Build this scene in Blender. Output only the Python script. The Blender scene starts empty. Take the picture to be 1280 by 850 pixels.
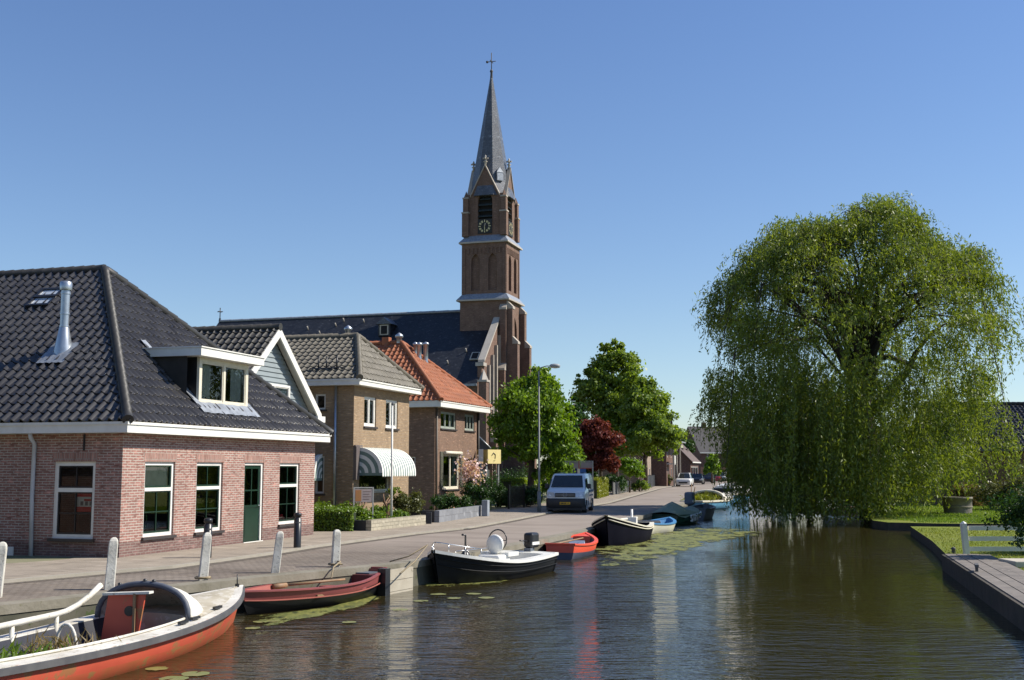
import bpy, bmesh, math, random
import numpy as np
from mathutils import Vector, Matrix

random.seed(7)
rng = np.random.default_rng(7)
R = math.radians
sc = bpy.context.scene
col = sc.collection

# ------------------------------------------------------------------ camera, sky, sun, exposure
EYE = 2.16
PITCH = R(6.34)
FPX = 1450.0
cam_d = bpy.data.cameras.new('camera')
cam_d.sensor_width = 36.0
cam_d.lens = 36.0 * FPX / 1280.0
cam_d.clip_start = 0.1
cam_d.clip_end = 4000
cam = bpy.data.objects.new('camera', cam_d)
cam.location = (0, 0, EYE)
cam.rotation_euler = (R(90) + PITCH, 0, 0)
col.objects.link(cam)
sc.camera = cam

SUN_AZ = R(4)      # measured from +X towards +Y
SUN_EL = R(43)
world = bpy.data.worlds.new('World')
sc.world = world
world.use_nodes = True
wn = world.node_tree
sky = wn.nodes.new('ShaderNodeTexSky')
sky.sky_type = 'NISHITA'
sky.sun_disc = False
sky.sun_elevation = SUN_EL
sky.sun_rotation = R(90) - SUN_AZ
sky.altitude = 0
sky.air_density = 1.0
sky.dust_density = 0.15
sky.ozone_density = 2.2
bg = wn.nodes['Background']
bg.inputs['Strength'].default_value = 0.09
# clean spring air: the real sky near the horizon is pale blue, not yellow
_tc = wn.nodes.new('ShaderNodeTexCoord'); _sx = wn.nodes.new('ShaderNodeSeparateXYZ'); wn.links.new(_tc.outputs['Generated'], _sx.inputs[0])
_cr = wn.nodes.new('ShaderNodeValToRGB'); wn.links.new(_sx.outputs[2], _cr.inputs[0])
_cr.color_ramp.elements[0].position = 0.0; _cr.color_ramp.elements[0].color = (.86, .95, 1.08, 1)
_cr.color_ramp.elements[1].position = .45; _cr.color_ramp.elements[1].color = (.8, .92, 1.15, 1)
_e = _cr.color_ramp.elements.new(.12); _e.color = (.88, .94, 1.04, 1)
_mx = wn.nodes.new('ShaderNodeMix'); _mx.data_type = 'RGBA'; _mx.blend_type = 'MULTIPLY'; _mx.inputs[0].default_value = 1
wn.links.new(sky.outputs[0], _mx.inputs[6]); wn.links.new(_cr.outputs[0], _mx.inputs[7])
wn.links.new(_mx.outputs[2], bg.inputs['Color'])

sun_d = bpy.data.lights.new('sun', 'SUN')
sun_d.energy = 5.0
sun_d.angle = R(0.53)
sun_d.color = (1.0, 0.93, 0.82)
sun = bpy.data.objects.new('sun', sun_d)
sdir = Vector((math.cos(SUN_EL) * math.cos(SUN_AZ), math.cos(SUN_EL) * math.sin(SUN_AZ), math.sin(SUN_EL)))
sun.rotation_euler = (-sdir).to_track_quat('-Z', 'Y').to_euler()
sun.location = (60, 0, 60)
col.objects.link(sun)

sc.view_settings.view_transform = 'Standard'
sc.view_settings.look = 'None'
sc.view_settings.gamma = 1
sc.view_settings.exposure = 0.5
sc.view_settings.use_curve_mapping = False
sc.cycles.max_bounces = 6
sc.cycles.transparent_max_bounces = 12
sc.cycles.caustics_reflective = False
sc.cycles.caustics_refractive = False
sc.cycles.sample_clamp_indirect = 4

# ------------------------------------------------------------------ measuring helpers
FWD = Vector((0, math.cos(PITCH), math.sin(PITCH)))
UP = Vector((0, -math.sin(PITCH), math.cos(PITCH)))
CAM = Vector((0, 0, EYE))
def ray(px, py):
    return Vector((1, 0, 0)) * ((px - 640) / FPX) + UP * ((425 - py) / FPX) + FWD
def at(px, py, z=0.0):
    d = ray(px, py); t = (z - EYE) / d.z
    return CAM + d * t
def atY(px, py, Y):
    d = ray(px, py)
    return CAM + d * (Y / d.y)
STREET = R(73.0)          # the direction the house fronts run in
E = Vector((math.cos(STREET), math.sin(STREET), 0))
IN = Vector((-math.sin(STREET), math.cos(STREET), 0))
WZ = -0.55                # water level
LZ = -0.22                # right bank level

# ------------------------------------------------------------------ materials
def _nt(name):
    m = bpy.data.materials.new(name); m.use_nodes = True
    nt = m.node_tree
    return m, nt, nt.nodes['Principled BSDF']
def nd(nt, t, **kw):
    n = nt.nodes.new(t)
    for k, v in kw.items():
        if k in n.inputs: n.inputs[k].default_value = v
        else: setattr(n, k, v)
    return n
def rgba(c): return (c[0], c[1], c[2], 1)
def mix(nt, fac, a, b, mode='MIX'):
    n = nt.nodes.new('ShaderNodeMix'); n.data_type = 'RGBA'; n.blend_type = mode
    for sock, v in ((n.inputs[0], fac), (n.inputs[6], a), (n.inputs[7], b)):
        if isinstance(v, (int, float)): sock.default_value = v
        elif isinstance(v, tuple): sock.default_value = rgba(v)
        else: nt.links.new(v, sock)
    return n.outputs[2]
def ramp(nt, fac, p0, p1):
    n = nt.nodes.new('ShaderNodeMapRange')
    n.inputs[1].default_value = p0; n.inputs[2].default_value = p1
    nt.links.new(fac, n.inputs[0]); return n.outputs[0]
def noise(nt, scale, detail=4, vec=None, rough=.55):
    n = nd(nt, 'ShaderNodeTexNoise', Scale=scale, Detail=detail, Roughness=rough)
    if vec: nt.links.new(vec, n.inputs['Vector'])
    return n.outputs[0]
def coords(nt, kind='Object'):
    return nt.nodes.new('ShaderNodeTexCoord').outputs[kind]
def mapped(nt, vec, scale=(1, 1, 1), rot=(0, 0, 0)):
    n = nt.nodes.new('ShaderNodeMapping'); nt.links.new(vec, n.inputs[0])
    n.inputs['Scale'].default_value = scale; n.inputs['Rotation'].default_value = rot
    return n.outputs[0]
def bump(nt, b, height, strength, dist=.01):
    n = nd(nt, 'ShaderNodeBump', Strength=strength, Distance=dist)
    nt.links.new(height, n.inputs['Height']); nt.links.new(n.outputs[0], b.inputs['Normal'])

def M(name, c1, c2=None, scale=3, rough=.6, metal=0, bmp=0, bscale=None, spots=None, spec=.5, coat=0):
    """painted or plain surface; c2 = second tone blended by noise; spots = (colour, amount, scale) wear"""
    m, nt, b = _nt(name)
    c2 = c2 or tuple(x * .8 for x in c1)
    v = coords(nt)
    f = ramp(nt, noise(nt, scale, 5, v), .35, .68)
    c = mix(nt, f, c1, c2)
    if spots:
        g = noise(nt, spots[2], 6, v, .7)
        c = mix(nt, ramp(nt, g, .72 - spots[1], .76 - spots[1]), c, spots[0])
    nt.links.new(c, b.inputs['Base Color'])
    b.inputs['Roughness'].default_value = rough; b.inputs['Metallic'].default_value = metal
    b.inputs['Specular IOR Level'].default_value = spec
    if coat: b.inputs['Coat Weight'].default_value = coat
    if bmp: bump(nt, b, noise(nt, bscale or scale * 6, 5, v), bmp, .02)
    return m

def brick(name, c1, c2, mortar, w=.215, h=.064, ms=.009, stain=.25, bscale=1.0, rough=.85, dark=None, off=.5, vecrot=0, mottle=(.6, .35)):
    m, nt, b = _nt(name)
    uv = coords(nt, 'UV')
    if vecrot: uv = mapped(nt, uv, rot=(0, 0, R(vecrot)))
    n = nt.nodes.new('ShaderNodeTexBrick'); nt.links.new(uv, n.inputs['Vector'])
    n.offset = off
    n.inputs['Color1'].default_value = rgba(c1); n.inputs['Color2'].default_value = rgba(c2)
    n.inputs['Mortar'].default_value = rgba(mortar)
    n.inputs['Scale'].default_value = 1; n.inputs['Mortar Size'].default_value = ms
    n.inputs['Mortar Smooth'].default_value = .15; n.inputs['Bias'].default_value = 0
    n.inputs['Brick Width'].default_value = w; n.inputs['Row Height'].default_value = h
    g = ramp(nt, noise(nt, .9, 5, uv), .3, .75)
    c = mix(nt, g, n.outputs[0], mix(nt, 1.0, n.outputs[0], tuple([1 - stain] * 3), 'MULTIPLY'))
    gs = ramp(nt, noise(nt, 1, 4, mapped(nt, uv, (1.6, .22, 1)), .6), .5, .78)
    c = mix(nt, gs, c, mix(nt, 1.0, c, tuple([1 - stain * 1.1] * 3), 'MULTIPLY'))
    # individual odd bricks
    g2 = noise(nt, 1, 1, mapped(nt, uv, (1 / w * .9, 1 / h * .9, 1)))
    c = mix(nt, ramp(nt, g2, .55, .72), c, dark or tuple(x * mottle[0] for x in c1))
    g3 = noise(nt, 1, 1, mapped(nt, uv, (1 / w * .7, 1 / h * .7, 3)))
    c = mix(nt, ramp(nt, g3, .6, .8), c, tuple(min(1, x * (1 + mottle[1]) + .03) for x in c1))
    nt.links.new(c, b.inputs['Base Color'])
    b.inputs['Roughness'].default_value = rough
    b.inputs['Specular IOR Level'].default_value = .3
    inv = nt.nodes.new('ShaderNodeMath'); inv.operation = 'SUBTRACT'; inv.inputs[0].default_value = 1
    nt.links.new(n.outputs[1], inv.inputs[1])
    add = nt.nodes.new('ShaderNodeMath'); add.operation = 'MULTIPLY_ADD'
    nt.links.new(noise(nt, 40, 3, uv), add.inputs[0]); add.inputs[1].default_value = .5
    nt.links.new(inv.outputs[0], add.inputs[2])
    bump(nt, b, add.outputs[0], .5 * bscale, .008)
    return m

def tile_mat(name, c1, c2, moss=None, rough=.3, spec=.5, moss_amt=.0, bmp=.1, coat=0):
    m, nt, b = _nt(name)
    uv = coords(nt, 'UV')
    f = ramp(nt, noise(nt, 1, 1, mapped(nt, uv, (2.6, 2.2, 1))), .35, .65)
    c = mix(nt, f, c1, c2)
    f2 = ramp(nt, noise(nt, .5, 6, uv), .4, .7)
    c = mix(nt, f2, c, tuple(x * .75 for x in c1))
    if moss:
        g = noise(nt, 1.4, 7, uv, .75)
        c = mix(nt, ramp(nt, g, .66 - moss_amt, .74 - moss_amt), c, moss)
    nt.links.new(c, b.inputs['Base Color'])
    rr = nt.nodes.new('ShaderNodeMapRange'); nt.links.new(noise(nt, 3, 4, uv), rr.inputs[0])
    rr.inputs[3].default_value = rough * .7; rr.inputs[4].default_value = rough * 1.4
    nt.links.new(rr.outputs[0], b.inputs['Roughness'])
    b.inputs['Specular IOR Level'].default_value = spec
    if bmp: bump(nt, b, noise(nt, 30, 3, uv), bmp, .01)
    if coat: b.inputs['Coat Weight'].default_value = coat; b.inputs['Coat Roughness'].default_value = .2
    return m

def leaf_mat(name, c1, c2, trans=.35, gloss=.035):
    m, nt, b = _nt(name)
    nt.nodes.remove(b)
    out = nt.nodes['Material Output']
    geo = nt.nodes.new('ShaderNodeNewGeometry')
    v = coords(nt)
    f = nt.nodes.new('ShaderNodeMath'); f.operation = 'MULTIPLY_ADD'
    nt.links.new(geo.outputs['Random Per Island'], f.inputs[0]); f.inputs[1].default_value = .55
    nt.links.new(ramp(nt, noise(nt, .7, 3, v), .35, .9), f.inputs[2])
    f.use_clamp = True
    c = mix(nt, f.outputs[0], c1, c2)
    d = nt.nodes.new('ShaderNodeBsdfDiffuse'); nt.links.new(c, d.inputs[0])
    t = nt.nodes.new('ShaderNodeBsdfTranslucent')
    nt.links.new(mix(nt, 1.0, c, (1.5, 1.45, .6), 'MULTIPLY'), t.inputs[0])
    g = nt.nodes.new('ShaderNodeBsdfGlossy'); g.inputs['Roughness'].default_value = .45
    g.inputs[0].default_value = (.8, .8, .8, 1)
    s1 = nt.nodes.new('ShaderNodeMixShader'); s1.inputs[0].default_value = trans
    nt.links.new(d.outputs[0], s1.inputs[1]); nt.links.new(t.outputs[0], s1.inputs[2])
    s2 = nt.nodes.new('ShaderNodeMixShader'); s2.inputs[0].default_value = gloss
    nt.links.new(s1.outputs[0], s2.inputs[1]); nt.links.new(g.outputs[0], s2.inputs[2])
    nt.links.new(s2.outputs[0], out.inputs[0])
    return m

def glass_mat(name, tint=(.75, .8, .78), ior=1.5, boost=1.6):
    m, nt, b = _nt(name)
    nt.nodes.remove(b); out = nt.nodes['Material Output']
    fr = nd(nt, 'ShaderNodeFresnel', IOR=ior)
    mu = nt.nodes.new('ShaderNodeMath'); mu.operation = 'MULTIPLY'; mu.use_clamp = True
    nt.links.new(fr.outputs[0], mu.inputs[0]); mu.inputs[1].default_value = boost
    tr = nt.nodes.new('ShaderNodeBsdfTransparent'); tr.inputs[0].default_value = rgba(tint)
    gl = nt.nodes.new('ShaderNodeBsdfGlossy'); gl.inputs['Roughness'].default_value = .01
    s = nt.nodes.new('ShaderNodeMixShader')
    nt.links.new(mu.outputs[0], s.inputs[0]); nt.links.new(tr.outputs[0], s.inputs[1]); nt.links.new(gl.outputs[0], s.inputs[2])
    nt.links.new(s.outputs[0], out.inputs[0])
    return m

# ------------------------------------------------------------------ mesh helper
class MB:
    def __init__(s): s.v = []; s.f = []; s.m = []; s.s = []
    def add(s, vs, fs, mi=0, smooth=False):
        o = len(s.v); s.v += [tuple(x) for x in vs]
        for f in fs: s.f.append([o + i for i in f]); s.m.append(mi); s.s.append(smooth)
        return s
    def box(s, x0, x1, y0, y1, z0, z1, mi=0, tf=None):
        vs = [(x, y, z) for z in (z0, z1) for y in (y0, y1) for x in (x0, x1)]
        if tf: vs = [tf(*p) for p in vs]
        fs = [(0, 2, 3, 1), (4, 5, 7, 6), (0, 1, 5, 4), (2, 6, 7, 3), (0, 4, 6, 2), (1, 3, 7, 5)]
        return s.add(vs, fs, mi)
    def poly(s, pts, mi=0): return s.add(pts, [list(range(len(pts)))], mi)
    def prism(s, pts, vec, mi=0, top=None):
        n = len(pts); vec = Vector(vec)
        a = [Vector(p) for p in pts]; b = [p + vec for p in a]
        fs = [list(range(n))[::-1], [n + i for i in range(n)]] + [[i, (i + 1) % n, n + (i + 1) % n, n + i] for i in range(n)]
        return s.add(a + b, fs, mi)
    def tube(s, pts, rad, n=8, mi=0, cap=True, smooth=True):
        pts = [Vector(p) for p in pts]
        if not hasattr(rad, '__len__'): rad = [rad] * len(pts)
        rings = []; ref = None
        for i, p in enumerate(pts):
            d = (pts[min(i + 1, len(pts) - 1)] - pts[max(i - 1, 0)])
            if d.length < 1e-9: d = Vector((0, 0, 1))
            d.normalize()
            if ref is None: ref = Vector((0, 0, 1)) if abs(d.z) < .9 else Vector((1, 0, 0))
            a = d.cross(ref)
            if a.length < 1e-6: a = d.cross(Vector((0, 1, 0)))
            a.normalize(); b = d.cross(a); ref = -b if abs(d.dot(b)) < .9 else ref
            rings.append([p + (a * math.cos(2 * math.pi * k / n) + b * math.sin(2 * math.pi * k / n)) * rad[i] for k in range(n)])
        vs = [q for r in rings for q in r]; fs = []
        for i in range(len(rings) - 1):
            for k in range(n):
                fs.append([i * n + k, i * n + (k + 1) % n, (i + 1) * n + (k + 1) % n, (i + 1) * n + k])
        s.add(vs, fs, mi, smooth)
        if cap:
            o = len(s.v) - len(vs)
            s.f.append([o + k for k in range(n)][::-1]); s.m.append(mi); s.s.append(False)
            s.f.append([o + (len(rings) - 1) * n + k for k in range(n)]); s.m.append(mi); s.s.append(False)
        return s
    def lathe(s, prof, c=(0, 0, 0), n=16, mi=0, smooth=True, sx=1, sy=1):
        vs = [(c[0] + r * math.cos(2 * math.pi * k / n) * sx, c[1] + r * math.sin(2 * math.pi * k / n) * sy, c[2] + z) for r, z in prof for k in range(n)]
        fs = [[i * n + k, i * n + (k + 1) % n, (i + 1) * n + (k + 1) % n, (i + 1) * n + k] for i in range(len(prof) - 1) for k in range(n)]
        return s.add(vs, fs, mi, smooth)
    def grid(s, rows, mi=0, smooth=True, closed=False):
        n = len(rows[0]); vs = [p for r in rows for p in r]
        kk = n if closed else n - 1
        fs = [[i * n + k, i * n + (k + 1) % n, (i + 1) * n + (k + 1) % n, (i + 1) * n + k] for i in range(len(rows) - 1) for k in range(kk)]
        return s.add(vs, fs, mi, smooth)
    def build(s, name, mats, parent=None, bevel=0, merge=0, uv=True, recalc=False):
        me = bpy.data.meshes.new(name)
        me.from_pydata([tuple(p) for p in s.v], [], s.f)
        if not isinstance(mats, (list, tuple)): mats = [mats]
        for m in mats: me.materials.append(m)
        me.polygons.foreach_set('material_index', s.m)
        me.polygons.foreach_set('use_smooth', s.s)
        if bevel or merge or recalc:
            bm = bmesh.new(); bm.from_mesh(me)
            if merge: bmesh.ops.remove_doubles(bm, verts=bm.verts, dist=merge)
            if recalc: bmesh.ops.recalc_face_normals(bm, faces=bm.faces)
            if bevel:
                es = [e for e in bm.edges if len(e.link_faces) == 2 and e.calc_face_angle(0) > .5]
                bmesh.ops.bevel(bm, geom=es, offset=bevel, segments=2, profile=.5, affect='EDGES')
            bm.to_mesh(me); bm.free()
        me.update()
        if uv: auto_uv(me)
        o = bpy.data.objects.new(name, me); col.objects.link(o)
        if parent: o.parent = parent
        return o

def auto_uv(me):
    uvl = me.uv_layers.new(name='UVMap')
    nl = len(me.loops); lv = np.empty(nl, int); me.loops.foreach_get('vertex_index', lv)
    co = np.empty(len(me.vertices) * 3); me.vertices.foreach_get('co', co); co = co.reshape(-1, 3)
    npoly = len(me.polygons)
    nr = np.empty(npoly * 3); me.polygons.foreach_get('normal', nr); nr = nr.reshape(-1, 3)
    tot = np.empty(npoly, int); me.polygons.foreach_get('loop_total', tot)
    n = np.repeat(nr, tot, axis=0); p = co[lv]
    t = np.stack([-n[:, 1], n[:, 0], np.zeros(nl)], 1); tl = np.linalg.norm(t, axis=1)
    flat = tl < .3
    t[~flat] /= tl[~flat][:, None]; t[flat] = (1, 0, 0)
    bt = np.cross(n, t); bt[flat] = (0, 1, 0)
    u = np.stack([(p * t).sum(1), (p * bt).sum(1)], 1)
    uvl.data.foreach_set('uv', u.ravel().astype(np.float32))

def tag(o, label=None, cat=None, group=None, kind=None):
    if label: o['label'] = label
    if cat: o['category'] = cat
    if group: o['group'] = group
    if kind: o['kind'] = kind
    return o
def thing(name, label, cat, loc=(0, 0, 0), rz=0, group=None):
    o = bpy.data.objects.new(name, None); o.empty_display_size = .3
    o.location = loc; o.rotation_euler = (0, 0, rz); col.objects.link(o)
    return tag(o, label, cat, group)
def struct(o): o['kind'] = 'structure'; return o
KIDS = {}
def copy_tree(o, parent=None):
    c = o.copy(); col.objects.link(c)
    if parent: c.parent = parent
    for ch in list(o.children): copy_tree(ch, c)
    return c

def ico_blob(mb, c, r, mi=0, n=10, sz=1.0, jit=0):
    prof = [(math.sin(math.pi * i / 6) * r + 1e-4, -math.cos(math.pi * i / 6) * r * sz) for i in range(7)]
    mb.lathe(prof, c, n, mi)
# ------------------------------------------------------------------ shared materials
WHITE = M('white_paint', (.74, .73, .68), (.66, .65, .6), 4, .45, spots=((.38, .36, .3), .02, 7))
WHITE_OLD = M('old_white_paint', (.66, .64, .57), (.44, .42, .36), 3.5, .7, bmp=.4, bscale=20, spots=((.25, .24, .2), .13, 16))
CREAM = M('cream_paint', (.68, .64, .52), (.6, .56, .45), 4, .45, spots=((.3, .27, .2), .03, 6))
BLACKP = M('black_paint', (.014, .015, .018), (.022, .022, .024), 3, .35)
DARKGREEN = M('dark_green_paint', (.006, .026, .015), (.008, .032, .018), 3, .3)
ZINC = M('zinc', (.42, .46, .5), (.34, .37, .41), 6, .35, .75)
STEEL = M('galvanised_steel', (.4, .41, .41), (.3, .31, .31), 5, .45, .6)
LEAD = M('lead_flashing', (.3, .33, .37), (.2, .22, .25), 5, .5, .3, bmp=.3)
GLASS = glass_mat('window_glass')
CONC = M('weathered_concrete', (.23, .21, .165), (.16, .145, .105), 1.6, .9, bmp=.5, bscale=14, spots=((.15, .14, .09), .1, 9))
CONC_L = M('pale_concrete', (.42, .39, .33), (.33, .31, .26), 2, .85, bmp=.3, bscale=20, spots=((.16, .15, .11), .06, 6))
STONE = M('pale_stone', (.5, .46, .38), (.38, .35, .29), 1.5, .8, bmp=.2)
BRASS = M('gilded_metal', (.75, .62, .32), (.6, .5, .25), 4, .4, .6)
CURTAIN = M('curtain_cloth', (.55, .54, .5), (.45, .44, .4), 6, .9)
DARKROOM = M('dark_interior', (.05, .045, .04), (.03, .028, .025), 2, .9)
BARK = M('bark', (.1, .075, .055), (.05, .04, .03), 5, .95, bmp=.8, bscale=18)
BARK_W = M('willow_bark', (.055, .045, .035), (.03, .025, .02), 4, .95, bmp=.8, bscale=12)
RUBBER = M('rubber', (.02, .02, .02), (.03, .03, .03), 5, .8)
ROPE = M('rope', (.3, .24, .15), (.2, .16, .1), 20, .9)
EARTH = M('soil', (.06, .045, .03), (.04, .03, .02), 4, .95, bmp=.5)
RED_FL = M('red_petals', (.6, .03, .03), (.45, .02, .03), 9, .6)

# ------------------------------------------------------------------ ground outlines
EDGE = [(-40, -45), (-12.3, 12.6), (-8.3, 18.9), (-5.25, 23.7), (-2.85, 26.9), (-.6, 32.2), (.75, 36.4), (2.3, 41.2), (4.75, 50.5), (6.8, 58.5), (12.2, 80), (20.7, 115), (34.4, 184), (58, 330), (150, 1500)]
def shift_line(pts, d):
    """offset a polyline to the right of its direction (towards the water)"""
    out = []
    for i, p in enumerate(pts):
        a = Vector(pts[max(0, i - 1)]); b = Vector(pts[min(len(pts) - 1, i + 1)])
        t = (b - a).normalized(); out.append((p[0] + t.y * d, p[1] - t.x * d))
    return out
def dens(pts, step=2.0, jit=0):
    out = []
    for a, b in zip(pts, pts[1:]):
        n = max(1, int((Vector(b) - Vector(a)).length / step)) if (Vector(b) - Vector(a)).length < 120 else 4
        for k in range(n):
            t = k / n
            out.append((a[0] + (b[0] - a[0]) * t + random.uniform(-jit, jit), a[1] + (b[1] - a[1]) * t))
    out.append(pts[-1]); return out
QUAY = shift_line(EDGE, .32)
SW = [(-60, 5)] + [tuple(at(x, y).xy) for x, y in ((0, 729), (130, 717), (210, 710.5), (327, 694.6), (393, 684), (515, 668), (582, 661), (637, 651), (700, 638.5), (759, 629), (823, 611), (866, 603.5))] + [(33, 215), (55, 340), (140, 1500)]

m_road, nt, b = _nt('street_clinkers')
v = coords(nt, 'Object')
vr = mapped(nt, v, rot=(0, 0, R(28)))
br = nt.nodes.new('ShaderNodeTexBrick'); nt.links.new(vr, br.inputs['Vector'])
for k, x in (('Color1', (.25, .215, .18, 1)), ('Color2', (.195, .165, .14, 1)), ('Mortar', (.1, .085, .065, 1)), ('Scale', 1), ('Mortar Size', .009), ('Brick Width', .21), ('Row Height', .105), ('Bias', 0)): br.inputs[k].default_value = x
f = ramp(nt, noise(nt, .35, 6, v, .6), .35, .68)
c = mix(nt, f, br.outputs[0], mix(nt, 1, br.outputs[0], (.7, .69, .68), 'MULTIPLY'))
fp = ramp(nt, noise(nt, .22, 1, mapped(nt, vr, (1, 3.2, 1)), .4), .56, .6)
c = mix(nt, ramp(nt, noise(nt, 2.2, 6, v, .7), .5, .8), c, mix(nt, 1, br.outputs[0], (1.25, 1.2, 1.1), 'MULTIPLY'))
# further on the clinkers give way to plain worn paving
sx = nt.nodes.new('ShaderNodeSeparateXYZ'); nt.links.new(v, sx.inputs[0])
c = mix(nt, ramp(nt, sx.outputs[1], 30, 36), c, mix(nt, f, (.235, .2, .17), (.28, .24, .205)))
c = mix(nt, fp, c, mix(nt, 1, c, (.86, .85, .85), 'MULTIPLY'))
c = mix(nt, ramp(nt, noise(nt, 5, 5, v, .75), .62, .7), c, mix(nt, 1, c, (.8, .8, .78), 'MULTIPLY'))
nt.links.new(c, b.inputs['Base Color']); b.inputs['Roughness'].default_value = .9
b.inputs['Specular IOR Level'].default_value = .25
bump(nt, b, br.outputs[1], -.5, .006)
m_pave = brick('pavement_slabs', (.345, .295, .235), (.3, .255, .205), (.16, .14, .11), .6, .3, .008, .25, vecrot=17, mottle=(.85, .12))
m_kerb = M('kerb_stone', (.33, .3, .25), (.27, .25, .2), 3, .9, bmp=.2)
m_ground = M('garden_ground', (.2, .19, .12), (.12, .14, .06), .2, .95)

# street: one sheet from the quay to the horizon
mb = MB(); q = dens(QUAY, 3)
mb.poly([(x, y, 0) for x, y in q] + [(-1500, 1500, 0), (-1500, -45, 0)])
struct(mb.build('street', m_road))
# coping
mb = MB()
qa = dens(EDGE[:12], 1.5); qb = shift_line(qa, .34)
for i in range(len(qa) - 1):
    a0, a1, b0, b1 = qa[i], qa[i + 1], qb[i], qb[i + 1]
    g = .004
    mb.add([(a0[0], a0[1], .03), (a1[0], a1[1], .03), (b1[0], b1[1], .02), (b0[0], b0[1], .02), (b0[0], b0[1], -.13), (b1[0], b1[1], -.13)],
           [(0, 3, 2, 1), (3, 4, 5, 2)])
    mb.add([(a0[0], a0[1], .03), (a1[0], a1[1], .03), (a1[0], a1[1], -.05), (a0[0], a0[1], -.05)], [(0, 1, 2, 3)])
struct(mb.build('quay_coping', CONC))
mb = MB()
for a, b_ in zip(q, q[1:]):
    mb.poly([(a[0], a[1], -.02), (a[0], a[1], -1.6), (b_[0], b_[1], -1.6), (b_[0], b_[1], -.02)])
m_wallq = M('quay_wall_stone', (.12, .11, .08), (.06, .06, .04), 1.2, .9, bmp=.6, spots=((.05, .07, .02), .12, 3))
struct(mb.build('quay_wall', m_wallq))
# pavement: a low raised strip between the street and the plots
sw = dens(SW[:-2], 3); inner = shift_line(sw, -3.4)
mb = MB(); kb = MB()
for i in range(len(sw) - 1):
    a0, a1 = sw[i], sw[i + 1]; b0, b1 = inner[i], inner[i + 1]
    mb.poly([(a0[0], a0[1], .06), (a1[0], a1[1], .06), (b1[0], b1[1], .06), (b0[0], b0[1], .06)][::1])
ks = shift_line(sw, .13)
for i in range(len(sw) - 1):
    a0, a1 = sw[i], sw[i + 1]; b0, b1 = ks[i], ks[i + 1]
    kb.add([(a0[0], a0[1], .064), (a1[0], a1[1], .064), (b1[0], b1[1], .064), (b0[0], b0[1], .064), (b0[0], b0[1], -.01), (b1[0], b1[1], -.01)], [(0, 3, 2, 1), (3, 4, 5, 2)])
struct(mb.build('pavement', m_pave)); struct(kb.build('kerb', m_kerb))
m_gut = brick('gutter_bricks', (.17, .14, .115), (.13, .11, .09), (.07, .065, .045), .2, .1, .012, .35, vecrot=17)
gb = MB(); g0 = ks; g1 = shift_line(sw, .42)
for i in range(len(sw) - 1): gb.poly([(g0[i][0], g0[i][1], .004), (g0[i + 1][0], g0[i + 1][1], .004), (g1[i + 1][0], g1[i + 1][1], .004), (g1[i][0], g1[i][1], .004)][::-1])
struct(gb.build('street_gutter', m_gut))
m_moss = M('mossy_joint', (.07, .075, .035), (.14, .125, .085), 2.5, .95, bmp=.4)
gb = MB(); g0 = shift_line(qa, -.07)
for i in range(len(qa) - 1): gb.poly([(g0[i][0], g0[i][1], .005), (g0[i + 1][0], g0[i + 1][1], .005), (qa[i + 1][0], qa[i + 1][1], .005), (qa[i][0], qa[i][1], .005)][::-1])
struct(gb.build('quay_joint', m_moss))
# ground of the plots behind the pavement
mb = MB(); oo = inner
mb.poly([(x, y, .05) for x, y in oo] + [(-300, 300, .05), (-300, 0, .05)])
struct(mb.build('plot_ground', m_ground))

# right bank
m_lawn, nt, b = _nt('lawn_grass')
v = coords(nt)
c = mix(nt, ramp(nt, noise(nt, .5, 5, v), .35, .65), (.13, .18, .02), (.21, .24, .045))
c = mix(nt, ramp(nt, noise(nt, 6, 5, v, .75), .45, .8), c, (.2, .22, .06))
nt.links.new(c, b.inputs['Base Color']); b.inputs['Roughness'].default_value = .9
b.inputs['Specular IOR Level'].default_value = .15
bump(nt, b, noise(nt, 25, 6, v, .8), .9, .06)
RB1 = [tuple(at(x, y, LZ).xy) for x, y in ((1187, 697), (1165, 676), (1138, 658))]
RBN = [(-3, -45), (2.2, 0), (8.35, 18.2)] + RB1 + [(26, 47.2), (60, 48), (60, -45)]
mb = MB(); mb.poly([(x, y, LZ) for x, y in RBN[::-1]][::-1]); struct(mb.build('near_lawn', m_lawn))
mb = MB()
rq = RBN[:-2]
for a, b_ in zip(rq, rq[1:]):
    mb.poly([(a[0], a[1], LZ), (b_[0], b_[1], LZ), (b_[0], b_[1], -1.6), (a[0], a[1], -1.6)])
m_board = M('dark_bank_boards', (.07, .055, .04), (.03, .028, .02), 2.5, .85, bmp=.5, spots=((.06, .08, .02), .1, 4))
struct(mb.build('near_bank_edge', m_board))
FL = [tuple(at(x, y, LZ).xy) for x, y in ((1250, 655.5), (1180, 655), (1110, 653.5), (1091, 651), (1086, 646), (1080, 641))]
FLN = [(60, FL[0][1] - .6)] + FL + [(22.5, 71), (26, 84), (33, 115), (48, 184), (78, 330), (190, 1500), (1500, 1500), (1500, 53)]
mb = MB(); mb.poly([(x, y, LZ + .02) for x, y in FLN][::-1]); struct(mb.build('far_lawn', m_lawn))
mb = MB()
for a, b_ in zip(FLN[:-2], FLN[1:-2]):
    mb.poly([(a[0], a[1], LZ + .02), (b_[0], b_[1], LZ + .02), (b_[0], b_[1], -1.6), (a[0], a[1], -1.6)])
struct(mb.build('far_bank_edge', m_board))

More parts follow.
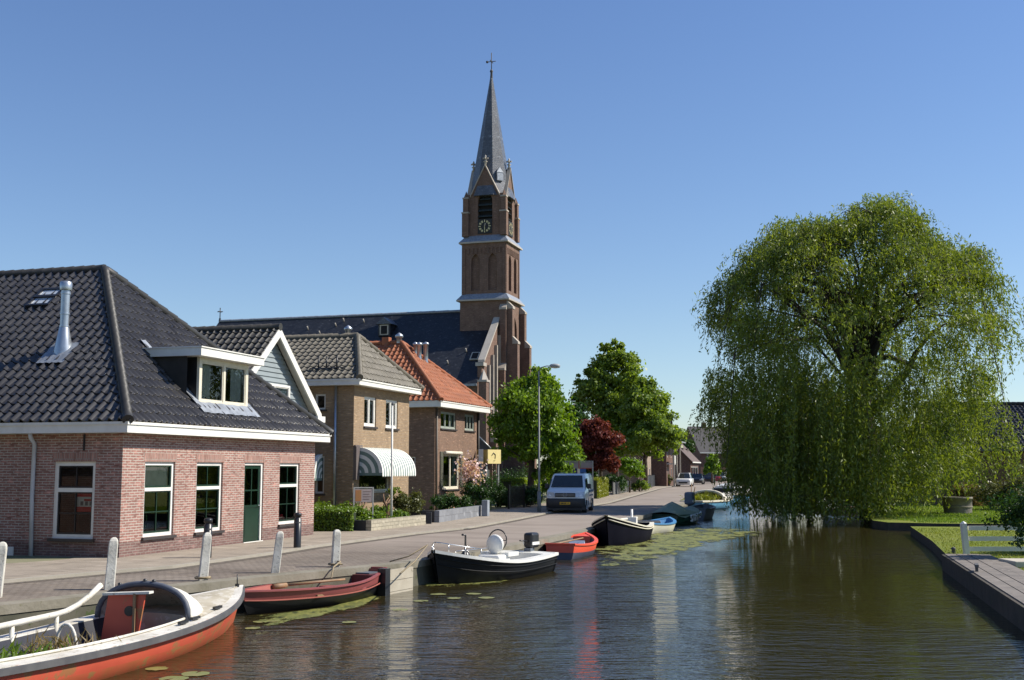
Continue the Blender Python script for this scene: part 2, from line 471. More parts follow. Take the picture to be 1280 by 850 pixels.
# water
m_wat, nt, b = _nt('canal_water')
v = coords(nt)
b.inputs['Base Color'].default_value = (.029, .024, .009, 1)
b.inputs['Roughness'].default_value = .015; b.inputs['IOR'].default_value = 1.33
b.inputs['Specular IOR Level'].default_value = .5
v1 = mapped(nt, v, (.8, 2.1, 1), (0, 0, R(8)))
n1 = noise(nt, 3.2, 3, v1, .5)
n2 = noise(nt, 11, 2, mapped(nt, v, (1, 1.5, 1), (0, 0, R(-14))), .5)
n3 = noise(nt, .9, 2, v1, .5)
s_ = nt.nodes.new('ShaderNodeMath'); s_.operation = 'MULTIPLY_ADD'
nt.links.new(n2, s_.inputs[0]); s_.inputs[1].default_value = .22; nt.links.new(n1, s_.inputs[2])
s2_ = nt.nodes.new('ShaderNodeMath'); s2_.operation = 'MULTIPLY_ADD'
nt.links.new(n3, s2_.inputs[0]); s2_.inputs[1].default_value = 1.3; nt.links.new(s_.outputs[0], s2_.inputs[2])
big = ramp(nt, noise(nt, .11, 3, mapped(nt, v, (1, .55, 1)), .6), .4, .6)
st = nt.nodes.new('ShaderNodeMapRange'); nt.links.new(big, st.inputs[0]); st.inputs[3].default_value = .2; st.inputs[4].default_value = 1.15
bp = nt.nodes.new('ShaderNodeBump'); bp.inputs['Distance'].default_value = .046
nt.links.new(st.outputs[0], bp.inputs['Strength'])
nt.links.new(s2_.outputs[0], bp.inputs['Height']); nt.links.new(bp.outputs[0], b.inputs['Normal'])
mb = MB(); mb.poly([(-60, -50, WZ), (400, -50, WZ), (400, 1500, WZ), (-60, 1500, WZ)])
struct(mb.build('water', m_wat))

# floating weed: a ragged thin mat on the water, holes by noise
m_weed, nt, b = _nt('floating_weed')
v = coords(nt)
c = mix(nt, ramp(nt, noise(nt, 1.1, 5, v), .35, .65), (.17, .18, .04), (.09, .11, .025))
c = mix(nt, ramp(nt, noise(nt, 9, 4, v, .7), .5, .7), c, (.3, .27, .07))
c = mix(nt, ramp(nt, noise(nt, 4, 6, mapped(nt, v, (1, .5, 1)), .75), .52, .62), c, (.035, .045, .012))
nt.links.new(c, b.inputs['Base Color']); b.inputs['Roughness'].default_value = .6
at_ = nt.nodes.new('ShaderNodeAttribute'); at_.attribute_name = 'cover'
hole = nt.nodes.new('ShaderNodeMath'); hole.operation = 'ADD'
nz = noise(nt, 1.6, 7, mapped(nt, v, (1, .55, 1)), .72)
nt.links.new(nz, hole.inputs[0]); nt.links.new(at_.outputs['Fac'], hole.inputs[1])
nt.links.new(ramp(nt, hole.outputs[0], .96, 1.03), b.inputs['Alpha'])
def weed(name, pts, n=1, peak=.55, label='x'):
    """pts: outline in water coordinates; cover falls to 0 at the rim"""
    c = sum((Vector(p) for p in pts), Vector((0, 0))) / len(pts)
    vs = []; cov = []; rings = (0, .35, .6, .8, 1.0); m = len(pts)
    for r in rings:
        for p in pts:
            q = c + (Vector(p) - c) * max(r, .001); vs.append((q.x, q.y, WZ + .006)); cov.append(peak * (1 - r ** 4) + .02)
    mbw = MB(); mbw.add(vs, [[i * m + k, i * m + (k + 1) % m, (i + 1) * m + (k + 1) % m, (i + 1) * m + k] for i in range(len(rings) - 1) for k in range(m)])
    o = mbw.build(name, m_weed)
    a = o.data.attributes.new('cover', 'FLOAT', 'POINT'); a.data.foreach_set('value', cov)
    return tag(o, label, 'water weed', None, 'stuff')
def wpts(l): return [tuple(at(x, y, WZ).xy) for x, y in l]
weed('floating_weed', wpts(((680, 706), (692, 692), (745, 681), (790, 667), (830, 659), (880, 652), (930, 654), (985, 660), (975, 668), (920, 676), (880, 690), (830, 706), (760, 722), (700, 726))),
     label='yellow green mat of weed floating on the open water beside the moored boats')
weed('floating_weed', wpts(((470, 727), (520, 726), (600, 722), (690, 711), (700, 717), (640, 732), (560, 737), (500, 739))), peak=.5,
     label='thin green weed fringe floating along the black sloop')
weed('floating_weed', wpts(((300, 790), (302, 771), (345, 767), (420, 757), (480, 738), (500, 738), (480, 752), (430, 768), (370, 778), (330, 786))), peak=.6,
     label='green scum floating around the maroon rowing boat')

# lily pads
m_pad = M('lily_pad_leaf', (.16, .19, .05), (.22, .2, .07), 4, .4)
pads = [(548, 742.6, 'in front of the black sloop, leftmost of four'), (568, 747.5, 'in front of the black sloop, nearest to the camera'), (592, 742, 'in front of the black sloop, furthest away'), (608, 747, 'in front of the black sloop, rightmost of four'),
        (436, 777.5, 'alone below the maroon boat'), (526, 751, 'left of the four in front of the sloop'), (342, 776, 'touching the scum by the maroon boat, right one'), (326, 777, 'touching the scum by the maroon boat, left one'),
        (142, 837, 'beside the red hull, leftmost and largest'), (196, 835.5, 'beside the red hull, second from the left'), (244, 842, 'beside the red hull, rightmost of the row'), (217, 848, 'at the bottom edge beside the red reflection'), (316, 785, 'just off the red boat bow'), (500, 762, 'small and lone between both black reflections')]
for i, (x, y, w) in enumerate(pads):
    mb = MB(); r = random.uniform(.13, .19); p = at(x, y, WZ + .012); a0 = random.uniform(0, 6)
    ring = [(r * (1 + random.uniform(-.07, .07)) * math.cos(a0 + t), r * math.sin(a0 + t), random.uniform(-.003, .004)) for t in np.linspace(.15, 6.13, 18)]
    mb.add([(0, 0, .004)] + ring, [(0, k, k + 1) for k in range(1, 18)], 0, True)
    o = mb.build('lily_pad', m_pad); o.location = p
    tag(o, 'round green lily pad ' + w, 'lily pad', 'lily pads floating on the canal')
# ------------------------------------------------------------------ house helpers
class Wall:
    """a wall plane in a house's local frame; u runs left to right seen from outside, depth goes inwards"""
    def __init__(s, o, d, L, H, house=None):
        s.o = Vector((o[0], o[1], 0)); s.d = Vector((d[0], d[1], 0)).normalized(); s.L = L; s.H = H
        s.m = Vector((-s.d.y, s.d.x, 0)); s.house = house
    def p(s, u, w, z): return s.o + s.d * u + s.m * w + Vector((0, 0, z))
    def hit(s, px, py):
        """where the sight line of a photo pixel meets this wall: (u, z)"""
        Mx = Matrix.Translation(s.house.location) @ Matrix.Rotation(s.house.rotation_euler.z, 4, 'Z')
        o = Mx @ s.o; r3 = Mx.to_3x3(); d = r3 @ s.d; m = r3 @ s.m
        dr = ray(px, py); t = (o - CAM).dot(m) / dr.dot(m); q = CAM + dr * t - o
        return q.dot(d), q.z
def wbox(mb, W, u0, u1, w0, w1, z0, z1, mi=0):
    mb.box(u0, u1, w0, w1, z0, z1, mi, tf=W.p)
def build_wall(W, opens, mats, parent, name='wall', reveal=.14, gable=None, base=None, z0=0):
    """wall face with real openings and reveals; gable = apex (u, z) ; base = (height, material index)"""
    us = sorted(set([0, W.L] + [x for o in opens for x in o[:2]])); zs = sorted(set([z0, W.H] + [x for o in opens for x in o[2:4]] + ([base] if base else [])))
    mb = MB()
    for a, b in zip(us, us[1:]):
        for c, d in zip(zs, zs[1:]):
            cu, cz = (a + b) / 2, (c + d) / 2
            if any(o[0] < cu < o[1] and o[2] < cz < o[3] for o in opens): continue
            mi = 1 if (base and cz < base) else 0
            mb.poly([W.p(a, 0, c), W.p(b, 0, c), W.p(b, 0, d), W.p(a, 0, d)], mi)
    for (a, b, c, d) in [o[:4] for o in opens]:
        w = reveal
        mb.poly([W.p(a, 0, c), W.p(a, 0, d), W.p(a, w, d), W.p(a, w, c)]); mb.poly([W.p(b, 0, c), W.p(b, w, c), W.p(b, w, d), W.p(b, 0, d)])
        mb.poly([W.p(a, 0, d), W.p(b, 0, d), W.p(b, w, d), W.p(a, w, d)]); mb.poly([W.p(a, 0, c), W.p(a, w, c), W.p(b, w, c), W.p(b, 0, c)])
    if gable: mb.poly([W.p(0, 0, W.H), W.p(W.L, 0, W.H), W.p(gable[0], 0, gable[1])])
    # inner skin so that rooms are closed
    return mb.build(name, mats, parent)
def window(W, r, parent, fw=.07, frame=WHITE, sash=None, split=None, cols=1, rows=1, upcols=None, sill=None, curtain=0, setb=.05, name='window', label=None, plants=None, room=True, uprows=1, blind=None, poster=None):
    """frame with a transom at split (0..1 from the top), glazing bars, pane, sill; r=(u0,u1,z0,z1)"""
    u0, u1, z0, z1 = r; mb = MB(); d0, d1 = setb, setb + .08
    wbox(mb, W, u0, u0 + fw, d0, d1, z0, z1); wbox(mb, W, u1 - fw, u1, d0, d1, z0, z1)
    wbox(mb, W, u0 + fw, u1 - fw, d0, d1, z1 - fw, z1); wbox(mb, W, u0 + fw, u1 - fw, d0, d1, z0, z0 + fw)
    lights = []
    if split:
        zt = z1 - (z1 - z0) * split
        wbox(mb, W, u0 + fw, u1 - fw, d0 - .01, d1, zt - fw * .5, zt + fw * .5)
        lights = [(u0 + fw, u1 - fw, z0 + fw, zt - fw * .5, cols, rows), (u0 + fw, u1 - fw, zt + fw * .5, z1 - fw, upcols or cols, uprows)]
    elif cols < 0:      # mullions of the frame itself
        n = -cols; wd = (u1 - u0 - 2 * fw) / n
        for k in range(1, n): wbox(mb, W, u0 + fw + wd * k - fw * .4, u0 + fw + wd * k + fw * .4, d0, d1, z0 + fw, z1 - fw)
        lights = [(u0 + fw + wd * k + (fw * .4 if k else 0), u0 + fw + wd * (k + 1) - (fw * .4 if k < n - 1 else 0), z0 + fw, z1 - fw, 1, rows) for k in range(n)]
    else: lights = [(u0 + fw, u1 - fw, z0 + fw, z1 - fw, cols, rows)]
    o = mb.build(name, frame, parent)
    if label: o['label'] = label
    sm = MB(); pm = MB(); sw_ = .035
    for (a, b, c, d, nc, nr) in lights:
        if sash:
            wbox(sm, W, a, a + sw_, d0 + .02, d1 - .01, c, d); wbox(sm, W, b - sw_, b, d0 + .02, d1 - .01, c, d)
            wbox(sm, W, a + sw_, b - sw_, d0 + .02, d1 - .01, c, c + sw_ * 1.3); wbox(sm, W, a + sw_, b - sw_, d0 + .02, d1 - .01, d - sw_, d)
            for k in range(1, nc):
                x = a + (b - a) * k / nc; wbox(sm, W, x - .015, x + .015, d0 + .03, d1 - .015, c + sw_, d - sw_)
            for k in range(1, nr):
                z = c + (d - c) * k / nr; wbox(sm, W, a + sw_, b - sw_, d0 + .032, d1 - .017, z - .014, z + .014)
        pm.poly([W.p(a, d0 + .05, c), W.p(b, d0 + .05, c), W.p(b, d0 + .05, d), W.p(a, d0 + .05, d)])
    if sm.v: sm.build('sash', sash, o)
    pm.build('pane', GLASS, o)
    if sill:
        s = MB(); wbox(s, W, u0 - .06, u1 + .06, -.07, setb + .0, z0 - .07, z0 - .001); s.build('sill', sill, o)
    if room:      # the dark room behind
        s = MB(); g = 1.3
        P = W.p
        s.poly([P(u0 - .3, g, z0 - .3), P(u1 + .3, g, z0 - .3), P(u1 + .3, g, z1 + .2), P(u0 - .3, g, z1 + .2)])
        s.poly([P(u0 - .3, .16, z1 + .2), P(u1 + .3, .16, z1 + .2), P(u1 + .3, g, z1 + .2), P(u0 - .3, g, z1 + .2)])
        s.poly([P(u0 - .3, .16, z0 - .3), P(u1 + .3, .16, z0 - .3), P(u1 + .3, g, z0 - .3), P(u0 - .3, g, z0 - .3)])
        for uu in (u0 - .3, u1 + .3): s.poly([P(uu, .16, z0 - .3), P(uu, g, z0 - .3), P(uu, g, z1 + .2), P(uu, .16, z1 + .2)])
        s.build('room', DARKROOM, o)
    if curtain:
        s = MB(); d = d1 + .06
        def drape(a, b, zt, zb):
            n = 14; rows_ = []
            for zz in (zt, (zt + zb) / 2, zb): rows_.append([W.p(a + (b - a) * k / n, d + .018 * math.sin(k * 2.1), zz) for k in range(n + 1)])
            s.grid(rows_)
        w = (u1 - u0) * curtain
        drape(u0 + fw, u0 + fw + w, z1 - fw, z0 + fw); drape(u1 - fw - w, u1 - fw, z1 - fw, z0 + fw)
        s.build('curtain', CURTAIN, o)
    if blind:
        s = MB(); wbox(s, W, u0 + fw, u1 - fw, d1 + .02, d1 + .03, z1 - (z1 - z0) * blind, z1 - fw); s.build('blind', CURTAIN, o)
    return o

def clip_poly_bm(me, planes):
    bm = bmesh.new(); bm.from_mesh(me)
    for co, no in planes:
        bmesh.ops.bisect_plane(bm, geom=bm.verts[:] + bm.edges[:] + bm.faces[:], plane_co=co, plane_no=no, clear_outer=True, dist=1e-5)
    bm.to_mesh(me); bm.free()
def tiled(name, poly, mat, parent, tw=.25, th=.34, amp=.04, lift=.035, ns=8, holes=()):
    """a slope of real pantiles: poly[0]->poly[1] is the eave, counter-clockwise from outside"""
    P = [Vector(p) for p in poly]
    ex = (P[1] - P[0]).normalized(); n = ex.cross(P[-1] - P[0]).normalized(); ey = n.cross(ex)
    if ey.z < 0: ey = -ey
    xs = [(p - P[0]).dot(ex) for p in P]; ys = [(p - P[0]).dot(ey) for p in P]
    x0, x1, y1 = min(xs), max(xs), max(ys)
    nx = int((x1 - x0) / tw * ns) + 2; nj = int(y1 / th) + 2
    X = x0 + np.arange(nx) * tw / ns
    ph = (X / tw) % 1.0
    prof = np.where(ph < .42, np.sin(np.pi * ph / .42) ** 1.0 * amp, -amp * .28 * np.sin(np.pi * (ph - .42) / .58))
    rows = []
    for j in range(nj):
        rows += [(j * th, 0.0), (j * th + .004, lift), (j * th + .02, lift + .004)]
    V = []; jit = np.random.default_rng(5).normal(0, .0065, (nj, nx // ns + 2))
    for ri, (y, h) in enumerate(rows):
        hh = h if h else 0
        jj = np.repeat(jit[ri // 3], ns)[:nx]
        for i in range(nx):
            V.append(P[0] + ex * float(X[i]) + ey * (y) + n * float(.02 + prof[i] + hh + jj[i]))
    F = [(r * nx + i, r * nx + i + 1, (r + 1) * nx + i + 1, (r + 1) * nx + i) for r in range(len(rows) - 1) for i in range(nx - 1)]
    me = bpy.data.meshes.new(name); me.from_pydata([tuple(v) for v in V], [], F); me.materials.append(mat)
    planes = []
    c = sum(P, Vector()) / len(P)
    for i in range(len(P)):
        a, b = P[i], P[(i + 1) % len(P)]
        no = (b - a).cross(n).normalized()
        if no.dot(c - a) > 0: no = -no
        planes.append((a, no))
    clip_poly_bm(me, planes)
    for p in me.polygons: p.use_smooth = False
    me.polygons.foreach_set('use_smooth', [True] * len(me.polygons))
    try: me.set_sharp_from_angle(angle=R(50))
    except Exception: pass
    # uv in roof metres
    uvl = me.uv_layers.new(name='UVMap')
    for l in me.loops:
        q = me.vertices[l.vertex_index].co - P[0]; uvl.data[l.index].uv = (q.dot(ex), q.dot(ey))
    o = bpy.data.objects.new(name, me); col.objects.link(o); o.parent = parent
    return o
def ridge(p, q, mat, parent, r=.13, name='ridge_tiles', step=.36):
    p, q = Vector(p), Vector(q); n = max(1, int((q - p).length / step)); pts = []; rad = []
    for k in range(n):
        a = p + (q - p) * (k / n); b = p + (q - p) * ((k + .96) / n)
        pts += [a, b]; rad += [r * 1.06, r * .9]
    mb = MB(); mb.tube(pts, rad, 10, smooth=True)
    o = mb.build(name, mat, parent)
    try: o.data.set_sharp_from_angle(angle=R(60))
    except Exception: pass
    return o
def eave_board(parent, L, D, H, o=.35, h=.22, mat=WHITE, sides=('front', 'left', 'right'), name='fascia', soff=.0):
    """white gutter board all round the eaves"""
    mb = MB(); e = .05
    x0, x1, y0, y1 = -o, L + o, -o, D + o
    mb.box(x0, x1, y0, y0 + e, H, H + h); mb.box(x0, x0 + e, y0 + e, y1, H, H + h); mb.box(x1 - e, x1, y0 + e, y1, H, H + h); mb.box(x0 + e, x1 - e, y1 - e, y1, H, H + h)
    mb.box(x0 + e, x1 - e, y0 + e, y1 - e, H + .005, H + .02)
    # proud upper lip
    mb.box(x0 - .03, x1 + .03, y0 - .03, y0 - .001, H + h - .05, H + h + .02); mb.box(x0 - .03, x0 - .001, y0 - .001, y1, H + h - .05, H + h + .02)
    return mb.build(name, mat, parent)
def soldier(W, opens, mat, parent, h=.22, name='lintel'):
    for a, b, c, d in opens:
        mb = MB(); wbox(mb, W, a - .05, b + .05, -.006, .03, d + .004, d + h); mb.build(name, mat, parent)
def pipe(parent, pts, r=.045, mat=None, name='drainpipe'):
    return MB().tube(pts, r, 10).build(name, mat or ZINC, parent)

BRICK_PINK = brick('pink_brick', (.35, .18, .145), (.27, .135, .11), (.46, .41, .36), ms=.011, stain=.24, mottle=(.55, .42))
BRICK_PURPLE = brick('plinth_brick', (.21, .12, .105), (.15, .085, .078), (.27, .23, .2), stain=.2, mottle=(.6, .4))
BRICK_LINT = brick('lintel_brick', (.36, .2, .16), (.3, .16, .13), (.3, .27, .24), .07, .3, stain=.1)
BRICK_TAN = brick('tan_brick', (.35, .245, .145), (.28, .19, .11), (.27, .22, .17), stain=.18, mottle=(.65, .35))
BRICK_BROWN = brick('brown_brick', (.25, .15, .1), (.19, .11, .075), (.21, .165, .13), stain=.2, mottle=(.6, .5))
BRICK_DARK = brick('dark_red_brick', (.17, .085, .06), (.12, .06, .045), (.16, .13, .11), stain=.25, mottle=(.6, .4))
BRICK_CH = brick('church_brick', (.205, .12, .088), (.155, .09, .067), (.22, .17, .13), w=.23, h=.075, stain=.3, mottle=(.65, .35))
TILE_BLACK = tile_mat('black_glazed_tiles', (.028, .026, .025), (.04, .038, .036), None, .26, .4, coat=.55)
TILE_BLACK2 = tile_mat('black_glazed_tiles_right', (.02, .019, .019), (.03, .028, .028), None, .3, .4, coat=.2)
TILE_RIDGE = tile_mat('dull_black_ridge', (.03, .03, .03), (.04, .04, .04), None, .5, .4)
TILE_GREY = tile_mat('grey_mossy_tiles', (.15, .135, .105), (.1, .09, .07), (.17, .155, .05), .6, .4, .03)
TILE_DK = tile_mat('brown_black_tiles', (.055, .05, .04), (.035, .033, .028), (.1, .1, .04), .4, .5, .03)
TILE_ORANGE = tile_mat('orange_tiles', (.36, .125, .055), (.25, .085, .042), (.11, .085, .05), .6, .3, .08)
SLATE = brick('church_slate', (.03, .033, .04), (.02, .022, .028), (.015, .017, .02), .3, .2, .01, .3, rough=.42, mottle=(.6, .5))
SLATE_SP = brick('spire_slate', (.13, .145, .17), (.1, .11, .135), (.05, .055, .065), .3, .2, .012, .25, rough=.4, mottle=(.8, .3))
SILLM = M('dark_sill_tile', (.05, .042, .04), (.035, .03, .03), 6, .5)

# ================================================================== house one: black hipped roof, pink brick
hp = at(148.5, 700.5)
L1, D1, H1 = 10.2, 13.5, 3.02
h1 = thing('corner_house', 'pink brick single-storey house with glossy black hipped roof, nearest on the left', 'house', (hp.x, hp.y, 0), STREET)
Wf = Wall((0, 0), (1, 0), L1, H1, h1); Ws = Wall((0, D1), (0, -1), D1, H1, h1)
def rect(W, a, b):
    u0, z1 = W.hit(*a); u1, z0 = W.hit(*b); return (u0, u1, z0, z1)
L1 = Wf.hit(393, 600)[0]; Wf.L = L1
fz0, fz1 = .83, 2.32
fw_ = []
for x0, x1 in ((180, 218), (245, 278), (349, 374)):
    u0 = Wf.hit(x0, 620)[0]; u1 = Wf.hit(x1, 620)[0]; fw_.append((u0, u1, Wf.hit(x0, 672 if x0 < 200 else (664 if x0 < 300 else 657))[1], Wf.hit(x0, 578)[1]))
zb = sum(w[2] for w in fw_) / 3; zt = sum(w[3] for w in fw_) / 3
fw_ = [(a, b, zb, zt) for a, b, c, d in fw_]
dr = (Wf.hit(305, 620)[0], Wf.hit(329, 620)[0], .08, zt)
sw1 = (Ws.hit(66, 620)[0], Ws.hit(118, 620)[0], zb + .0, zt)
build_wall(Wf, fw_ + [dr], [BRICK_PINK, BRICK_PURPLE], h1, base=.42)
build_wall(Ws, [sw1], [BRICK_PINK, BRICK_PURPLE], h1, base=.42)
build_wall(Wall((L1, 0), (0, 1), D1, H1), [], BRICK_PINK, h1); build_wall(Wall((L1, D1), (-1, 0), L1, H1), [], BRICK_PINK, h1)
for i, r in enumerate(fw_):
    w = window(Wf, r, h1, fw=.085, sash=DARKGREEN, split=.37, cols=2, rows=2, upcols=1 if i == 0 else 2, sill=SILLM, curtain=.0, blind=.36 if i == 0 else None,
           label=('tall white framed window with a drawn blind in its upper light', 'tall white framed window next to the green door', 'tall white framed window with red flowers behind the glass')[i])
    pl = MB()
    if i == 2:
        for k in range(9): ico_blob(pl, Wf.p(r[0] + .14 + k * .07, .25, r[2] + .2 + random.uniform(-.03, .06)), .05, 0, 6)
        pl.build('red_flowers', RED_FL, w)
    elif i < 2:
        g = M('house_plant_leaf', (.06, .14, .02), (.03, .08, .015), 8, .6)
        for k in range(34):
            c = Wf.p(r[0] + .15 + random.random() * .32, .2 + random.random() * .15, r[2] + .12 + random.random() * .5)
            pl.add([c, c + Vector((.05, .02, .09)), c + Vector((.02, .03, .16)), c + Vector((-.04, 0, .08))], [(0, 1, 2, 3)])
        pl.build('house_plant', g, w)
soldier(Wf, fw_ + [dr], BRICK_LINT, h1); soldier(Ws, [sw1], BRICK_LINT, h1)
w = window(Ws, sw1, h1, fw=.1, sash=BLACKP, split=.37, cols=2, rows=2, sill=SILLM, label='white framed side window with a red and white poster behind it')
ps = MB(); u0, z1 = Ws.hit(91, 616); u1, z0 = Ws.hit(111, 640)
wbox(ps, Ws, u0, u1, .15, .153, z0, z1, 0); wbox(ps, Ws, u0, u1, .146, .149, z1 - .1, z1, 1); wbox(ps, Ws, u0, u1, .146, .149, z0, z0 + .12, 1)
wbox(ps, Ws, u0 + .22, u1 - .05, .146, .149, z1 - .2, z1 - .15, 1)
for k in range(3): wbox(ps, Ws, u0 + .12 + .13 * k, u0 + .2 + .13 * k, .146, .149, (z0 + z1) / 2 - .08, (z0 + z1) / 2 + .02, 2)
ps.build('poster', [WHITE, M('poster_red', (.65, .03, .03)), M('poster_grey', (.2, .2, .2))], w)
# door
dm = MB(); u0, u1, z0, z1 = dr
wbox(dm, Wf, u0, u0 + .07, .04, .12, z0, z1); wbox(dm, Wf, u1 - .09, u1, .04, .12, z0, z1); wbox(dm, Wf, u0 + .07, u1 - .09, .04, .12, z1 - .07, z1); wbox(dm, Wf, u0, u1, -.03, .12, z0 - .08, z0)
df = dm.build('door_frame', WHITE, h1)
zc = z0 + 1.02
lf = MB(); a, b = u0 + .07, u1 - .09
wbox(lf, Wf, a, b, .075, .11, z0, zc); wbox(lf, Wf, a, a + .1, .075, .11, zc, z1 - .07); wbox(lf, Wf, b - .1, b, .075, .11, zc, z1 - .07); wbox(lf, Wf, a + .1, b - .1, .075, .11, z1 - .17, z1 - .07)
wbox(lf, Wf, (a + b) / 2 - .02, (a + b) / 2 + .02, .075, .11, zc, z1 - .17); wbox(lf, Wf, a + .1, b - .1, .077, .108, zc + .42, zc + .46)
wbox(lf, Wf, a + .12, b - .12, .068, .074, z0 + .12, zc - .12); wbox(lf, Wf, a, b, .06, .074, zc - .05, zc + .02)
door = lf.build('door', DARKGREEN, h1)
g = MB(); g.poly([Wf.p(a + .1, .09, zc), Wf.p(b - .1, .09, zc), Wf.p(b - .1, .09, z1 - .17), Wf.p(a + .1, .09, z1 - .17)]); g.build('door_glass', GLASS, door)
hd = MB(); hd.tube([Wf.p(b - .05, .05, z0 + 1.02), Wf.p(b - .05, .01, z0 + 1.02), Wf.p(b - .17, .01, z0 + 1.02)], .013, 6); hd.build('door_handle', ZINC, door)
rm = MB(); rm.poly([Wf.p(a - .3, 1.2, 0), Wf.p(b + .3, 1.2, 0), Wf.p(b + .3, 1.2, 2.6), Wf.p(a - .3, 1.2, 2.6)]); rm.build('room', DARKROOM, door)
eave_board(h1, L1, D1, H1, .36, .24)
# roof
ov = .38; ez = H1 + .25
xA, xB = -ov, L1 + ov; mid = L1 / 2
def solve_apex(px, py, x, house):
    """the point above local x (ridge line) whose picture is (px,py): returns (y, z)"""
    Mx = Matrix.Translation(house.location) @ Matrix.Rotation(house.rotation_euler.z, 4, 'Z'); inv = Mx.inverted()
    o = inv @ CAM; d = inv.to_3x3() @ ray(px, py); t = (x - o.x) / d.x; q = o + d * t; return q.y, q.z
ay, az = solve_apex(131, 338, mid, h1)
A, B = (xA, -ov, ez), (xB, -ov, ez); C_, Dd = (xB, D1 + ov, ez), (xA, D1 + ov, ez)
P1 = (mid, ay, az); P2 = (mid, D1 + ov, az)
tiled('roof', [A, B, P1], TILE_BLACK, h1, amp=.05); tiled('roof', [Dd, A, P1, P2], TILE_BLACK, h1, amp=.072, tw=.28, th=.36, ns=10); tiled('roof', [B, C_, P2, P1], TILE_BLACK, h1)
g = MB(); g.poly([C_, Dd, P2]); g.build('rear_gable', BRICK_PINK, h1)
for p, q_ in ((A, P1), (B, P1), (P1, P2)): ridge(Vector(p) + Vector((0, 0, .05)), Vector(q_) + Vector((0, 0, .05)), TILE_RIDGE, h1)
pipe(h1, [Ws.p(Ws.hit(47, 545)[0], -.28, H1 + .02), Ws.p(Ws.hit(47, 545)[0], -.25, H1 - .1), Ws.p(Ws.hit(45, 560)[0], -.06, H1 - .25), Ws.p(Ws.hit(43, 600)[0], -.06, 1.5), Ws.p(Ws.hit(41, 690)[0], -.06, .0)], .05, M('grey_white_pvc', (.5, .52, .55)))
v_ = MB(); u_, z_ = Ws.hit(12, 690); wbox(v_, Ws, u_ - .12, u_ + .12, -.03, .01, z_ - .1, z_ + .13); v_.build('air_vent', WHITE, h1)
u_ = Ws.hit(106, 545)[0]; v_ = MB(); wbox(v_, Ws, u_ - .02, u_ + .02, -.03, .0, H1 - .42, H1 - .02); v_.build('wall_anchor', BLACKP, h1)
# flue on the side slope
def on_slope(x_or_none, px, py, a, b, c, house):
    """hit of a pixel's sight line with the plane a,b,c (local)"""
    Mx = Matrix.Translation(house.location) @ Matrix.Rotation(house.rotation_euler.z, 4, 'Z'); inv = Mx.inverted()
    o = inv @ CAM; d = inv.to_3x3() @ ray(px, py); a, b, c = Vector(a), Vector(b), Vector(c)
    n = (b - a).cross(c - a).normalized(); t = (a - o).dot(n) / d.dot(n); return o + d * t, (n if n.z > 0 else -n)
fb, fn = on_slope(None, 79, 440, Dd, A, P1, h1)
fl = thing_part = MB()
fl.lathe([(.26, -.25), (.24, .05), (.135, .62), (.125, .66)], fb, 16); fl.lathe([(.115, .6), (.115, 1.68)], fb, 16)
for z in (.66, 1.0, 1.55): fl.lathe([(.128, z), (.13, z + .03), (.128, z + .05)], fb, 16)
fl.lathe([(.15, 1.66), (.16, 1.7), (.16, 1.86), (.13, 1.9), (.001, 1.92)], fb, 16)
flue = fl.build('flue', ZINC, h1)
fm = MB(); ex = Vector((0, -1, 0)); ey = fn.cross(ex).normalized(); ey = ey if ey.z > 0 else -ey
rows = [[fb + ex * (x * .42) + ey * (y * .5 - .12) + fn * (.085 + .03 * abs(math.sin(x * 7))) for x in np.linspace(-1, 1, 13)] for y in np.linspace(-1, .8, 6)]
fm.grid(rows); fm.build('flue_flashing', LEAD, h1)
sb, sn = on_slope(None, 59, 375, Dd, A, P1, h1)
sk = MB()
def slab(mb_, c, ex, ey, n, w, h, t0, t1, mi=0):
    mb_.box(-w / 2, w / 2, -h / 2, h / 2, t0, t1, mi, tf=lambda x, y, z: c + ex * x + ey * y + n * z)
slab(sk, sb + sn * .02, ex, ey, sn, .8, .1, .03, .14); 
for q_ in (-1, 1): slab(sk, sb + ex * q_ * .36, ex, ey, sn, .08, .85, .03, .14); slab(sk, sb + ey * q_ * .42, ex, ey, sn, .8, .08, .03, .139)
sk2 = MB(); slab(sk2, sb, ex, ey, sn, .64, .76, .06, .1)
so = sk.build('skylight', BLACKP, h1); sk2.build('skylight_glass', M('skylight_pane', (.45, .5, .55), (.4, .44, .5), 3, .08), so)
# dormer on the front slope
Mx = Matrix.Translation(h1.location) @ Matrix.Rotation(STREET, 4, 'Z')
def front_plane(px, py, y):     # local point on the plane local-y = y
    inv = Mx.inverted(); o = inv @ CAM; d = inv.to_3x3() @ ray(px, py); t = (y - o.y) / d.y; return o + d * t
slope_t = (az - ez) / (ay + ov)
dy = .55
for _ in range(6):
    q_ = front_plane(248, 506, dy); dy = -ov + (q_.z - ez) / slope_t
dl, dr_, dz0, dz1 = front_plane(248, 470, dy).x, front_plane(309, 480, dy).x, front_plane(248, 506, dy).z, front_plane(248, 446, dy).z
dyb = -ov + (dz1 - ez) / slope_t + .3
dm = MB(); dm.box(dl + .02, dl + .1, dy + .08, dyb, dz0 - .25, dz1); dm.box(dr_ - .1, dr_ - .02, dy + .08, dyb, dz0 - .25, dz1); dm.box(dl + .1, dr_ - .1, dyb - .3, dyb - .2, dz0, dz1)
dormer = dm.build('dormer', BLACKP, h1)
WD = Wall((dl, dy), (1, 0), dr_ - dl, 1)
ww = (dr_ - dl)
window(WD, (0, ww, dz0, dz1), dormer, fw=.13, frame=CREAM, sash=CREAM, cols=-2, setb=-.03, curtain=.24, name='dormer_window')
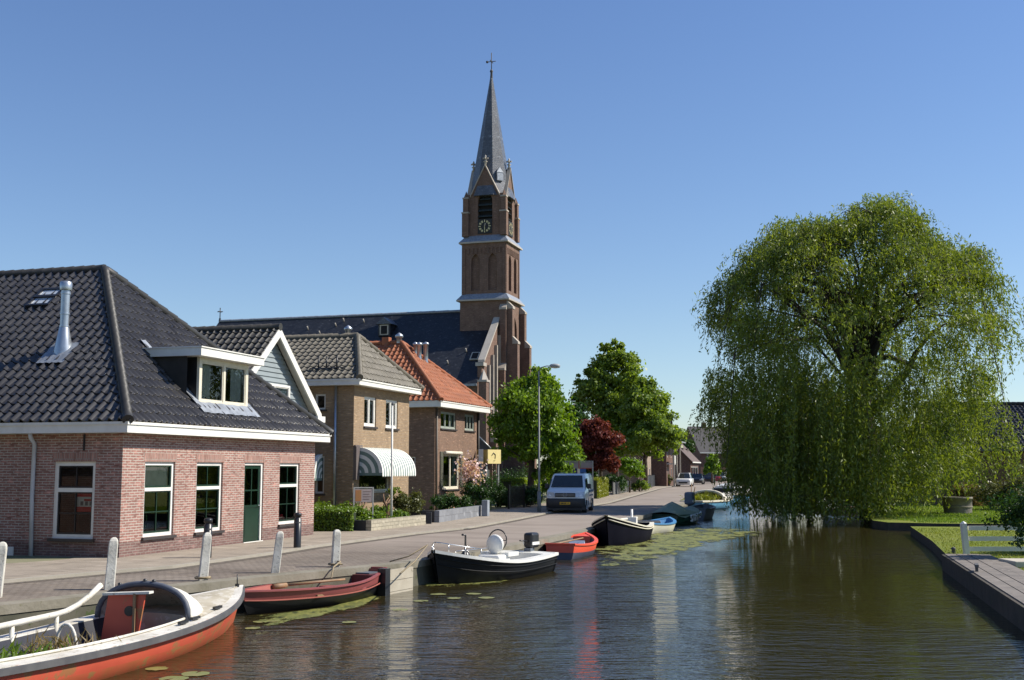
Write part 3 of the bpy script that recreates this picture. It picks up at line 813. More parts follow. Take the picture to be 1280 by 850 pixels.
dm = MB(); dm.box(dl - .42, dr_ + .38, dy - .33, dyb + .35, dz1, dz1 + .22); dm.box(dl - .45, dr_ + .41, dy - .36, dyb + .3, dz1 + .22, dz1 + .25)
dm.build('dormer_roof', WHITE, dormer)
dm = MB()
ys = lambda z: -ov + (z - ez) / slope_t
n_ = Vector((0, -slope_t, 1)).normalized()
for (x0, x1, z0, z1) in ((dl - .2, dr_ + .2, dz0 - .28, dz0 + .02), (dl - .22, dl + .0, dz0 + .02, dz1 + .45), (dr_, dr_ + .22, dz0 + .02, dz1 + .1)):
    r_ = [[Vector((x, ys(z), z)) + n_ * (.09 + .015 * math.sin(x * 25)) for x in np.linspace(x0, x1, 18 if x1 - x0 > 1 else 3)] for z in (z0, (z0 + z1) / 2, z1)]
    dm.grid(r_)
dm.build('dormer_flashing', LEAD, dormer)

# ================================================================== house two: grey clapboard gable
gx = at(350, 700)
gp = atY(350, 410, 40.0)
h2 = thing('gabled_house', 'house with grey clapboard gable, white bargeboards and dark mossy tiles behind the corner house', 'house', (gp.x, gp.y, 0), STREET)
hw = 3.35; ez2 = None
WG = Wall((-hw + .3, .35), (1, 0), 2 * hw - .6, 3.9, h2)
az2 = gp.z
WG0 = Wall((-hw, 0), (1, 0), 2 * hw, 4, h2)
ue, ze = WG0.hit(400, 515); hw = ue - hw; ez2 = ze
WG = Wall((-hw + .3, .35), (1, 0), 2 * hw - .6, ez2 - .1, h2)
sl2 = (az2 - ez2) / hw
CLAP = M('grey_blue_clapboard', (.235, .275, .29), (.2, .235, .25), 2, .6)
mb = MB(); k = 0; z = ez2 - 1.3
while z < az2 - .15:
    z1 = min(z + .17, az2 - .12)
    w0 = min(hw - .3, (az2 - .1 - z) / sl2 - .12); w1 = min(hw - .3, max(.01, (az2 - .1 - z1) / sl2 - .12))
    if w0 > .05: mb.add([(-w0, .31, z), (w0, .31, z), (w1, .345, z1), (-w1, .345, z1), (-w0, .345, z), (w0, .345, z)], [(0, 1, 2, 3), (4, 5, 1, 0)])
    z += .17
mb.poly([(-hw + .3, .36, ez2 - 1.3), (hw - .3, .36, ez2 - 1.3), (hw - .3, .36, ez2), (0, .36, az2 - .2), (-hw + .3, .36, ez2)])
gable = mb.build('clapboard_gable', CLAP, h2)
build_wall(Wall((-hw + .3, .37), (1, 0), 2 * hw - .6, ez2 - 1.2, h2), [], BRICK_BROWN, h2)
build_wall(Wall((-hw + .3, 9), (0, -1), 8.63, ez2), [], BRICK_BROWN, h2); build_wall(Wall((hw - .3, .37), (0, 1), 8.63, ez2), [], BRICK_BROWN, h2)
build_wall(Wall((hw - .3, 9), (-1, 0), 2 * hw - .6, ez2), [], BRICK_BROWN, h2, gable=(hw - .3, az2 - .2))
WGr = Wall((-hw, .3), (1, 0), 2 * hw, 4, h2)
a = WGr.hit(321, 477); b = WGr.hit(360, 501)
WN = Wall((-hw, .28), (1, 0), 2 * hw, 4, h2)
window(WN, (a[0], b[0], b[1] - .35, a[1]), h2, fw=.08, frame=WHITE, sash=WHITE, cols=-2, setb=-.06, room=False)
tiled('roof', [(-hw, 9.3, ez2), (-hw, 0, ez2), (0, 0, az2), (0, 9.3, az2)], TILE_DK, h2, tw=.26, th=.33, amp=.05)
tiled('roof', [(hw, 0, ez2), (hw, 9.3, ez2), (0, 9.3, az2), (0, 0, az2)], TILE_DK, h2, tw=.26, th=.33, amp=.05)
ridge((0, -.03, az2 + .04), (0, 9.3, az2 + .04), TILE_DK, h2)
for s in (-1, 1):
    mb = MB(); t = .24
    mb.prism([(0, -.02, az2 + .02), (s * (hw + .1), -.02, ez2 - .08), (s * (hw + .1), -.02, ez2 - .08 - t * 1.4), (0, -.02, az2 + .02 - t * 1.4)], (0, .06, 0)); mb.prism([(0, .04, az2 - .02), (s * hw, .04, ez2 - .1), (s * hw, .04, ez2 - .16), (0, .04, az2 - .08)], (0, .3, 0))
    mb.build('bargeboard', WHITE, h2, recalc=True)
    mb = MB(); mb.box(s * (hw + .35) if s < 0 else hw - .25, s * (hw - .25) if s < 0 else hw + .35, -.05, .6, ez2 - .38, ez2 - .16); mb.build('gutter_end', WHITE, h2)
    mb = MB(); mb.box(min(s * (hw - .05), s * (hw + .15)), max(s * (hw - .05), s * (hw + .15)), .6, 9.2, ez2 - .3, ez2 - .1); mb.build('gutter', WHITE, h2)

# ================================================================== house three: tan brick, grey hipped roof
p3 = atY(441, 600, 44.3)
h3 = thing('tan_house', 'tan brick two-storey house with grey hipped roof and striped awning', 'house', (p3.x, p3.y, 0), STREET)
D3 = 9.0; H3 = 5.35
W3f = Wall((0, 0), (1, 0), 6, H3, h3); L3 = W3f.hit(511, 560)[0]; W3f.L = L3
H3 = W3f.hit(441, 481.5)[1]; W3f.H = H3
W3s = Wall((0, D3), (0, -1), D3, H3, h3)
up = [rect(W3f, (455.5, 495), (470, 534)), rect(W3f, (482.5, 499), (497, 536))]
up = [(a, b, up[0][2], up[0][3]) for a, b, c, d in up]
big = (W3f.hit(449, 590)[0], W3f.hit(487, 590)[0], W3f.hit(487, 613)[1], W3f.hit(487, 562)[1])
build_wall(W3f, up + [big], BRICK_TAN, h3)
s1 = (W3s.hit(394, 500)[0], W3s.hit(407, 500)[0], W3s.hit(400, 512)[1], W3s.hit(400, 492.5)[1])
s2 = (W3s.hit(393.5, 600)[0], W3s.hit(405, 600)[0], W3s.hit(400, 617)[1], W3s.hit(400, 570)[1])
build_wall(W3s, [s1, s2], BRICK_TAN, h3)
build_wall(Wall((L3, 0), (0, 1), D3, H3), [], BRICK_TAN, h3); build_wall(Wall((L3, D3), (-1, 0), L3, H3), [], BRICK_TAN, h3)
for r in up: window(W3f, r, h3, fw=.09, sash=WHITE, cols=-2, sill=SILLM, curtain=.12)
window(W3f, big, h3, fw=.07, frame=CREAM, cols=1, sill=STONE, curtain=0, label='wide shop window under the striped awning')
for r in (s1, s2): window(W3s, r, h3, fw=.07, cols=1, sill=SILLM)
eave_board(h3, L3, D3, H3, .4, .22)
ov = .42; ez = H3 + .22
y3, z3 = solve_apex(447, 421, L3 / 2, h3)
A, B, C_, Dd = (-ov, -ov, ez), (L3 + ov, -ov, ez), (L3 + ov, D3 + ov, ez), (-ov, D3 + ov, ez)
P1, P2 = (L3 / 2, y3, z3), (L3 / 2, D3 - 1, z3)
tiled('roof', [A, B, P1], TILE_GREY, h3, tw=.27, amp=.04); tiled('roof', [Dd, A, P1, P2], TILE_GREY, h3, tw=.27, amp=.045); tiled('roof', [B, C_, P2, P1], TILE_GREY, h3, tw=.27); tiled('roof', [C_, Dd, P2], TILE_GREY, h3, tw=.27)
for p, q_ in ((A, P1), (B, P1), (P1, P2)): ridge(Vector(p) + Vector((0, 0, .05)), Vector(q_) + Vector((0, 0, .05)), TILE_GREY, h3)
pipe(h3, [W3s.p(W3s.hit(421, 490)[0], -.08, H3), W3s.p(W3s.hit(421, 490)[0], -.08, 0.05)], .05)
# four tall black roof hooks (snow guard / aerial) on the side slope
mb = MB()
for px, py in ((398, 463), (408, 463), (421, 462)):
    c, n = on_slope(None, px, py, Dd, A, P1, h3); mb.tube([c, c + Vector((0, 0, .55))], .035, 6); mb.tube([c + Vector((0, -.35, 0)) + n * .08, c + Vector((0, .35, 0)) + n * .08], .03, 6)
mb.build('roof_hook', BLACKP, h3)
vc, n = on_slope(None, 457, 425, B, C_, P2, h3)
mb = MB(); c = Vector((L3 / 2 + .15, y3 + .5, z3 - .1)); mb.lathe([(.1, 0), (.1, .4), (.17, .42), (.17, .5), (.02, .62)], c, 10); mb.build('roof_vent', ZINC, h3)
# awnings
m_aw_w = M('awning_white', (.75, .75, .7), (.7, .7, .66), 5, .8); m_aw_g = M('awning_green', (.17, .24, .21), (.14, .2, .18), 5, .8)
def awning(W, u0, u1, zt, drop, depth, ns, parent, nm, lab, cat='awning'):
    """quarter-round striped hood between u0 and u1 with striped cheeks and scalloped hem"""
    arc = [(-depth * math.sin(t), zt - drop * (1 - math.cos(t))) for t in np.linspace(.0, math.pi / 2, 11)]
    arc = [(-depth * math.sin(t) ** .9, zt - drop * (1 - math.cos(t)) ** .95) for t in np.linspace(.001, math.pi / 2, 11)]
    mb = MB(); w = (u1 - u0) / ns
    for k in range(ns):
        a, b = u0 + k * w, u0 + (k + 1) * w
        mb.grid([[W.p(a, y, z) for y, z in arc], [W.p(b, y, z) for y, z in arc]], k % 2)
        yh, zh = arc[-1]
        mb.add([W.p(a, yh, zh), W.p(b, yh, zh), W.p(b, yh, zh - .1), W.p((a + b) / 2, yh, zh - .15), W.p(a, yh, zh - .1)], [(0, 1, 2, 3, 4)], k % 2)
    for u in (u0, u1):
        rings = [[W.p(u, y * f, zt - drop + (z - (zt - drop)) * f) for y, z in arc] for f in np.linspace(0.02, 1, 8)]
        for i in range(7): mb.grid([rings[i], rings[i + 1]], i % 2 if True else 0)
        mb.add([W.p(u, 0, zt - drop), W.p(u, arc[-1][0], zt - drop), W.p(u, arc[-1][0], zt - drop - .1), W.p(u, 0, zt - drop - .1)], [(0, 1, 2, 3)], 1)
    o = mb.build(nm, [m_aw_w, m_aw_g], parent)
    if lab: tag(o, lab)
    return o
au0, azt = W3f.hit(447, 560); au1, _ = W3f.hit(512, 568)
AW_D = 1.05
au1 = W3f.hit(490, 600)[0]
awning(W3f, au0, au1, W3f.hit(447, 559)[1], .98, 1.05, 29, h3, 'awning', 'green and white striped quarter-round awning')
mb = MB(); a_ = W3f.hit(442, 560)[0]; wbox(mb, W3f, a_, a_ + .3, -.12, .0, 1.75, W3f.hit(442, 558)[1]); wbox(mb, W3f, a_ - .03, a_ + .6, -.1, -.02, W3f.hit(442, 558)[1], W3f.hit(442, 558)[1] + .05)
mb.build('shutter', M('brown_shutter', (.13, .11, .1), (.1, .08, .08)), h3)
awning(W3s, W3s.hit(394, 580)[0] - 1.6, W3s.hit(403, 580)[0] + .0, W3s.hit(396, 568)[1], .9, .7, 13, h3, 'awning', 'small side awning in pale stripes')

# ================================================================== house four: brown brick, orange roof
p4 = atY(543, 600, 59.5)
h4 = thing('orange_roof_house', 'brown brick two-storey house with orange tiled hipped roof', 'house', (p4.x, p4.y, 0), R(71.5))
D4 = 8.5
W4f = Wall((0, 0), (1, 0), 6, 5.3, h4); L4 = W4f.hit(597, 560)[0]; H4 = W4f.hit(543, 509)[1]; W4f.L = L4; W4f.H = H4
W4s = Wall((0, D4), (0, -1), D4, H4, h4)
up = [rect(W4f, (551, 514), (570, 537)), rect(W4f, (581, 516), (593, 540))]
up = [(a, b, up[0][2], min(up[0][3], H4 - .1)) for a, b, c, d in up]
lo = rect(W4f, (553.5, 567), (574, 611)); dor = (W4f.hit(583, 580)[0], W4f.hit(592, 580)[0], 0.9, W4f.hit(583, 573)[1])
build_wall(W4f, up + [lo, dor], BRICK_BROWN, h4)
ss = (W4s.hit(511, 585)[0], W4s.hit(519, 585)[0], W4s.hit(515, 590)[1], W4s.hit(515, 571)[1])
build_wall(W4s, [ss], BRICK_BROWN, h4)
build_wall(Wall((L4, 0), (0, 1), D4, H4), [], BRICK_BROWN, h4); build_wall(Wall((L4, D4), (-1, 0), L4, H4), [], BRICK_BROWN, h4)
GREY_GR = M('grey_green_paint', (.33, .36, .31), (.28, .31, .27), 4, .5)
for r in up: window(W4f, r, h4, fw=.08, frame=GREY_GR, sash=GREY_GR, cols=-2 if r[1] - r[0] < 1.5 else -3, sill=SILLM, curtain=.15)
window(W4f, lo, h4, fw=.1, frame=CREAM, sash=CREAM, cols=-2, sill=SILLM, curtain=.2, label='ground floor window with white half curtain and rolled sun blind')
mb = MB(); wbox(mb, W4f, lo[0] + .1, lo[1] - .1, .16, .17, lo[2] + .1, lo[2] + .75); mb.build('half_curtain', CURTAIN, h4)
window(W4f, dor, h4, fw=.05, frame=BLACKP, sill=None); window(W4s, ss, h4, fw=.06)
mb = MB(); c = [W4f.p(lo[0] + (lo[1] - lo[0]) * t, -.12 - .0, lo[3] + .1 - .18 * math.sin(math.pi * t)) for t in np.linspace(0, 1, 9)]
mb.tube([W4f.p(lo[0], -.12, lo[3] + .05), W4f.p(lo[1], -.12, lo[3] + .05)], .09, 8); mb.build('sun_blind', CREAM, h4)
for u in (lo[0] - .42, lo[1] + .05):
    mb = MB(); wbox(mb, W4f, u, u + .36, -.05, -.004, lo[2] + .1, lo[3] + .1)
    for k in range(14): wbox(mb, W4f, u + .04, u + .32, -.065, -.051, lo[2] + .2 + k * .11, lo[2] + .27 + k * .11)
    mb.build('shutter', M('olive_shutter', (.1, .1, .07), (.08, .08, .06)), h4)
eave_board(h4, L4, D4, H4, .55, .3)
ov = .58; ez = H4 + .3
y4, z4 = solve_apex(502, 429, L4 / 2, h4)
A, B, C_, Dd = (-ov, -ov, ez), (L4 + ov, -ov, ez), (L4 + ov, D4 + ov, ez), (-ov, D4 + ov, ez)
P1, P2 = (L4 / 2, y4, z4), (L4 / 2, D4 - 1.5, z4)
tiled('roof', [A, B, P1], TILE_ORANGE, h4, tw=.3, th=.36, amp=.05); tiled('roof', [Dd, A, P1, P2], TILE_ORANGE, h4, tw=.3, th=.36, amp=.05); tiled('roof', [B, C_, P2, P1], TILE_ORANGE, h4, tw=.3); tiled('roof', [C_, Dd, P2], TILE_ORANGE, h4)
for p, q_ in ((A, P1), (B, P1), (P1, P2)): ridge(Vector(p) + Vector((0, 0, .05)), Vector(q_) + Vector((0, 0, .05)), TILE_ORANGE, h4)
pipe(h4, [W4f.p(.12, -.07, H4), W4f.p(.12, -.07, .05)], .05, M('brown_pipe', (.12, .1, .08))); pipe(h4, [W4f.p(L4 - .06, -.07, H4), W4f.p(L4 - .06, -.07, .05)], .06, M('dark_pipe', (.04, .035, .03)))
for px, py, h_, r in ((524, 449, .75, .12), (532, 453, .95, .13), (519, 443, .5, .1)):
    c, n = on_slope(None, px, py, A, B, P1, h4); mb = MB(); mb.lathe([(r * 1.3, -.2), (r, .1), (r, h_), (r * 1.35, h_ + .02), (r * 1.35, h_ + .12), (.01, h_ + .2)], c, 10); mb.build('metal_flue', ZINC, h4)
mb = MB(); c = Vector((L4 / 2, y4 + .15, z4)); mb.lathe([(.16, 0), (.16, .3), (.22, .32), (.22, .45), (.01, .6)], c, 10); mb.build('roof_vent', ZINC, h4)
mb = MB(); mb.box(L4 / 2 - .2, L4 / 2 + .2, y4 + .7, y4 + 1.1, z4 - .1, z4 + .35); mb.build('chimney', TILE_ORANGE, h4)
# ================================================================== church
SX = Vector((0, 0, 0))
ch = thing('church', 'tall brown brick church with slate nave roof, clock tower and pointed spire', 'church', (-2.25, 123.2, 0), STREET)
# local x = along the street (away), local y = away from the street ; street face is y=-2.6
TW = 2.6
chM = Matrix.Translation(ch.location) @ Matrix.Rotation(STREET, 4, 'Z'); chI = chM.inverted()
def chz(py, lx=-TW, ly=0):
    w = chM @ Vector((lx, ly, 0)); return atY(640, py, w.y).z
z_l1, z_l2, z_bt, z_gp, z_tip, z_cross = chz(376), chz(301), chz(241), chz(206), chz(92, 0), chz(66, 0)
z_l1 = chz(374)
COPE_P = M('pale_coping_stone', (.44, .4, .345), (.34, .31, .265), 1.2, .7)
STONE_W = M('church_stone_band', (.4, .35, .29), (.3, .265, .22), 1, .8)
LOUV = M('louvre_slats', (.035, .05, .05), (.025, .035, .035), 2, .6)
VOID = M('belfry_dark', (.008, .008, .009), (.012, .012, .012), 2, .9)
def arch_pts(w, h, n=7):
    """pointed arch outline (x, z) from bottom left, over the apex, to bottom right; w half width, h total height"""
    hs = h - w * 1.75; pts = [(-w, 0), (-w, hs)]
    r = 2 * w * 1.02; cx = r - w
    a1 = math.acos(cx / r)
    for k in range(1, n + 1):
        t = a1 * k / n; pts.append((cx - r * math.cos(t), hs + r * math.sin(t) * (1.75 * w) / (r * math.sin(a1))))
    rt = [(-x, z) for x, z in pts[:-1]][::-1]
    return pts + rt
class Face:      # outer face of a square shaft, k = 0 near (-x), 1 street (-y), 2 far, 3 inner
    def __init__(s, k, h): 
        s.n = [Vector((-1, 0, 0)), Vector((0, -1, 0)), Vector((1, 0, 0)), Vector((0, 1, 0))][k]; s.t = s.n.cross(Vector((0, 0, -1))); s.h = h
        s.t = Vector((0, 0, 1)).cross(s.n)
    def p(s, u, w, z): return s.n * (s.h - w) + s.t * u + Vector((0, 0, z))
def fbox(mb, F, u0, u1, w0, w1, z0, z1, mi=0): mb.box(u0, u1, w0, w1, z0, z1, mi, tf=F.p)
def facewall(mb, F, half, z0, z1, arches, mi=0):
    """square face with pointed openings cut out; arches = (uc, w, zb, h)"""
    edges = sorted(set([-half, half] + [a[0] - a[1] for a in arches] + [a[0] + a[1] for a in arches]))
    for a, b in zip(edges, edges[1:]):
        ar = next((q for q in arches if q[0] - q[1] < (a + b) / 2 < q[0] + q[1]), None)
        if not ar: mb.poly([F.p(a, 0, z0), F.p(b, 0, z0), F.p(b, 0, z1), F.p(a, 0, z1)], mi); continue
        uc, w, zb, h = ar; pts = arch_pts(w, h)
        if zb > z0: mb.poly([F.p(a, 0, z0), F.p(b, 0, z0), F.p(b, 0, zb), F.p(a, 0, zb)], mi)
        up_ = [(x, z) for x, z in pts[1:-1]]
        for (xa, za), (xb, zb_) in zip(up_, up_[1:]):
            if xb - xa > 1e-6: mb.poly([F.p(uc + xa, 0, zb + za), F.p(uc + xb, 0, zb + zb_), F.p(uc + xb, 0, z1), F.p(uc + xa, 0, z1)], mi)
def arch_reveal(mb, F, ar, dep, mi=0, back=None):
    uc, w, zb, h = ar; pts = arch_pts(w, h)
    for (xa, za), (xb, zb_) in zip(pts, pts[1:] + pts[:1]): mb.poly([F.p(uc + xa, 0, zb + za), F.p(uc + xa, dep, zb + za), F.p(uc + xb, dep, zb + zb_), F.p(uc + xb, 0, zb + zb_)], mi)
    if back is not None: mb.poly([F.p(uc + x, dep, zb + z) for x, z in pts], back)
# --- base of the tower
mb = MB()
for k in range(4):
    F = Face(k, TW); ar = []
    if k == 1: ar = [(0, .95, 8.0, z_l1 - 9.6)]
    facewall(mb, F, TW, 0, z_l1, ar)
    for a in ar: arch_reveal(mb, F, a, .6, 0, 0)
mb.build('tower_base', BRICK_CH, ch)
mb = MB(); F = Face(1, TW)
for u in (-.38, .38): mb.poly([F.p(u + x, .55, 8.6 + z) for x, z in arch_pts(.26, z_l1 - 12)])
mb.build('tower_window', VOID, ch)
# buttresses of the street front, stepped, with pale weatherings
def buttress(u, wd, steps, F, nm='buttress'):
    """steps: (z top, projection)"""
    mb = MB(); sm = MB(); z0 = 0
    for i, (z1, pr) in enumerate(steps):
        nx = steps[i + 1][1] if i + 1 < len(steps) else 0
        mb.box(u - wd / 2, u + wd / 2, -pr, 0, z0, z1, tf=F.p)
        zz = z1 + (pr - nx) * 1.1
        sm.add([F.p(u - wd / 2 - .04, -pr - .06, z1 + .002), F.p(u + wd / 2 + .04, -pr - .06, z1 + .002), F.p(u + wd / 2 + .04, -nx, zz), F.p(u - wd / 2 - .04, -nx, zz),
                F.p(u - wd / 2 - .04, -pr - .06, z1 - .22), F.p(u + wd / 2 + .04, -pr - .06, z1 - .22), F.p(u + wd / 2 + .04, -nx, z1 - .22), F.p(u - wd / 2 - .04, -nx, z1 - .22)],
               [(0, 1, 2, 3), (4, 5, 1, 0), (5, 6, 2, 1), (7, 4, 0, 3), (6, 7, 3, 2)])
        z0 = z1
    o = mb.build(nm, BRICK_CH, ch); sm.build('weathering', STONE_W, o, recalc=True)
F1 = Face(1, TW)
for u in (-TW + .35, TW - .35): buttress(u, .75, [(z_l1 - 10, 1.7), (z_l1 - 4.6, 1.15), (z_l1 - .9, .6)], F1)
F2 = Face(2, TW)
for u in (-TW + .35,): buttress(u, .75, [(z_l1 - 9, 1.4), (z_l1 - 4.0, 1.0), (z_l1 - 1.0, .55)], F2)
F0 = Face(0, TW)
buttress(TW - .35, .7, [(z_l1 - 7.4, .9), (z_l1 - 1.0, .38)], F0)
# --- sloped ledges
def ledge(nm, h0, h1, z, hh, over=.32):
    mb = MB(); mb.box(-h0 - over, h0 + over, -h0 - over, h0 + over, z - .16, z, 1)
    a = h0 + over - .02; b = h1
    mb.add([(-a, -a, z), (a, -a, z), (a, a, z), (-a, a, z), (-b, -b, z + hh), (b, -b, z + hh), (b, b, z + hh), (-b, b, z + hh)], [(0, 1, 5, 4), (1, 2, 6, 5), (2, 3, 7, 6), (3, 0, 4, 7)], 0)
    mb.build(nm, [LEAD, COPE_P], ch)
T2, T3 = 2.42, 2.12
ledge('lower_ledge', TW, T2, z_l1, .62); ledge('upper_ledge', T2, T3, z_l2 - .05, .75)
# --- middle stage with twin blind arches and a corbel frieze
mb = MB(); fr = MB()
for k in range(4):
    F = Face(k, T2); zb = z_l1 + 1.0; ar = [(-.95, .48, zb, 3.9), (.95, .48, zb, 3.9)]
    facewall(mb, F, T2, z_l1, z_l2, ar)
    for a in ar: arch_reveal(mb, F, a, .28, 0, 0)
    for s in (-1, 1): fbox(fr, F, s * T2 - (.34 if s > 0 else 0), s * T2 + (.34 if s < 0 else 0), -.07, .0, z_l1 + .6, z_l2 - .2)
    for j in range(9):
        u = -1.75 + j * .4375; fbox(fr, F, u - .1, u + .1, -.07, 0, z_l2 - 1.35, z_l2 - .75); 
    fbox(fr, F, -T2 + .34, T2 - .34, -.07, 0, z_l2 - .75, z_l2 - .2)
mid_o = mb.build('tower_middle', BRICK_CH, ch); fr.build('corbel_frieze', BRICK_CH, mid_o)
# --- belfry with louvred openings, gables and clocks
GW = 1.5
def gablewall(mb, F, half, z0, ar):
    uc, w, zb_, h = ar; pts = arch_pts(w, h)[1:-1]; top = lambda x: max(z_bt, z_gp - (z_gp - z_bt) / GW * abs(x))
    for a, b in ((-half, -GW), (-GW, -w), (w, GW), (GW, half)): mb.poly([F.p(a, 0, z0), F.p(b, 0, z0), F.p(b, 0, top(b)), F.p(a, 0, top(a))])
    mb.poly([F.p(-w, 0, z0), F.p(w, 0, z0), F.p(w, 0, zb_), F.p(-w, 0, zb_)])
    for (xa, za), (xb, zc_) in zip(pts, pts[1:]):
        if xb - xa > 1e-6: mb.poly([F.p(xa, 0, zb_ + za), F.p(xb, 0, zb_ + zc_), F.p(xb, 0, top(xb)), F.p(xa, 0, top(xa))])
zb = z_l2 + .7; mb = MB(); lo_ = MB(); clk = []
for k in range(4):
    F = Face(k, T3); arb = (0, .82, zb + 1.75, chz(235) - zb - 1.75)
    gablewall(mb, F, T3 - .001, z_l2, arb); arch_reveal(mb, F, arb, .45, 0)
    # gable over the face
    lo_.poly([F.p(x, .44, arb[2] + z) for x, z in arch_pts(arb[1], arb[3])], 1)
    for j in range(int((arb[3] - .5) / .62)):
        z = arb[2] + .25 + j * .62
        ww = arb[1] - .02 if z < arb[2] + arb[3] - 1.5 else max(.15, (arb[2] + arb[3] - z) * .5)
        lo_.add([F.p(-ww, .06, z), F.p(ww, .06, z), F.p(ww, .36, z + .26), F.p(-ww, .36, z + .26), F.p(-ww, .06, z + .04), F.p(ww, .06, z + .04)], [(0, 1, 2, 3), (0, 4, 5, 1), (4, 3, 2, 5)], 0)
belf = mb.build('belfry', BRICK_CH, ch); lo_.build('louvres', [LOUV, VOID], belf)
for k in range(4):
    F = Face(k, T3)
    cp = MB()
    for s in (-1, 1):
        a, b = F.p(s * 1.66, -.12, z_bt - .32), F.p(0, -.12, z_gp + .0)
        w_ = Vector((0, 0, .2)); cp.prism([a, b, b + w_, a + w_], -F.n * .4)
    cp.build('gable_coping', STONE_W, belf, recalc=True)
    fi = MB(); c = F.p(0, .1, z_gp); fi.tube([c, c + Vector((0, 0, 1.0))], [.14, .07], 8); fi.lathe([(.02, .35), (.24, .5), (.02, .66)], c, 8); fi.box(c.x - .3, c.x + .3, c.y - .07, c.y + .07, c.z + .78, c.z + .93); fi.box(c.x - .07, c.x + .07, c.y - .3, c.y + .3, c.z + .781, c.z + .929); fi.lathe([(.1, .95), (.1, 1.1), (.01, 1.25)], c, 8)
    fi.build('finial', COPE_P, belf)
    # corner buttresses
for sx_ in (-1, 1):
    for sy_ in (-1, 1):
        mb = MB(); sm = MB()
        for (hw_, z0, z1) in ((.36, zb - .1, zb + 2.4), (.28, zb + 2.4, zb + 4.0)):
            cx, cy = sx_ * (T3 + .0), sy_ * (T3 + .0)
            mb.box(cx - hw_, cx + hw_, cy - hw_, cy + hw_, z0, z1)
            sm.box(cx - hw_ - .05, cx + hw_ + .05, cy - hw_ - .05, cy + hw_ + .05, z1, z1 + .16)
        mb.lathe([(.3, zb + 4.16), (.001, zb + 4.9)], (cx, cy, 0), 4, smooth=False)
        o = mb.build('corner_buttress', BRICK_CH, belf); sm.build('weathering', STONE_W, o)
def clock(F):
    mb = MB(); zc = zb + .95; hs = .78; C0 = lambda u, w, z: F.p(u, w, zc + z)
    mb.box(-hs, hs, -.1, .0, -hs, hs, 0, tf=C0)
    o = mb.build('clock_face', M('clock_black', (.012, .014, .014)), belf)
    mk = MB()
    def bar(a, r0, r1, w):
        ca, sa = math.sin(a), math.cos(a); pts = [(r0, -w), (r1, -w), (r1, w), (r0, w)]
        q = [C0(r * ca + t * sa, -.125, r * sa - t * ca) for r, t in pts]; mk.prism(q, F.n * .02)
    for h in range(12):
        a = math.pi * h / 6; wdt = .05 if h % 3 else .075
        bar(a, .43, .68, wdt * .5); 
        if h in (1, 2, 4, 7, 8, 10, 11, 5): bar(a + .13, .45, .66, .022); bar(a - .13, .45, .66, .022)
    mk.build('clock_numerals', BRASS, o)
    mk = MB(); bar(math.pi, -.12, .52, .035); mk.build('minute_hand', BRASS, o)
    mk = MB(); bar(R(14), -.1, .34, .05); mk.build('hour_hand', COPE_P, o)
clock(Face(0, T3)); clock(Face(1, T3))
# --- spire: broached octagon
z0 = z_bt - .1; mb = MB()
def octr(r, z, sq=0): 
    out = []
    for k in range(8):
        a = math.pi / 8 + k * math.pi / 4; out.append((r * math.cos(a) / math.cos(math.pi / 8), r * math.sin(a) / math.cos(math.pi / 8), z))
    return out
rings = [octr(2.45, z0 - .1), octr(1.95, z0 + 1.6), octr(1.62, z0 + 3.6), octr(.06, z_tip)]
sp_rows = rings; mb.grid(sp_rows, 0, False, True); mb.poly(octr(2.45, z0 - .1)[::-1])
spire = mb.build('spire', SLATE_SP, ch)
for k in range(4):     # small gabled roofs that run back from the gables into the spire
    F = Face(k, T3); rf = MB()
    rf.add([F.p(-1.6, -.08, z_bt - .2), F.p(0, -.08, z_gp + .02), F.p(0, 1.6, z_gp + .02), F.p(-1.6, 1.7, z_bt - .2), F.p(1.6, -.08, z_bt - .2), F.p(1.6, 1.7, z_bt - .2)], [(0, 1, 2, 3), (1, 4, 5, 2)])
    rf.build('gable_roof', SLATE, spire)
mb = MB()      # ridge crockets along one arris
a = Vector(octr(1.95, z0 + 1.6)[4]); b = Vector((0, 0, z_tip))
for k in range(26):
    for vi in (4,):
        p_ = Vector(octr(1.62, z0 + 3.6)[vi]).lerp(b, k / 27); d_ = Vector((p_.x, p_.y, 0)).normalized(); mb.tube([p_, p_ + d_ * .16 + Vector((0, 0, .05))], .035, 5)
mb.build('crockets', LEAD, spire)
mb = MB(); mb.box(-.35, .35, -.1, .1, 0, .9, tf=lambda x, y, z: Vector((-1.38, -1.38, z0 + 1.6)) + Vector((.707, -.707, 0)) * x + Vector((-.707, -.707, 0)) * y * 2 + Vector((.05, .05, 1)) * z); mb.prism([Vector((-1.38, -1.38, z0 + 2.5)) + Vector((.707, -.707, 0)) * s for s in (-.4, .4)] + [Vector((-1.3, -1.3, z0 + 3.1))], (-.12, -.12, 0)); mb.build('spire_hatch', LEAD, spire)
mb = MB(); mb.lathe([(.16, -.5), (.12, .1), (.2, .25), (.06, .5)], (0, 0, z_tip), 8); mb.tube([(0, 0, z_tip), (0, 0, z_cross)], .05, 6)
zc = z_cross - 1.0
mb.tube([(0, -.5, zc), (0, .5, zc)], .045, 6); mb.tube([(-.5, 0, zc), (.5, 0, zc)], .045, 6); mb.lathe([(.13, -.1), (.13, .1)], (0, .5, zc), 6)
mb.build('cross', M('wrought_iron', (.05, .05, .055)), spire)
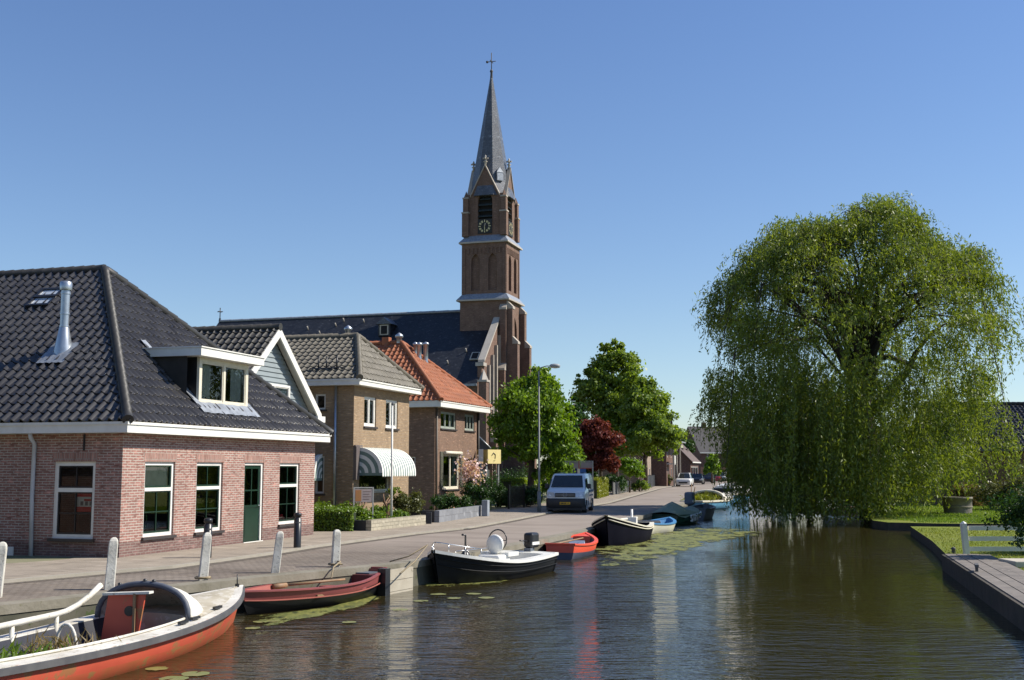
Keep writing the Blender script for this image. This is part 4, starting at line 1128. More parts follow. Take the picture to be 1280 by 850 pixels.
# --- nave
YF = -1.75; YB = 33; EX = 9.0
zr = chz(388, 0, 0); zs = chz(455, -7.6); zr = (z_l1 + 1e-6) * 0 + chz(389.5, -TW + 1.5)
sl = (chz(404, -2.6) - chz(455, -7.6)) / 5.0
zr = chz(404, -2.6) + 2.6 * sl - .75; zeav = zr - sl * EX
mb = MB()
def nave_quad(y0, y1, x0, x1): pass
for s in (-1, 1): 
    q = [(s * EX, YB, zeav), (s * EX, YF + .3, zeav), (0, YF + .3, zr), (0, YB, zr)]
    mb.poly(q if s < 0 else q[::-1])
mb.poly([(-EX, YB, zeav), (0, YB, zr), (EX, YB, zeav)])
nr = mb.build('nave_roof', SLATE, ch)
ridge((0, YF + .3, zr + .05), (0, YB, zr + .05), LEAD, ch, .16, 'nave_ridge', 1.5)
mb = MB()
mb.box(-EX + .3, -EX + .7, YF + .3, YB, 0, zeav + .2); mb.box(EX - .7, EX - .3, YF + .3, YB, 0, zeav); mb.box(-EX + .7, EX - .7, YB - .5, YB - .1, 0, zeav)
mb.build('nave_walls', BRICK_CH, ch)
mb = MB(); mb.box(-EX - .12, -EX + .25, YF + .35, YB, zeav - .25, zeav - .02); mb.build('nave_gutter', M('zinc_gutter', (.3, .33, .36), (.2, .22, .25), 3, .5, .3), ch)
# front gable wall and its pale coping
mb = MB(); zk = zr - sl * 7.6
mb.prism([(-8.3, YF, 0), (8.3, YF, 0), (8.3, YF, zk + .4), (7.6, YF, zk + .9), (0, YF, zr + 1.05), (-7.6, YF, zk + .9), (-8.3, YF, zk + .4)], (0, .45, 0))
fg = mb.build('front_gable', BRICK_CH, ch, recalc=True)
for s in (-1, 1):
    mb = MB(); mb.prism([(s * 2.4, YF - .1, zr - sl * 2.4 + 1.1), (s * 7.7, YF - .1, zk + .9), (s * 7.7, YF - .1, zk + 1.15), (s * 2.4, YF - .1, zr - sl * 2.4 + 1.35)], (0, .7, 0))
    mb.box(min(s * 7.5, s * 8.5), max(s * 7.5, s * 8.5), YF - .25, YF + .6, zk + .45, zk + .8)
    mb.build('gable_coping', COPE_P, fg, recalc=True)
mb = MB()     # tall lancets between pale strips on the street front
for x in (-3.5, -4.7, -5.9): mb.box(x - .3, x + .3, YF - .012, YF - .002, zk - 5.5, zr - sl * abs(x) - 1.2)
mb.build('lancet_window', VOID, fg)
for x in (-2.9, -4.1, -5.3, -6.5):
    mb = MB(); mb.box(x - .13, x + .13, YF - .3, YF - .001, zk - 6, zr - sl * abs(x) - .35); mb.build('pilaster', STONE_W, fg)
mb = MB(); mb.box(-8.3, -2.5, YF - .35, YF - .003, zk - 6.5, zk - 6); mb.box(-8.3, -2.5, YF - .25, YF - .003, 4.2, 4.5); mb.build('string_course', STONE_W, fg)
# corner pier with pinnacle, and lower buttresses
def pier(x, y, w, z1, nm='pinnacle'):
    mb = MB(); mb.box(x - w, x + w, y - w, y + w, 0, z1); o = mb.build(nm, BRICK_CH, ch)
    mb = MB(); mb.box(x - w - .08, x + w + .08, y - w - .08, y + w + .08, z1, z1 + .2); mb.lathe([(w * 1.25, z1 + .2), (.02, z1 + 1.25)], (x, y, 0), 4, smooth=False); mb.build('pinnacle_cap', COPE_P, o)
pier(-9.2, YF - .5, .4, chz(463, -9.2) - 1.2)
FN = Face(1, -YF)
for u_, st in ((-8.0, [(5.0, 1.5), (8.2, .9)]), (-5.3, [(3.8, 1.2), (6.0, .7)])):
    buttress(u_, .6, st, FN)
for s in (4.2, 6.6): buttress(s, .6, [(4.5, 1.2), (7.5, .8)], FN)
FS = Face(0, EX - .3)
for v_ in range(5):
    y = 3.5 + v_ * 5.6; mb = MB(); mb.box(-EX - .5, -EX + .3, y - .35, y + .35, 0, zeav - 1.6); o = mb.build('side_buttress', BRICK_CH, ch)
    mb = MB(); mb.box(-EX - .58, -EX + .3, y - .4, y + .4, zeav - 1.6, zeav - 1.4); mb.build('weathering', STONE_W, o)
# little roof dormer, lightning hooks, rear cross
dp, dn = on_slope(None, 481, 420, (-EX, YB, zeav), (-EX, YF, zeav), (0, YF, zr), ch)
mb = MB(); mb.box(dp.x - .2, dp.x + 1.9, dp.y - .7, dp.y + .7, dp.z, dp.z + 1.3); o = mb.build('roof_dormer', SLATE, ch)
mb = MB(); mb.box(dp.x - .23, dp.x - .205, dp.y - .5, dp.y + .5, dp.z + .1, dp.z + 1.2); mb.build('dormer_frame', STONE, o)
mb = MB(); mb.box(dp.x - .25, dp.x - .235, dp.y - .36, dp.y + .36, dp.z + .2, dp.z + 1.08); mb.build('dormer_pane', VOID, o)
mb = MB(); mb.prism([(dp.x - .4, dp.y - .95, dp.z + 1.25), (dp.x - .4, dp.y + .95, dp.z + 1.25), (dp.x - .4, dp.y, dp.z + 2.0)], (2.6, 0, 0)); mb.build('dormer_roof', SLATE_SP, o)
for px, py in ((385, 412), (430, 402), (455, 403), (420, 408), (400, 418), (583, 440), (560, 455)):
    p_, n_ = on_slope(None, px, py, (-EX, YB, zeav), (-EX, YF, zeav), (0, YF, zr), ch)
    mb = MB(); mb.tube([p_, p_ + n_ * .35 + Vector((0, 0, .1))], .07, 5); mb.build('roof_hook', COPE_P, nr)
kx, kn = on_slope(None, 594, 446, (-EX, YB, zeav), (-EX, YF, zeav), (0, YF, zr), ch)
mb = MB(); ex_ = Vector((0, -1, 0)); ey_ = kn.cross(ex_).normalized(); slab(mb, kx, ex_, ey_, kn, .9, 1.2, .05, .15); o = mb.build('roof_light', STONE, nr)
mb = MB(); slab(mb, kx, ex_, ey_, kn, .66, .95, .152, .16); mb.build('roof_light_pane', VOID, o)
mb = MB(); c = Vector((0, YB - .1, zr)); mb.tube([c, c + Vector((0, 0, 1.6))], .06, 6); mb.tube([c + Vector((-.35, 0, 1.15)), c + Vector((.35, 0, 1.15))], .05, 6); mb.tube([c + Vector((0, -.35, 1.15)), c + Vector((0, .35, 1.15))], .05, 6); mb.lathe([(.16, 0), (.1, .4)], c, 8); mb.build('rear_cross', BLACKP, ch)
# porch with dark lean-to roof beside the house with the orange roof
# ------------------------------------------------------------------ foliage
def leaf_mesh(name, C, A, N, l, w, mat, parent):
    """many single leaves: centres C, long axes A, normals N, lengths l, widths w"""
    n = len(C); A = A / (np.linalg.norm(A, axis=1)[:, None] + 1e-9); B = np.cross(A, N); B /= (np.linalg.norm(B, axis=1)[:, None] + 1e-9)
    l = np.broadcast_to(l, n)[:, None]; w = np.broadcast_to(w, n)[:, None]
    nn = np.cross(A, B)
    V = np.empty((n, 4, 3)); V[:, 0] = C - A * l / 2; V[:, 1] = C + B * w / 2 - A * l * .05; V[:, 2] = C + A * l / 2 + nn * l * .12; V[:, 3] = C - B * w / 2 - A * l * .05
    me = bpy.data.meshes.new(name); me.vertices.add(n * 4); me.loops.add(n * 4); me.polygons.add(n)
    me.vertices.foreach_set('co', V.ravel().astype(np.float32))
    me.loops.foreach_set('vertex_index', np.arange(n * 4, dtype=np.int32))
    me.polygons.foreach_set('loop_start', np.arange(n, dtype=np.int32) * 4)
    try: me.polygons.foreach_set('loop_total', np.full(n, 4, dtype=np.int32))
    except Exception: pass
    me.materials.append(mat); me.update(calc_edges=True)
    o = bpy.data.objects.new(name, me); col.objects.link(o)
    if parent: o.parent = parent
    return o
def rdir(n): 
    v = rng.normal(size=(n, 3)); return v / np.linalg.norm(v, axis=1)[:, None]
def lobes_leaves(lobes, clumps, per, size, clump_r=.17, droop=.0, shell=.55, flat=.75):
    """lobes: (cx,cy,cz,rx,ry,rz). leaves gathered in ragged clumps that sit mostly near the crown's outside"""
    vol = np.array([l[3] * l[4] * l[5] for l in lobes]) ** .67; share = vol / vol.sum(); Cs = []; Ns = []; cl = []
    for l, s in zip(lobes, share):
        k = max(3, int(clumps * s)); d = rdir(k); d[:, 2] = np.where(d[:, 2] < -.45, -d[:, 2] * .6, d[:, 2])
        r = shell + (1.02 - shell) * rng.random(k) ** .6
        bump_ = 1 + .16 * np.sin(d[:, 0] * 5 + l[0]) * np.cos(d[:, 1] * 4 + l[1]) + rng.normal(0, .05, k)
        c = np.array(l[:3]) + d * (r * bump_)[:, None] * np.array(l[3:]); R_ = min(l[3:]); 
        cr = R_ * clump_r * (.6 + rng.random(k) * .9)
        for i in range(k):
            m = int(per * (cr[i] / (R_ * clump_r)) ** 1.6) + 2
            q = rng.normal(size=(m, 3)) * cr[i] * .55; q[:, 2] *= flat
            Cs.append(c[i] + q); nn = d[i] * .5 + rdir(m) * .8 + np.array([0, 0, .5]); Ns.append(nn)
            cl.append((c[i], cr[i]))
    C = np.concatenate(Cs); N = np.concatenate(Ns); A = np.cross(N, rdir(len(C))) + np.array([0, 0, -droop])
    return C, A, N, cl
LF_LIME = leaf_mat('lime_tree_leaves', (.095, .185, .012), (.19, .3, .02), .45)
LF_GREEN = leaf_mat('broad_green_leaves', (.11, .18, .02), (.21, .29, .035), .5)
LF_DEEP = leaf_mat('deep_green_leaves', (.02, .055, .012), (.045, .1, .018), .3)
LF_COPPER = leaf_mat('copper_leaves', (.09, .022, .02), (.2, .055, .045), .35, .015)
LF_WILLOW = leaf_mat('willow_leaves', (.08, .127, .021), (.222, .277, .037), .42)
LF_HEDGE = leaf_mat('hedge_leaves', (.08, .15, .012), (.17, .26, .03), .38)
LF_OLIVE = leaf_mat('olive_leaves', (.07, .085, .025), (.13, .14, .05), .3)
LF_YELLOW = leaf_mat('yellow_green_leaves', (.14, .17, .015), (.22, .24, .03), .35)
LF_PINK = leaf_mat('pink_blossom', (.6, .4, .42), (.75, .6, .6), .3)
LF_REED = leaf_mat('pale_reed', (.2, .2, .08), (.28, .26, .12), .3)
LF_STRAW = leaf_mat('dry_brown_grass', (.16, .12, .05), (.24, .18, .08), .3)
def branchy(root, base, top, tr, targets, mat, nm='trunk', lean=(0, 0)):
    mb = MB(); b = Vector(base); t = Vector(top); pts = [b + Vector((0, 0, -.15))]
    for k in range(1, 6): pts.append(b.lerp(t, k / 5) + Vector((random.uniform(-.1, .1), random.uniform(-.1, .1), 0)) * tr * 3)
    mb.tube(pts, [tr * (1.35, 1.0, .85, .7, .5, .25)[k] for k in range(6)], 9)
    for (c, w) in targets:
        c = Vector(c); f = min(.95, max(.25, (c.z - b.z) / max(.1, (t.z - b.z)) * .75 - .05)); s = b.lerp(t, f)
        m = s.lerp(c, .5) + Vector((random.uniform(-1, 1), random.uniform(-1, 1), random.uniform(-.3, 1.2))) * (c - s).length * .1
        r0 = tr * .42 * (1 - f * .6) * w; mb.tube([s, s.lerp(m, .5), m, m.lerp(c, .6), c], [r0, r0 * .8, r0 * .6, r0 * .35, r0 * .12], 6)
    return mb.build(nm, mat, root, uv=False)
def tree(name, label, cat, base, lobes, mat, trunk_r=.2, top=None, clumps=60, per=60, size=.16, limbs=14, bark=None, group=None, clump_r=.2, droop=.3, shell=.5, ratio=.62):
    base = Vector(base); root = thing(name, label, cat, base, 0, group)
    L = [(l[0] - base.x, l[1] - base.y, l[2] - base.z, *l[3:]) for l in lobes]
    C, A, N, cl = lobes_leaves(L, clumps, per, size, clump_r, droop, shell)
    top_ = top or (max(l[2] + l[5] * .7 for l in L))
    idx = np.linspace(0, len(cl) - 1, min(limbs, len(cl))).astype(int)
    seen = []; 
    for i in idx: seen.append((tuple(cl[i][0]), 1.0))
    cx = sum(l[0] for l in L) / len(L); cy = sum(l[1] for l in L) / len(L)
    if trunk_r: branchy(root, (0, 0, 0), (cx * .6, cy * .6, top_), trunk_r, seen, bark or BARK)
    sz = size * (.6 + .8 * rng.random(len(C)))
    C = C[C[:, 2] > .05] if False else C
    leaf_mesh('crown' if trunk_r else 'foliage', C, A, N, sz, sz * ratio, mat, root)
    return root
def bush(name, label, base, rx, ry, rz, mat, n=2500, size=.09, cat='bush', group=None, cz=None, lumps=9, ratio=.6, mat2=None):
    base = Vector(base); root = thing(name, label, cat, base, 0, group)
    L = []
    for k in range(lumps):
        a = random.uniform(0, 6.28); f = random.uniform(.1, .6); L.append((rx * f * math.cos(a), ry * f * math.sin(a), rz * random.uniform(.3, .62), rx * random.uniform(.32, .55), ry * random.uniform(.32, .55), rz * random.uniform(.3, .45)))
    for k in range(4): L.append((rx * .5 * math.cos(k * 1.57 + .5), ry * .5 * math.sin(k * 1.57 + .5), rz * .24, rx * .5, ry * .5, rz * .3))
    C, A, N, cl = lobes_leaves(L, lumps * 6, max(4, n // (lumps * 6)), size, .4, .1, .3, .9)
    k = C[:, 2] > 0.01; C, A, N = C[k], A[k], N[k]
    sz = size * (.6 + .8 * rng.random(len(C)))
    leaf_mesh('foliage', C, A, N, sz, sz * ratio, mat, root)
    mb = MB()
    for k in range(7):
        l = L[k % len(L)]; mb.tube([(l[0] * .15, l[1] * .15, -.05), (l[0] * .7, l[1] * .7, l[2] * .6), (l[0], l[1], l[2] + l[5] * .3)], [.03, .02, .008], 5)
    mb.build('stems', BARK, root, uv=False)
    if mat2:
        kk = rng.random(len(C)) < .12; leaf_mesh('flowers', C[kk] * 1.03, A[kk], N[kk], .12, .1, mat2, root)
    return root

# ================================================================== the weeping willow
def willow():
    bp = Vector((19.3, 62.5, LZ)); root = thing('willow_tree', 'huge weeping willow hanging over the canal on the right bank', 'tree', bp)
    X = lambda px: (px - 640) / FPX * 62.5 - bp.x
    Zp = lambda py: atY(640, py, 62.5).z - bp.z
    mb = MB()
    trunk = [(0, 0, -.3), (.1, 0, 1.5), (-.1, .1, 3.5), (-.35, 0, 5.6), (-.25, .1, 8.0), (-.35, 0, 10.2), (-.3, .1, 12.4)]
    mb.tube(trunk, [.78, .6, .52, .46, .34, .2, .08], 12)
    # crown envelope in the picture: top height by x
    env_x = np.array([X(p) for p in (868, 885, 905, 922, 930, 945, 985, 1030, 1060, 1100, 1140, 1180, 1225, 1250, 1262)])
    env_t = np.array([Zp(p) for p in (440, 405, 345, 318, 308, 300, 280, 262, 254, 252, 262, 300, 318, 350, 400)])
    env_b = np.array([Zp(p) for p in (460, 540, 560, 572, 628, 640, 642, 640, 640, 632, 618, 603, 588, 570, 540)])
    def env(x, y):
        """top of the dome above (x,y), the dome closes in depth"""
        t = np.interp(x, env_x, env_t); xc = (env_x[0] + env_x[-1]) / 2; hw_ = (env_x[-1] - env_x[0]) / 2
        ry = 7.8 * np.sqrt(np.maximum(.05, 1 - ((x - xc) / hw_) ** 2)); d = np.clip(np.abs(y) / ry, 0, 1)
        return 3.0 + (t - 3.0) * (1 - .55 * d ** 2.4) * np.where(np.abs(y) > ry, 0, 1), ry
    # limbs
    forks = [(-.35, 0, 5.6), (-.3, .05, 7.0), (-.25, .1, 8.0), (-.3, .1, 9.2), (.1, 0, 4.6), (-.1, .1, 3.9)]
    tips = []
    for i in range(78):
        x = random.uniform(env_x[0] + 1.2, env_x[-1] - 1.8); y = random.uniform(-6.4, 6.4); zt, ry = env(np.array(x), np.array(y))
        if abs(y) > ry * .93: continue
        z = float(zt) - random.uniform(.5, 1.4); f = Vector(forks[i % 4 if z > 8.5 else random.choice((0, 1, 4, 5, 1))]); t = Vector((x, y, z))
        m1 = f.lerp(t, .33) + Vector((0, 0, 1.0 + .1 * (t - f).length)); m2 = f.lerp(t, .7) + Vector((random.uniform(-.4, .4), random.uniform(-.4, .4), .9))
        r = .17 if i < 16 else .1
        mb.tube([f, f.lerp(m1, .5) + Vector((0, 0, .2)), m1, m2, t], [r, r * .85, r * .65, r * .38, r * .14], 7); tips += [(m1 + m2) / 2, m2, t, m2.lerp(t, .5)]
    # the big broken limb that leans right
    mb.tube([(-.2, 0, 5.2), (.9, -.3, 6.4), (1.9, -.5, 7.6), (2.4, -.5, 8.6), (3.3, -.6, 9.7), (4.3, -.5, 10.3)], [.3, .27, .2, .13, .08, .03], 10); mb.tube([(.0, 0, 8.2), (1.0, -.3, 8.4), (1.9, -.5, 8.0)], [.16, .16, .12], 8)
    # twigs
    for i in range(420):
        a = random.choice(tips); b_ = a + Vector((random.gauss(0, .8), random.gauss(0, .8), random.uniform(-.2, .6))); b_.x = min(max(b_.x, env_x[0] + .8), env_x[-1] - 1.2); b_.z = min(b_.z, float(env(np.array(b_.x), np.array(b_.y))[0]) - .35); mb.tube([a, a.lerp(b_, .5) + Vector((0, 0, .15)), b_], [.035, .022, .008], 4, cap=False)
    mb.build('trunk', BARK_W, root, uv=False)
    # heads: ends of side branches at many heights; from each a spray of fronds arches out and falls
    C = []; A = []; fr = MB(); nh = 930
    bumpy = lambda x, y: .9 * math.sin(x * 1.3 + 1) + .4 * math.sin(x * 2.9 + y * 1.7) + .3 * math.cos(y * 2.1)
    done = 0
    while done < nh:
        x = rng.uniform(env_x[0] + 1.35, env_x[-1] - 1.45); y = rng.uniform(-7.4, 7.4)
        zt, ry = env(np.array(x), np.array(y)); zt = float(zt); ry = float(ry)
        if abs(y) > ry * .97: continue
        bot = float(np.interp(x, env_x, env_b)); xc = (env_x[0] + env_x[-1]) / 2; rim_ = max(abs(x - xc) / (env_x[-1] - env_x[0]) * 2, abs(y) / ry)
        zt += bumpy(x, y) * .6 - .6
        u = rng.random()
        if u < .42: z = zt - abs(rng.normal(0, .35)) - .15
        elif done % 5 == 0: x = rng.uniform(X(938), X(1070)); y = rng.uniform(-5.0, 6); bot = float(np.interp(x, env_x, env_b)); z = rng.uniform(2.2, 8.0)
        elif done % 5 == 1: x = rng.uniform(X(1085), X(1205)); y = rng.uniform(-4.0, 6); bot = float(np.interp(x, env_x, env_b)); z = rng.uniform(2.0, 7.5)
        else: z = bot + 1.2 + (zt - bot - 1.6) * rng.random() ** .85
        if z < bot + .9: continue
        if z < 7.2 and x > X(1222): continue
        if u >= .42 and rim_ < .45 and z > 7 and rng.random() < .55: continue       # hollow inside the crown
        if x > 3.5 and z < 7 and rng.random() < .15: continue
        done += 1
        out = np.array([x - xc * .5, y, 0.0]); out /= (np.linalg.norm(out) + 1e-6)
        left = x < -2.5; high = z > 9.0
        low = u >= .42 and done % 5 == 0
        hang = (.55 + .9 * rng.random()) if high else ((1.4 + 2.4 * rng.random()) if left else (.9 + 1.5 * rng.random()))
        if z < 5 and not left: hang *= 1.1
        if z < 8 and abs(x + 3) < 4: hang = max(hang, (z - bot) * rng.uniform(.55, 1.05))
        nfr = int(rng.integers(8, 15)); spread = .45 + .5 * rng.random()
        hx, hy, hz = x, y, z
        for k in range(nfr):
            a = rng.random() * 6.283; dv = np.array([math.cos(a), math.sin(a) , 0]) * .75 + out * .5; reach = spread * (.35 + .9 * rng.random()) * (1.25 if high else .8)
            x = hx + rng.normal(0, .32); y = hy + rng.normal(0, .32); z = hz + (rng.uniform(-1.3, .35) if hz < 8.5 else rng.uniform(-.5, .25))
            ln = hang * (.5 + .75 * rng.random()); ln = min(ln, z - bot - .02 + .25 * rng.random())
            if ln < .3: continue
            n = max(6, int((ln + reach) * 12)); s = np.linspace(0, 1, n); rise = (.3 + .3 * rng.random()) if high else .12
            P = np.stack([x + dv[0] * reach * np.sin(s * 1.6), y + dv[1] * reach * np.sin(s * 1.6), z + rise * np.sin(s * 3.14) - ln * s ** 1.6], 1)
            P += np.cumsum(rng.normal(0, .02, (n, 3)), 0); off = rng.normal(0, .075, (n, 3)); C.append(P + off)
            dr_ = rng.normal(0, .5, (n, 3)); dr_ += (dv * .5)[None, :] * (1 - s[:, None]); dr_[:, 2] -= .35 + .5 * s; A.append(dr_)
            if k % 4 == 0: fr.tube([Vector(P[0]), Vector(P[n // 2]), Vector(P[-1])], [.014, .01, .004], 3, cap=False)
    C = np.concatenate(C); A = np.concatenate(A); m = len(C); sz = .21 * (.65 + .7 * rng.random(m))
    leaf_mesh('crown', C, A, rdir(m) + np.array([0.2, 0, .35]), sz, sz * .3, LF_WILLOW, root)
    fr.build('hanging_twigs', M('willow_twig', (.09, .09, .03)), root, uv=False)
    print('willow leaves', m)
willow()

# ================================================================== trees along the street
def px_lobe(px, py, rpx, rpy, Y, ry=None):
    p = atY(px, py, Y); k = Y / FPX; return (p.x, p.y, p.z, rpx * k, (ry or rpx * k), rpy * k)
tree('lime_tree', 'bright green round street tree beside the lamp post and the van', 'tree', atY(662, 631.4, 69), [px_lobe(666, 520, 40, 48, 69), px_lobe(686, 555, 32, 34, 68.5), px_lobe(655, 556, 28, 36, 69), px_lobe(672, 490, 28, 28, 69), px_lobe(698, 526, 20, 28, 69), px_lobe(690, 590, 22, 20, 69)],
     LF_LIME, .19, None, 270, 200, .2, 16, droop=.5, shell=.35, clump_r=.24)
tree('tall_tree', 'tall green tree with a pointed ragged top beyond the copper tree', 'tree', (at(770, 611, 0)), [px_lobe(768, 470, 34, 38, 118), px_lobe(752, 500, 34, 38, 118), px_lobe(785, 515, 42, 45, 117), px_lobe(765, 545, 42, 36, 118), px_lobe(764, 443, 18, 18, 118), px_lobe(738, 476, 16, 20, 118)],
     LF_GREEN, .35, None, 380, 88, .33, 22, clump_r=.17, shell=.4)
tree('broad_tree', 'broad rounded green tree nearest the street, right of the tall tree', 'tree', (at(806, 611.5, 0)), [px_lobe(808, 520, 34, 42, 112), px_lobe(822, 550, 30, 28, 110), px_lobe(790, 560, 34, 26, 112), px_lobe(798, 492, 20, 26, 112), px_lobe(838, 560, 12, 18, 110)],
     LF_GREEN, .3, None, 300, 88, .32, 18, clump_r=.18, shell=.4)
tree('copper_tree', 'dark red copper leaved tree behind the van', 'tree', at(752, 619, 0), [px_lobe(748, 555, 24, 26, 88), px_lobe(742, 540, 18, 16, 88), px_lobe(756, 580, 18, 20, 88)], LF_COPPER, .16, None, 170, 120, .24, 10, clump_r=.22, shell=.4)
tree('young_tree', 'small bright green tree left of the further lamp post', 'tree', at(787, 616.5, 0), [px_lobe(788, 588, 16, 13, 98), px_lobe(782, 580, 10, 9, 98), px_lobe(797, 594, 10, 8, 98)], LF_LIME, .07, None, 60, 60, .2, 8, clump_r=.3, shell=.3)
tree('back_tree', 'dark green tree filling the gap between lime tree and copper tree', 'tree', at(716, 618, 0), [px_lobe(716, 565, 24, 44, 92), px_lobe(706, 590, 22, 20, 92), px_lobe(728, 600, 16, 14, 90), px_lobe(722, 520, 12, 20, 96)], LF_DEEP, .2, None, 220, 120, .28, 8, clump_r=.24, shell=.3)
tree('hedge_tree', 'yellow green conifer just behind the van roof', 'tree', at(718, 622, 0), [px_lobe(716, 582, 14, 16, 80), px_lobe(700, 604, 20, 20, 80), px_lobe(682, 612, 14, 16, 80), px_lobe(690, 590, 8, 16, 80)], LF_LIME, .12, None, 70, 70, .2, 6, clump_r=.3)
tree('far_street_tree', 'small yellow green tree among the far houses', 'tree', at(890, 604, 0), [px_lobe(891, 580, 8, 12, 165), px_lobe(889, 588, 9, 9, 165)], LF_LIME, .15, None, 60, 50, .35, 6, clump_r=.3)
tree('far_street_tree', 'dark tree at the end of the street behind the parked cars', 'tree', at(903, 601.5, 0), [px_lobe(903, 570, 12, 14, 210), px_lobe(915, 578, 12, 14, 210)], LF_OLIVE, .2, None, 70, 50, .5, 6, clump_r=.3)
tree('far_street_tree', 'dark tree top showing over the far roofs by the broad tree', 'tree', at(856, 603, 0), [px_lobe(856, 560, 10, 10, 190), px_lobe(863, 556, 5, 5, 190)], LF_DEEP, .2, None, 50, 50, .5, 6, clump_r=.3)
# trees behind the willow along the far bank
labs = ['dark tree low behind the hanging willow, at the canal bend', 'tree behind the left part of the willow curtain', 'tree behind the willow trunk', 'tree behind the right part of the willow', 'tree between willow and the right-hand house', 'bushy tree far right behind the black roof']
for i, (px, py, rx, rz, Y) in enumerate(((948, 590, 26, 24, 150), (990, 584, 34, 28, 135), (1050, 588, 38, 30, 120), (1120, 590, 40, 30, 110), (1185, 590, 36, 30, 100), (1300, 585, 36, 34, 110))):
    l = px_lobe(px, py, rx, rz, Y); l2 = px_lobe(px + rx * .6, py + 8, rx * .7, rz * .8, Y); l3 = px_lobe(px - rx * .6, py + 10, rx * .7, rz * .7, Y)
    tree('bank_tree', labs[i], 'tree', (l[0], Y, LZ), [l, l2, l3], LF_DEEP if i % 2 == 0 else LF_GREEN, .25, None, 110, 60, .4, 8, group='trees on the far right bank', clump_r=.25, shell=.3)
# ------------------------------------------------------------------ shrubs on the right bank
bush('conifer_bush', 'big dark green bush at the right edge on the near lawn', (13.75, 30.4, LZ), 1.35, 1.2, 2.3, LF_DEEP, 9000, .09, lumps=14)
bush('low_shrub', 'dark shrub at the right edge in front of the white fence', (15.6, 33.5, LZ), 1.5, 1.3, 2.3, LF_DEEP, 5000, .1, lumps=10)
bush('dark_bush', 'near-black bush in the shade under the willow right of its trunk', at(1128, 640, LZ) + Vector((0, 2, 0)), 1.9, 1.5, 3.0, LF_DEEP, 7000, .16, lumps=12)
bush('dry_grass_clump', 'straw coloured grass clump behind the concrete tub', at(1212, 634, LZ) + Vector((.5, 1, 0)), 1.8, 1.2, 1.6, LF_STRAW, 5000, .3, cat='grass clump', ratio=.12)
bush('olive_shrub', 'olive green shrub beside the dry grass under the black roof', Vector((28.2, 67, LZ)), 1.9, 1.6, 2.3, LF_OLIVE, 7000, .13, lumps=12)
bush('round_shrub', 'rounded shrub left of the right-hand house wall', Vector((30.6, 68, LZ)), 2.2, 2, 2.7, LF_OLIVE, 6000, .14, lumps=12)
bush('lime_hedge', 'sunlit lime green hedge on the bank left of the willow trunk', at(1084, 637, LZ) + Vector((.6, 3, 0)), 1.6, 1.5, 1.0, LF_YELLOW, 4000, .1, lumps=12)
bush('reed_tuft', 'pale tuft of reeds standing in the water under the willow', at(1013, 646, WZ), 1.3, .8, 1.1, LF_REED, 2500, .5, cat='reeds', ratio=.06)
bush('bank_plant', 'bright spiky plant at the corner of the far lawn', at(1100, 646, LZ), .5, .5, .9, LF_HEDGE, 1500, .3, cat='plant', ratio=.12)
# lawn blades along the near lawn
n = 26000
gx_ = rng.uniform(8.5, 22, n); gy = rng.uniform(19, 47, n)
ex_ = np.interp(gy, [18.2, RB1[0][1], RB1[1][1], RB1[2][1]], [8.35, RB1[0][0], RB1[1][0], RB1[2][0]])
ok = (gx_ > ex_ + np.where(gy < 30.4, 1.1, .02)); gx_, gy = gx_[ok], gy[ok]
C = np.stack([gx_, gy, np.full(len(gx_), LZ + .025)], 1); A = rng.normal(0, .35, (len(C), 3)); A[:, 2] = 1
tag(leaf_mesh('grass_blades', C, A, rdir(len(C)), .07 * (.6 + rng.random(len(C))), .02, LF_YELLOW, None), 'short grass blades standing on the near lawn by the dock', 'grass', None, 'stuff')
n = 16000
px_ = rng.uniform(1080, 1295, n); py_ = rng.uniform(632, 654, n)
C = np.array([tuple(at(a, b, LZ + .06)) for a, b in zip(px_, py_)]); A = rng.normal(0, .35, (len(C), 3)); A[:, 2] = 1
ok = C[:, 1] > np.interp(C[:, 0], [FL[4][0], FL[3][0], FL[2][0], FL[0][0]], [FL[4][1], FL[3][1], FL[2][1], FL[0][1]]) + .05; ok &= C[:, 0] > FL[4][0] + .1; C, A = C[ok], A[ok]
tag(leaf_mesh('grass_blades', C, A, rdir(len(C)), .1 * (.6 + rng.random(len(C))), .03, LF_HEDGE, None), 'rough grass growing on the far lawn below the willow', 'grass', None, 'stuff')

# ------------------------------------------------------------------ gardens on the left
def hedge_box(name, label, pts, h, mat, n, size, cat='hedge', z=.05, depth=.6):
    """clipped hedge: leaves over a box that follows pts (front line), depth goes to the left of it"""
    root = thing(name, label, cat, (pts[0][0], pts[0][1], z)); Cs = []; core = MB()
    for a, b_ in zip(pts, pts[1:]):
        a = Vector((a[0], a[1], 0)); b_ = Vector((b_[0], b_[1], 0)); L = (b_ - a).length; t = (b_ - a) / L; s = Vector((-t.y, t.x, 0)); k = int(n * L)
        u = rng.uniform(-.05, L + .05, k); w = rng.uniform(0, 1, k); f = rng.random(k)
        W_ = np.where(f < .45, rng.normal(0, .035, k), w * depth); Z_ = np.where(f < .45, rng.uniform(0, h, k), h + rng.normal(0, .045, k) + .03 * np.sin(u * 5))
        P = np.array(a - Vector((pts[0][0], pts[0][1], 0)))[None, :] + u[:, None] * np.array(t) + W_[:, None] * np.array(s); P[:, 2] = Z_; Cs.append(P)
        o_ = a - Vector((pts[0][0], pts[0][1], 0)); core.prism([o_ + s * .06, o_ + t * L + s * .06, o_ + t * L + s * (depth - .03), o_ + s * (depth - .03)], (0, 0, h - .05))
    C = np.concatenate(Cs); m = len(C)
    leaf_mesh('foliage', C, rdir(m), rdir(m) + np.array([.3, -.3, .5]), size, size * .6, mat, root)
    core.build('inner_growth', M('hedge_wood', (.015, .025, .008)), root, uv=False)
    return root
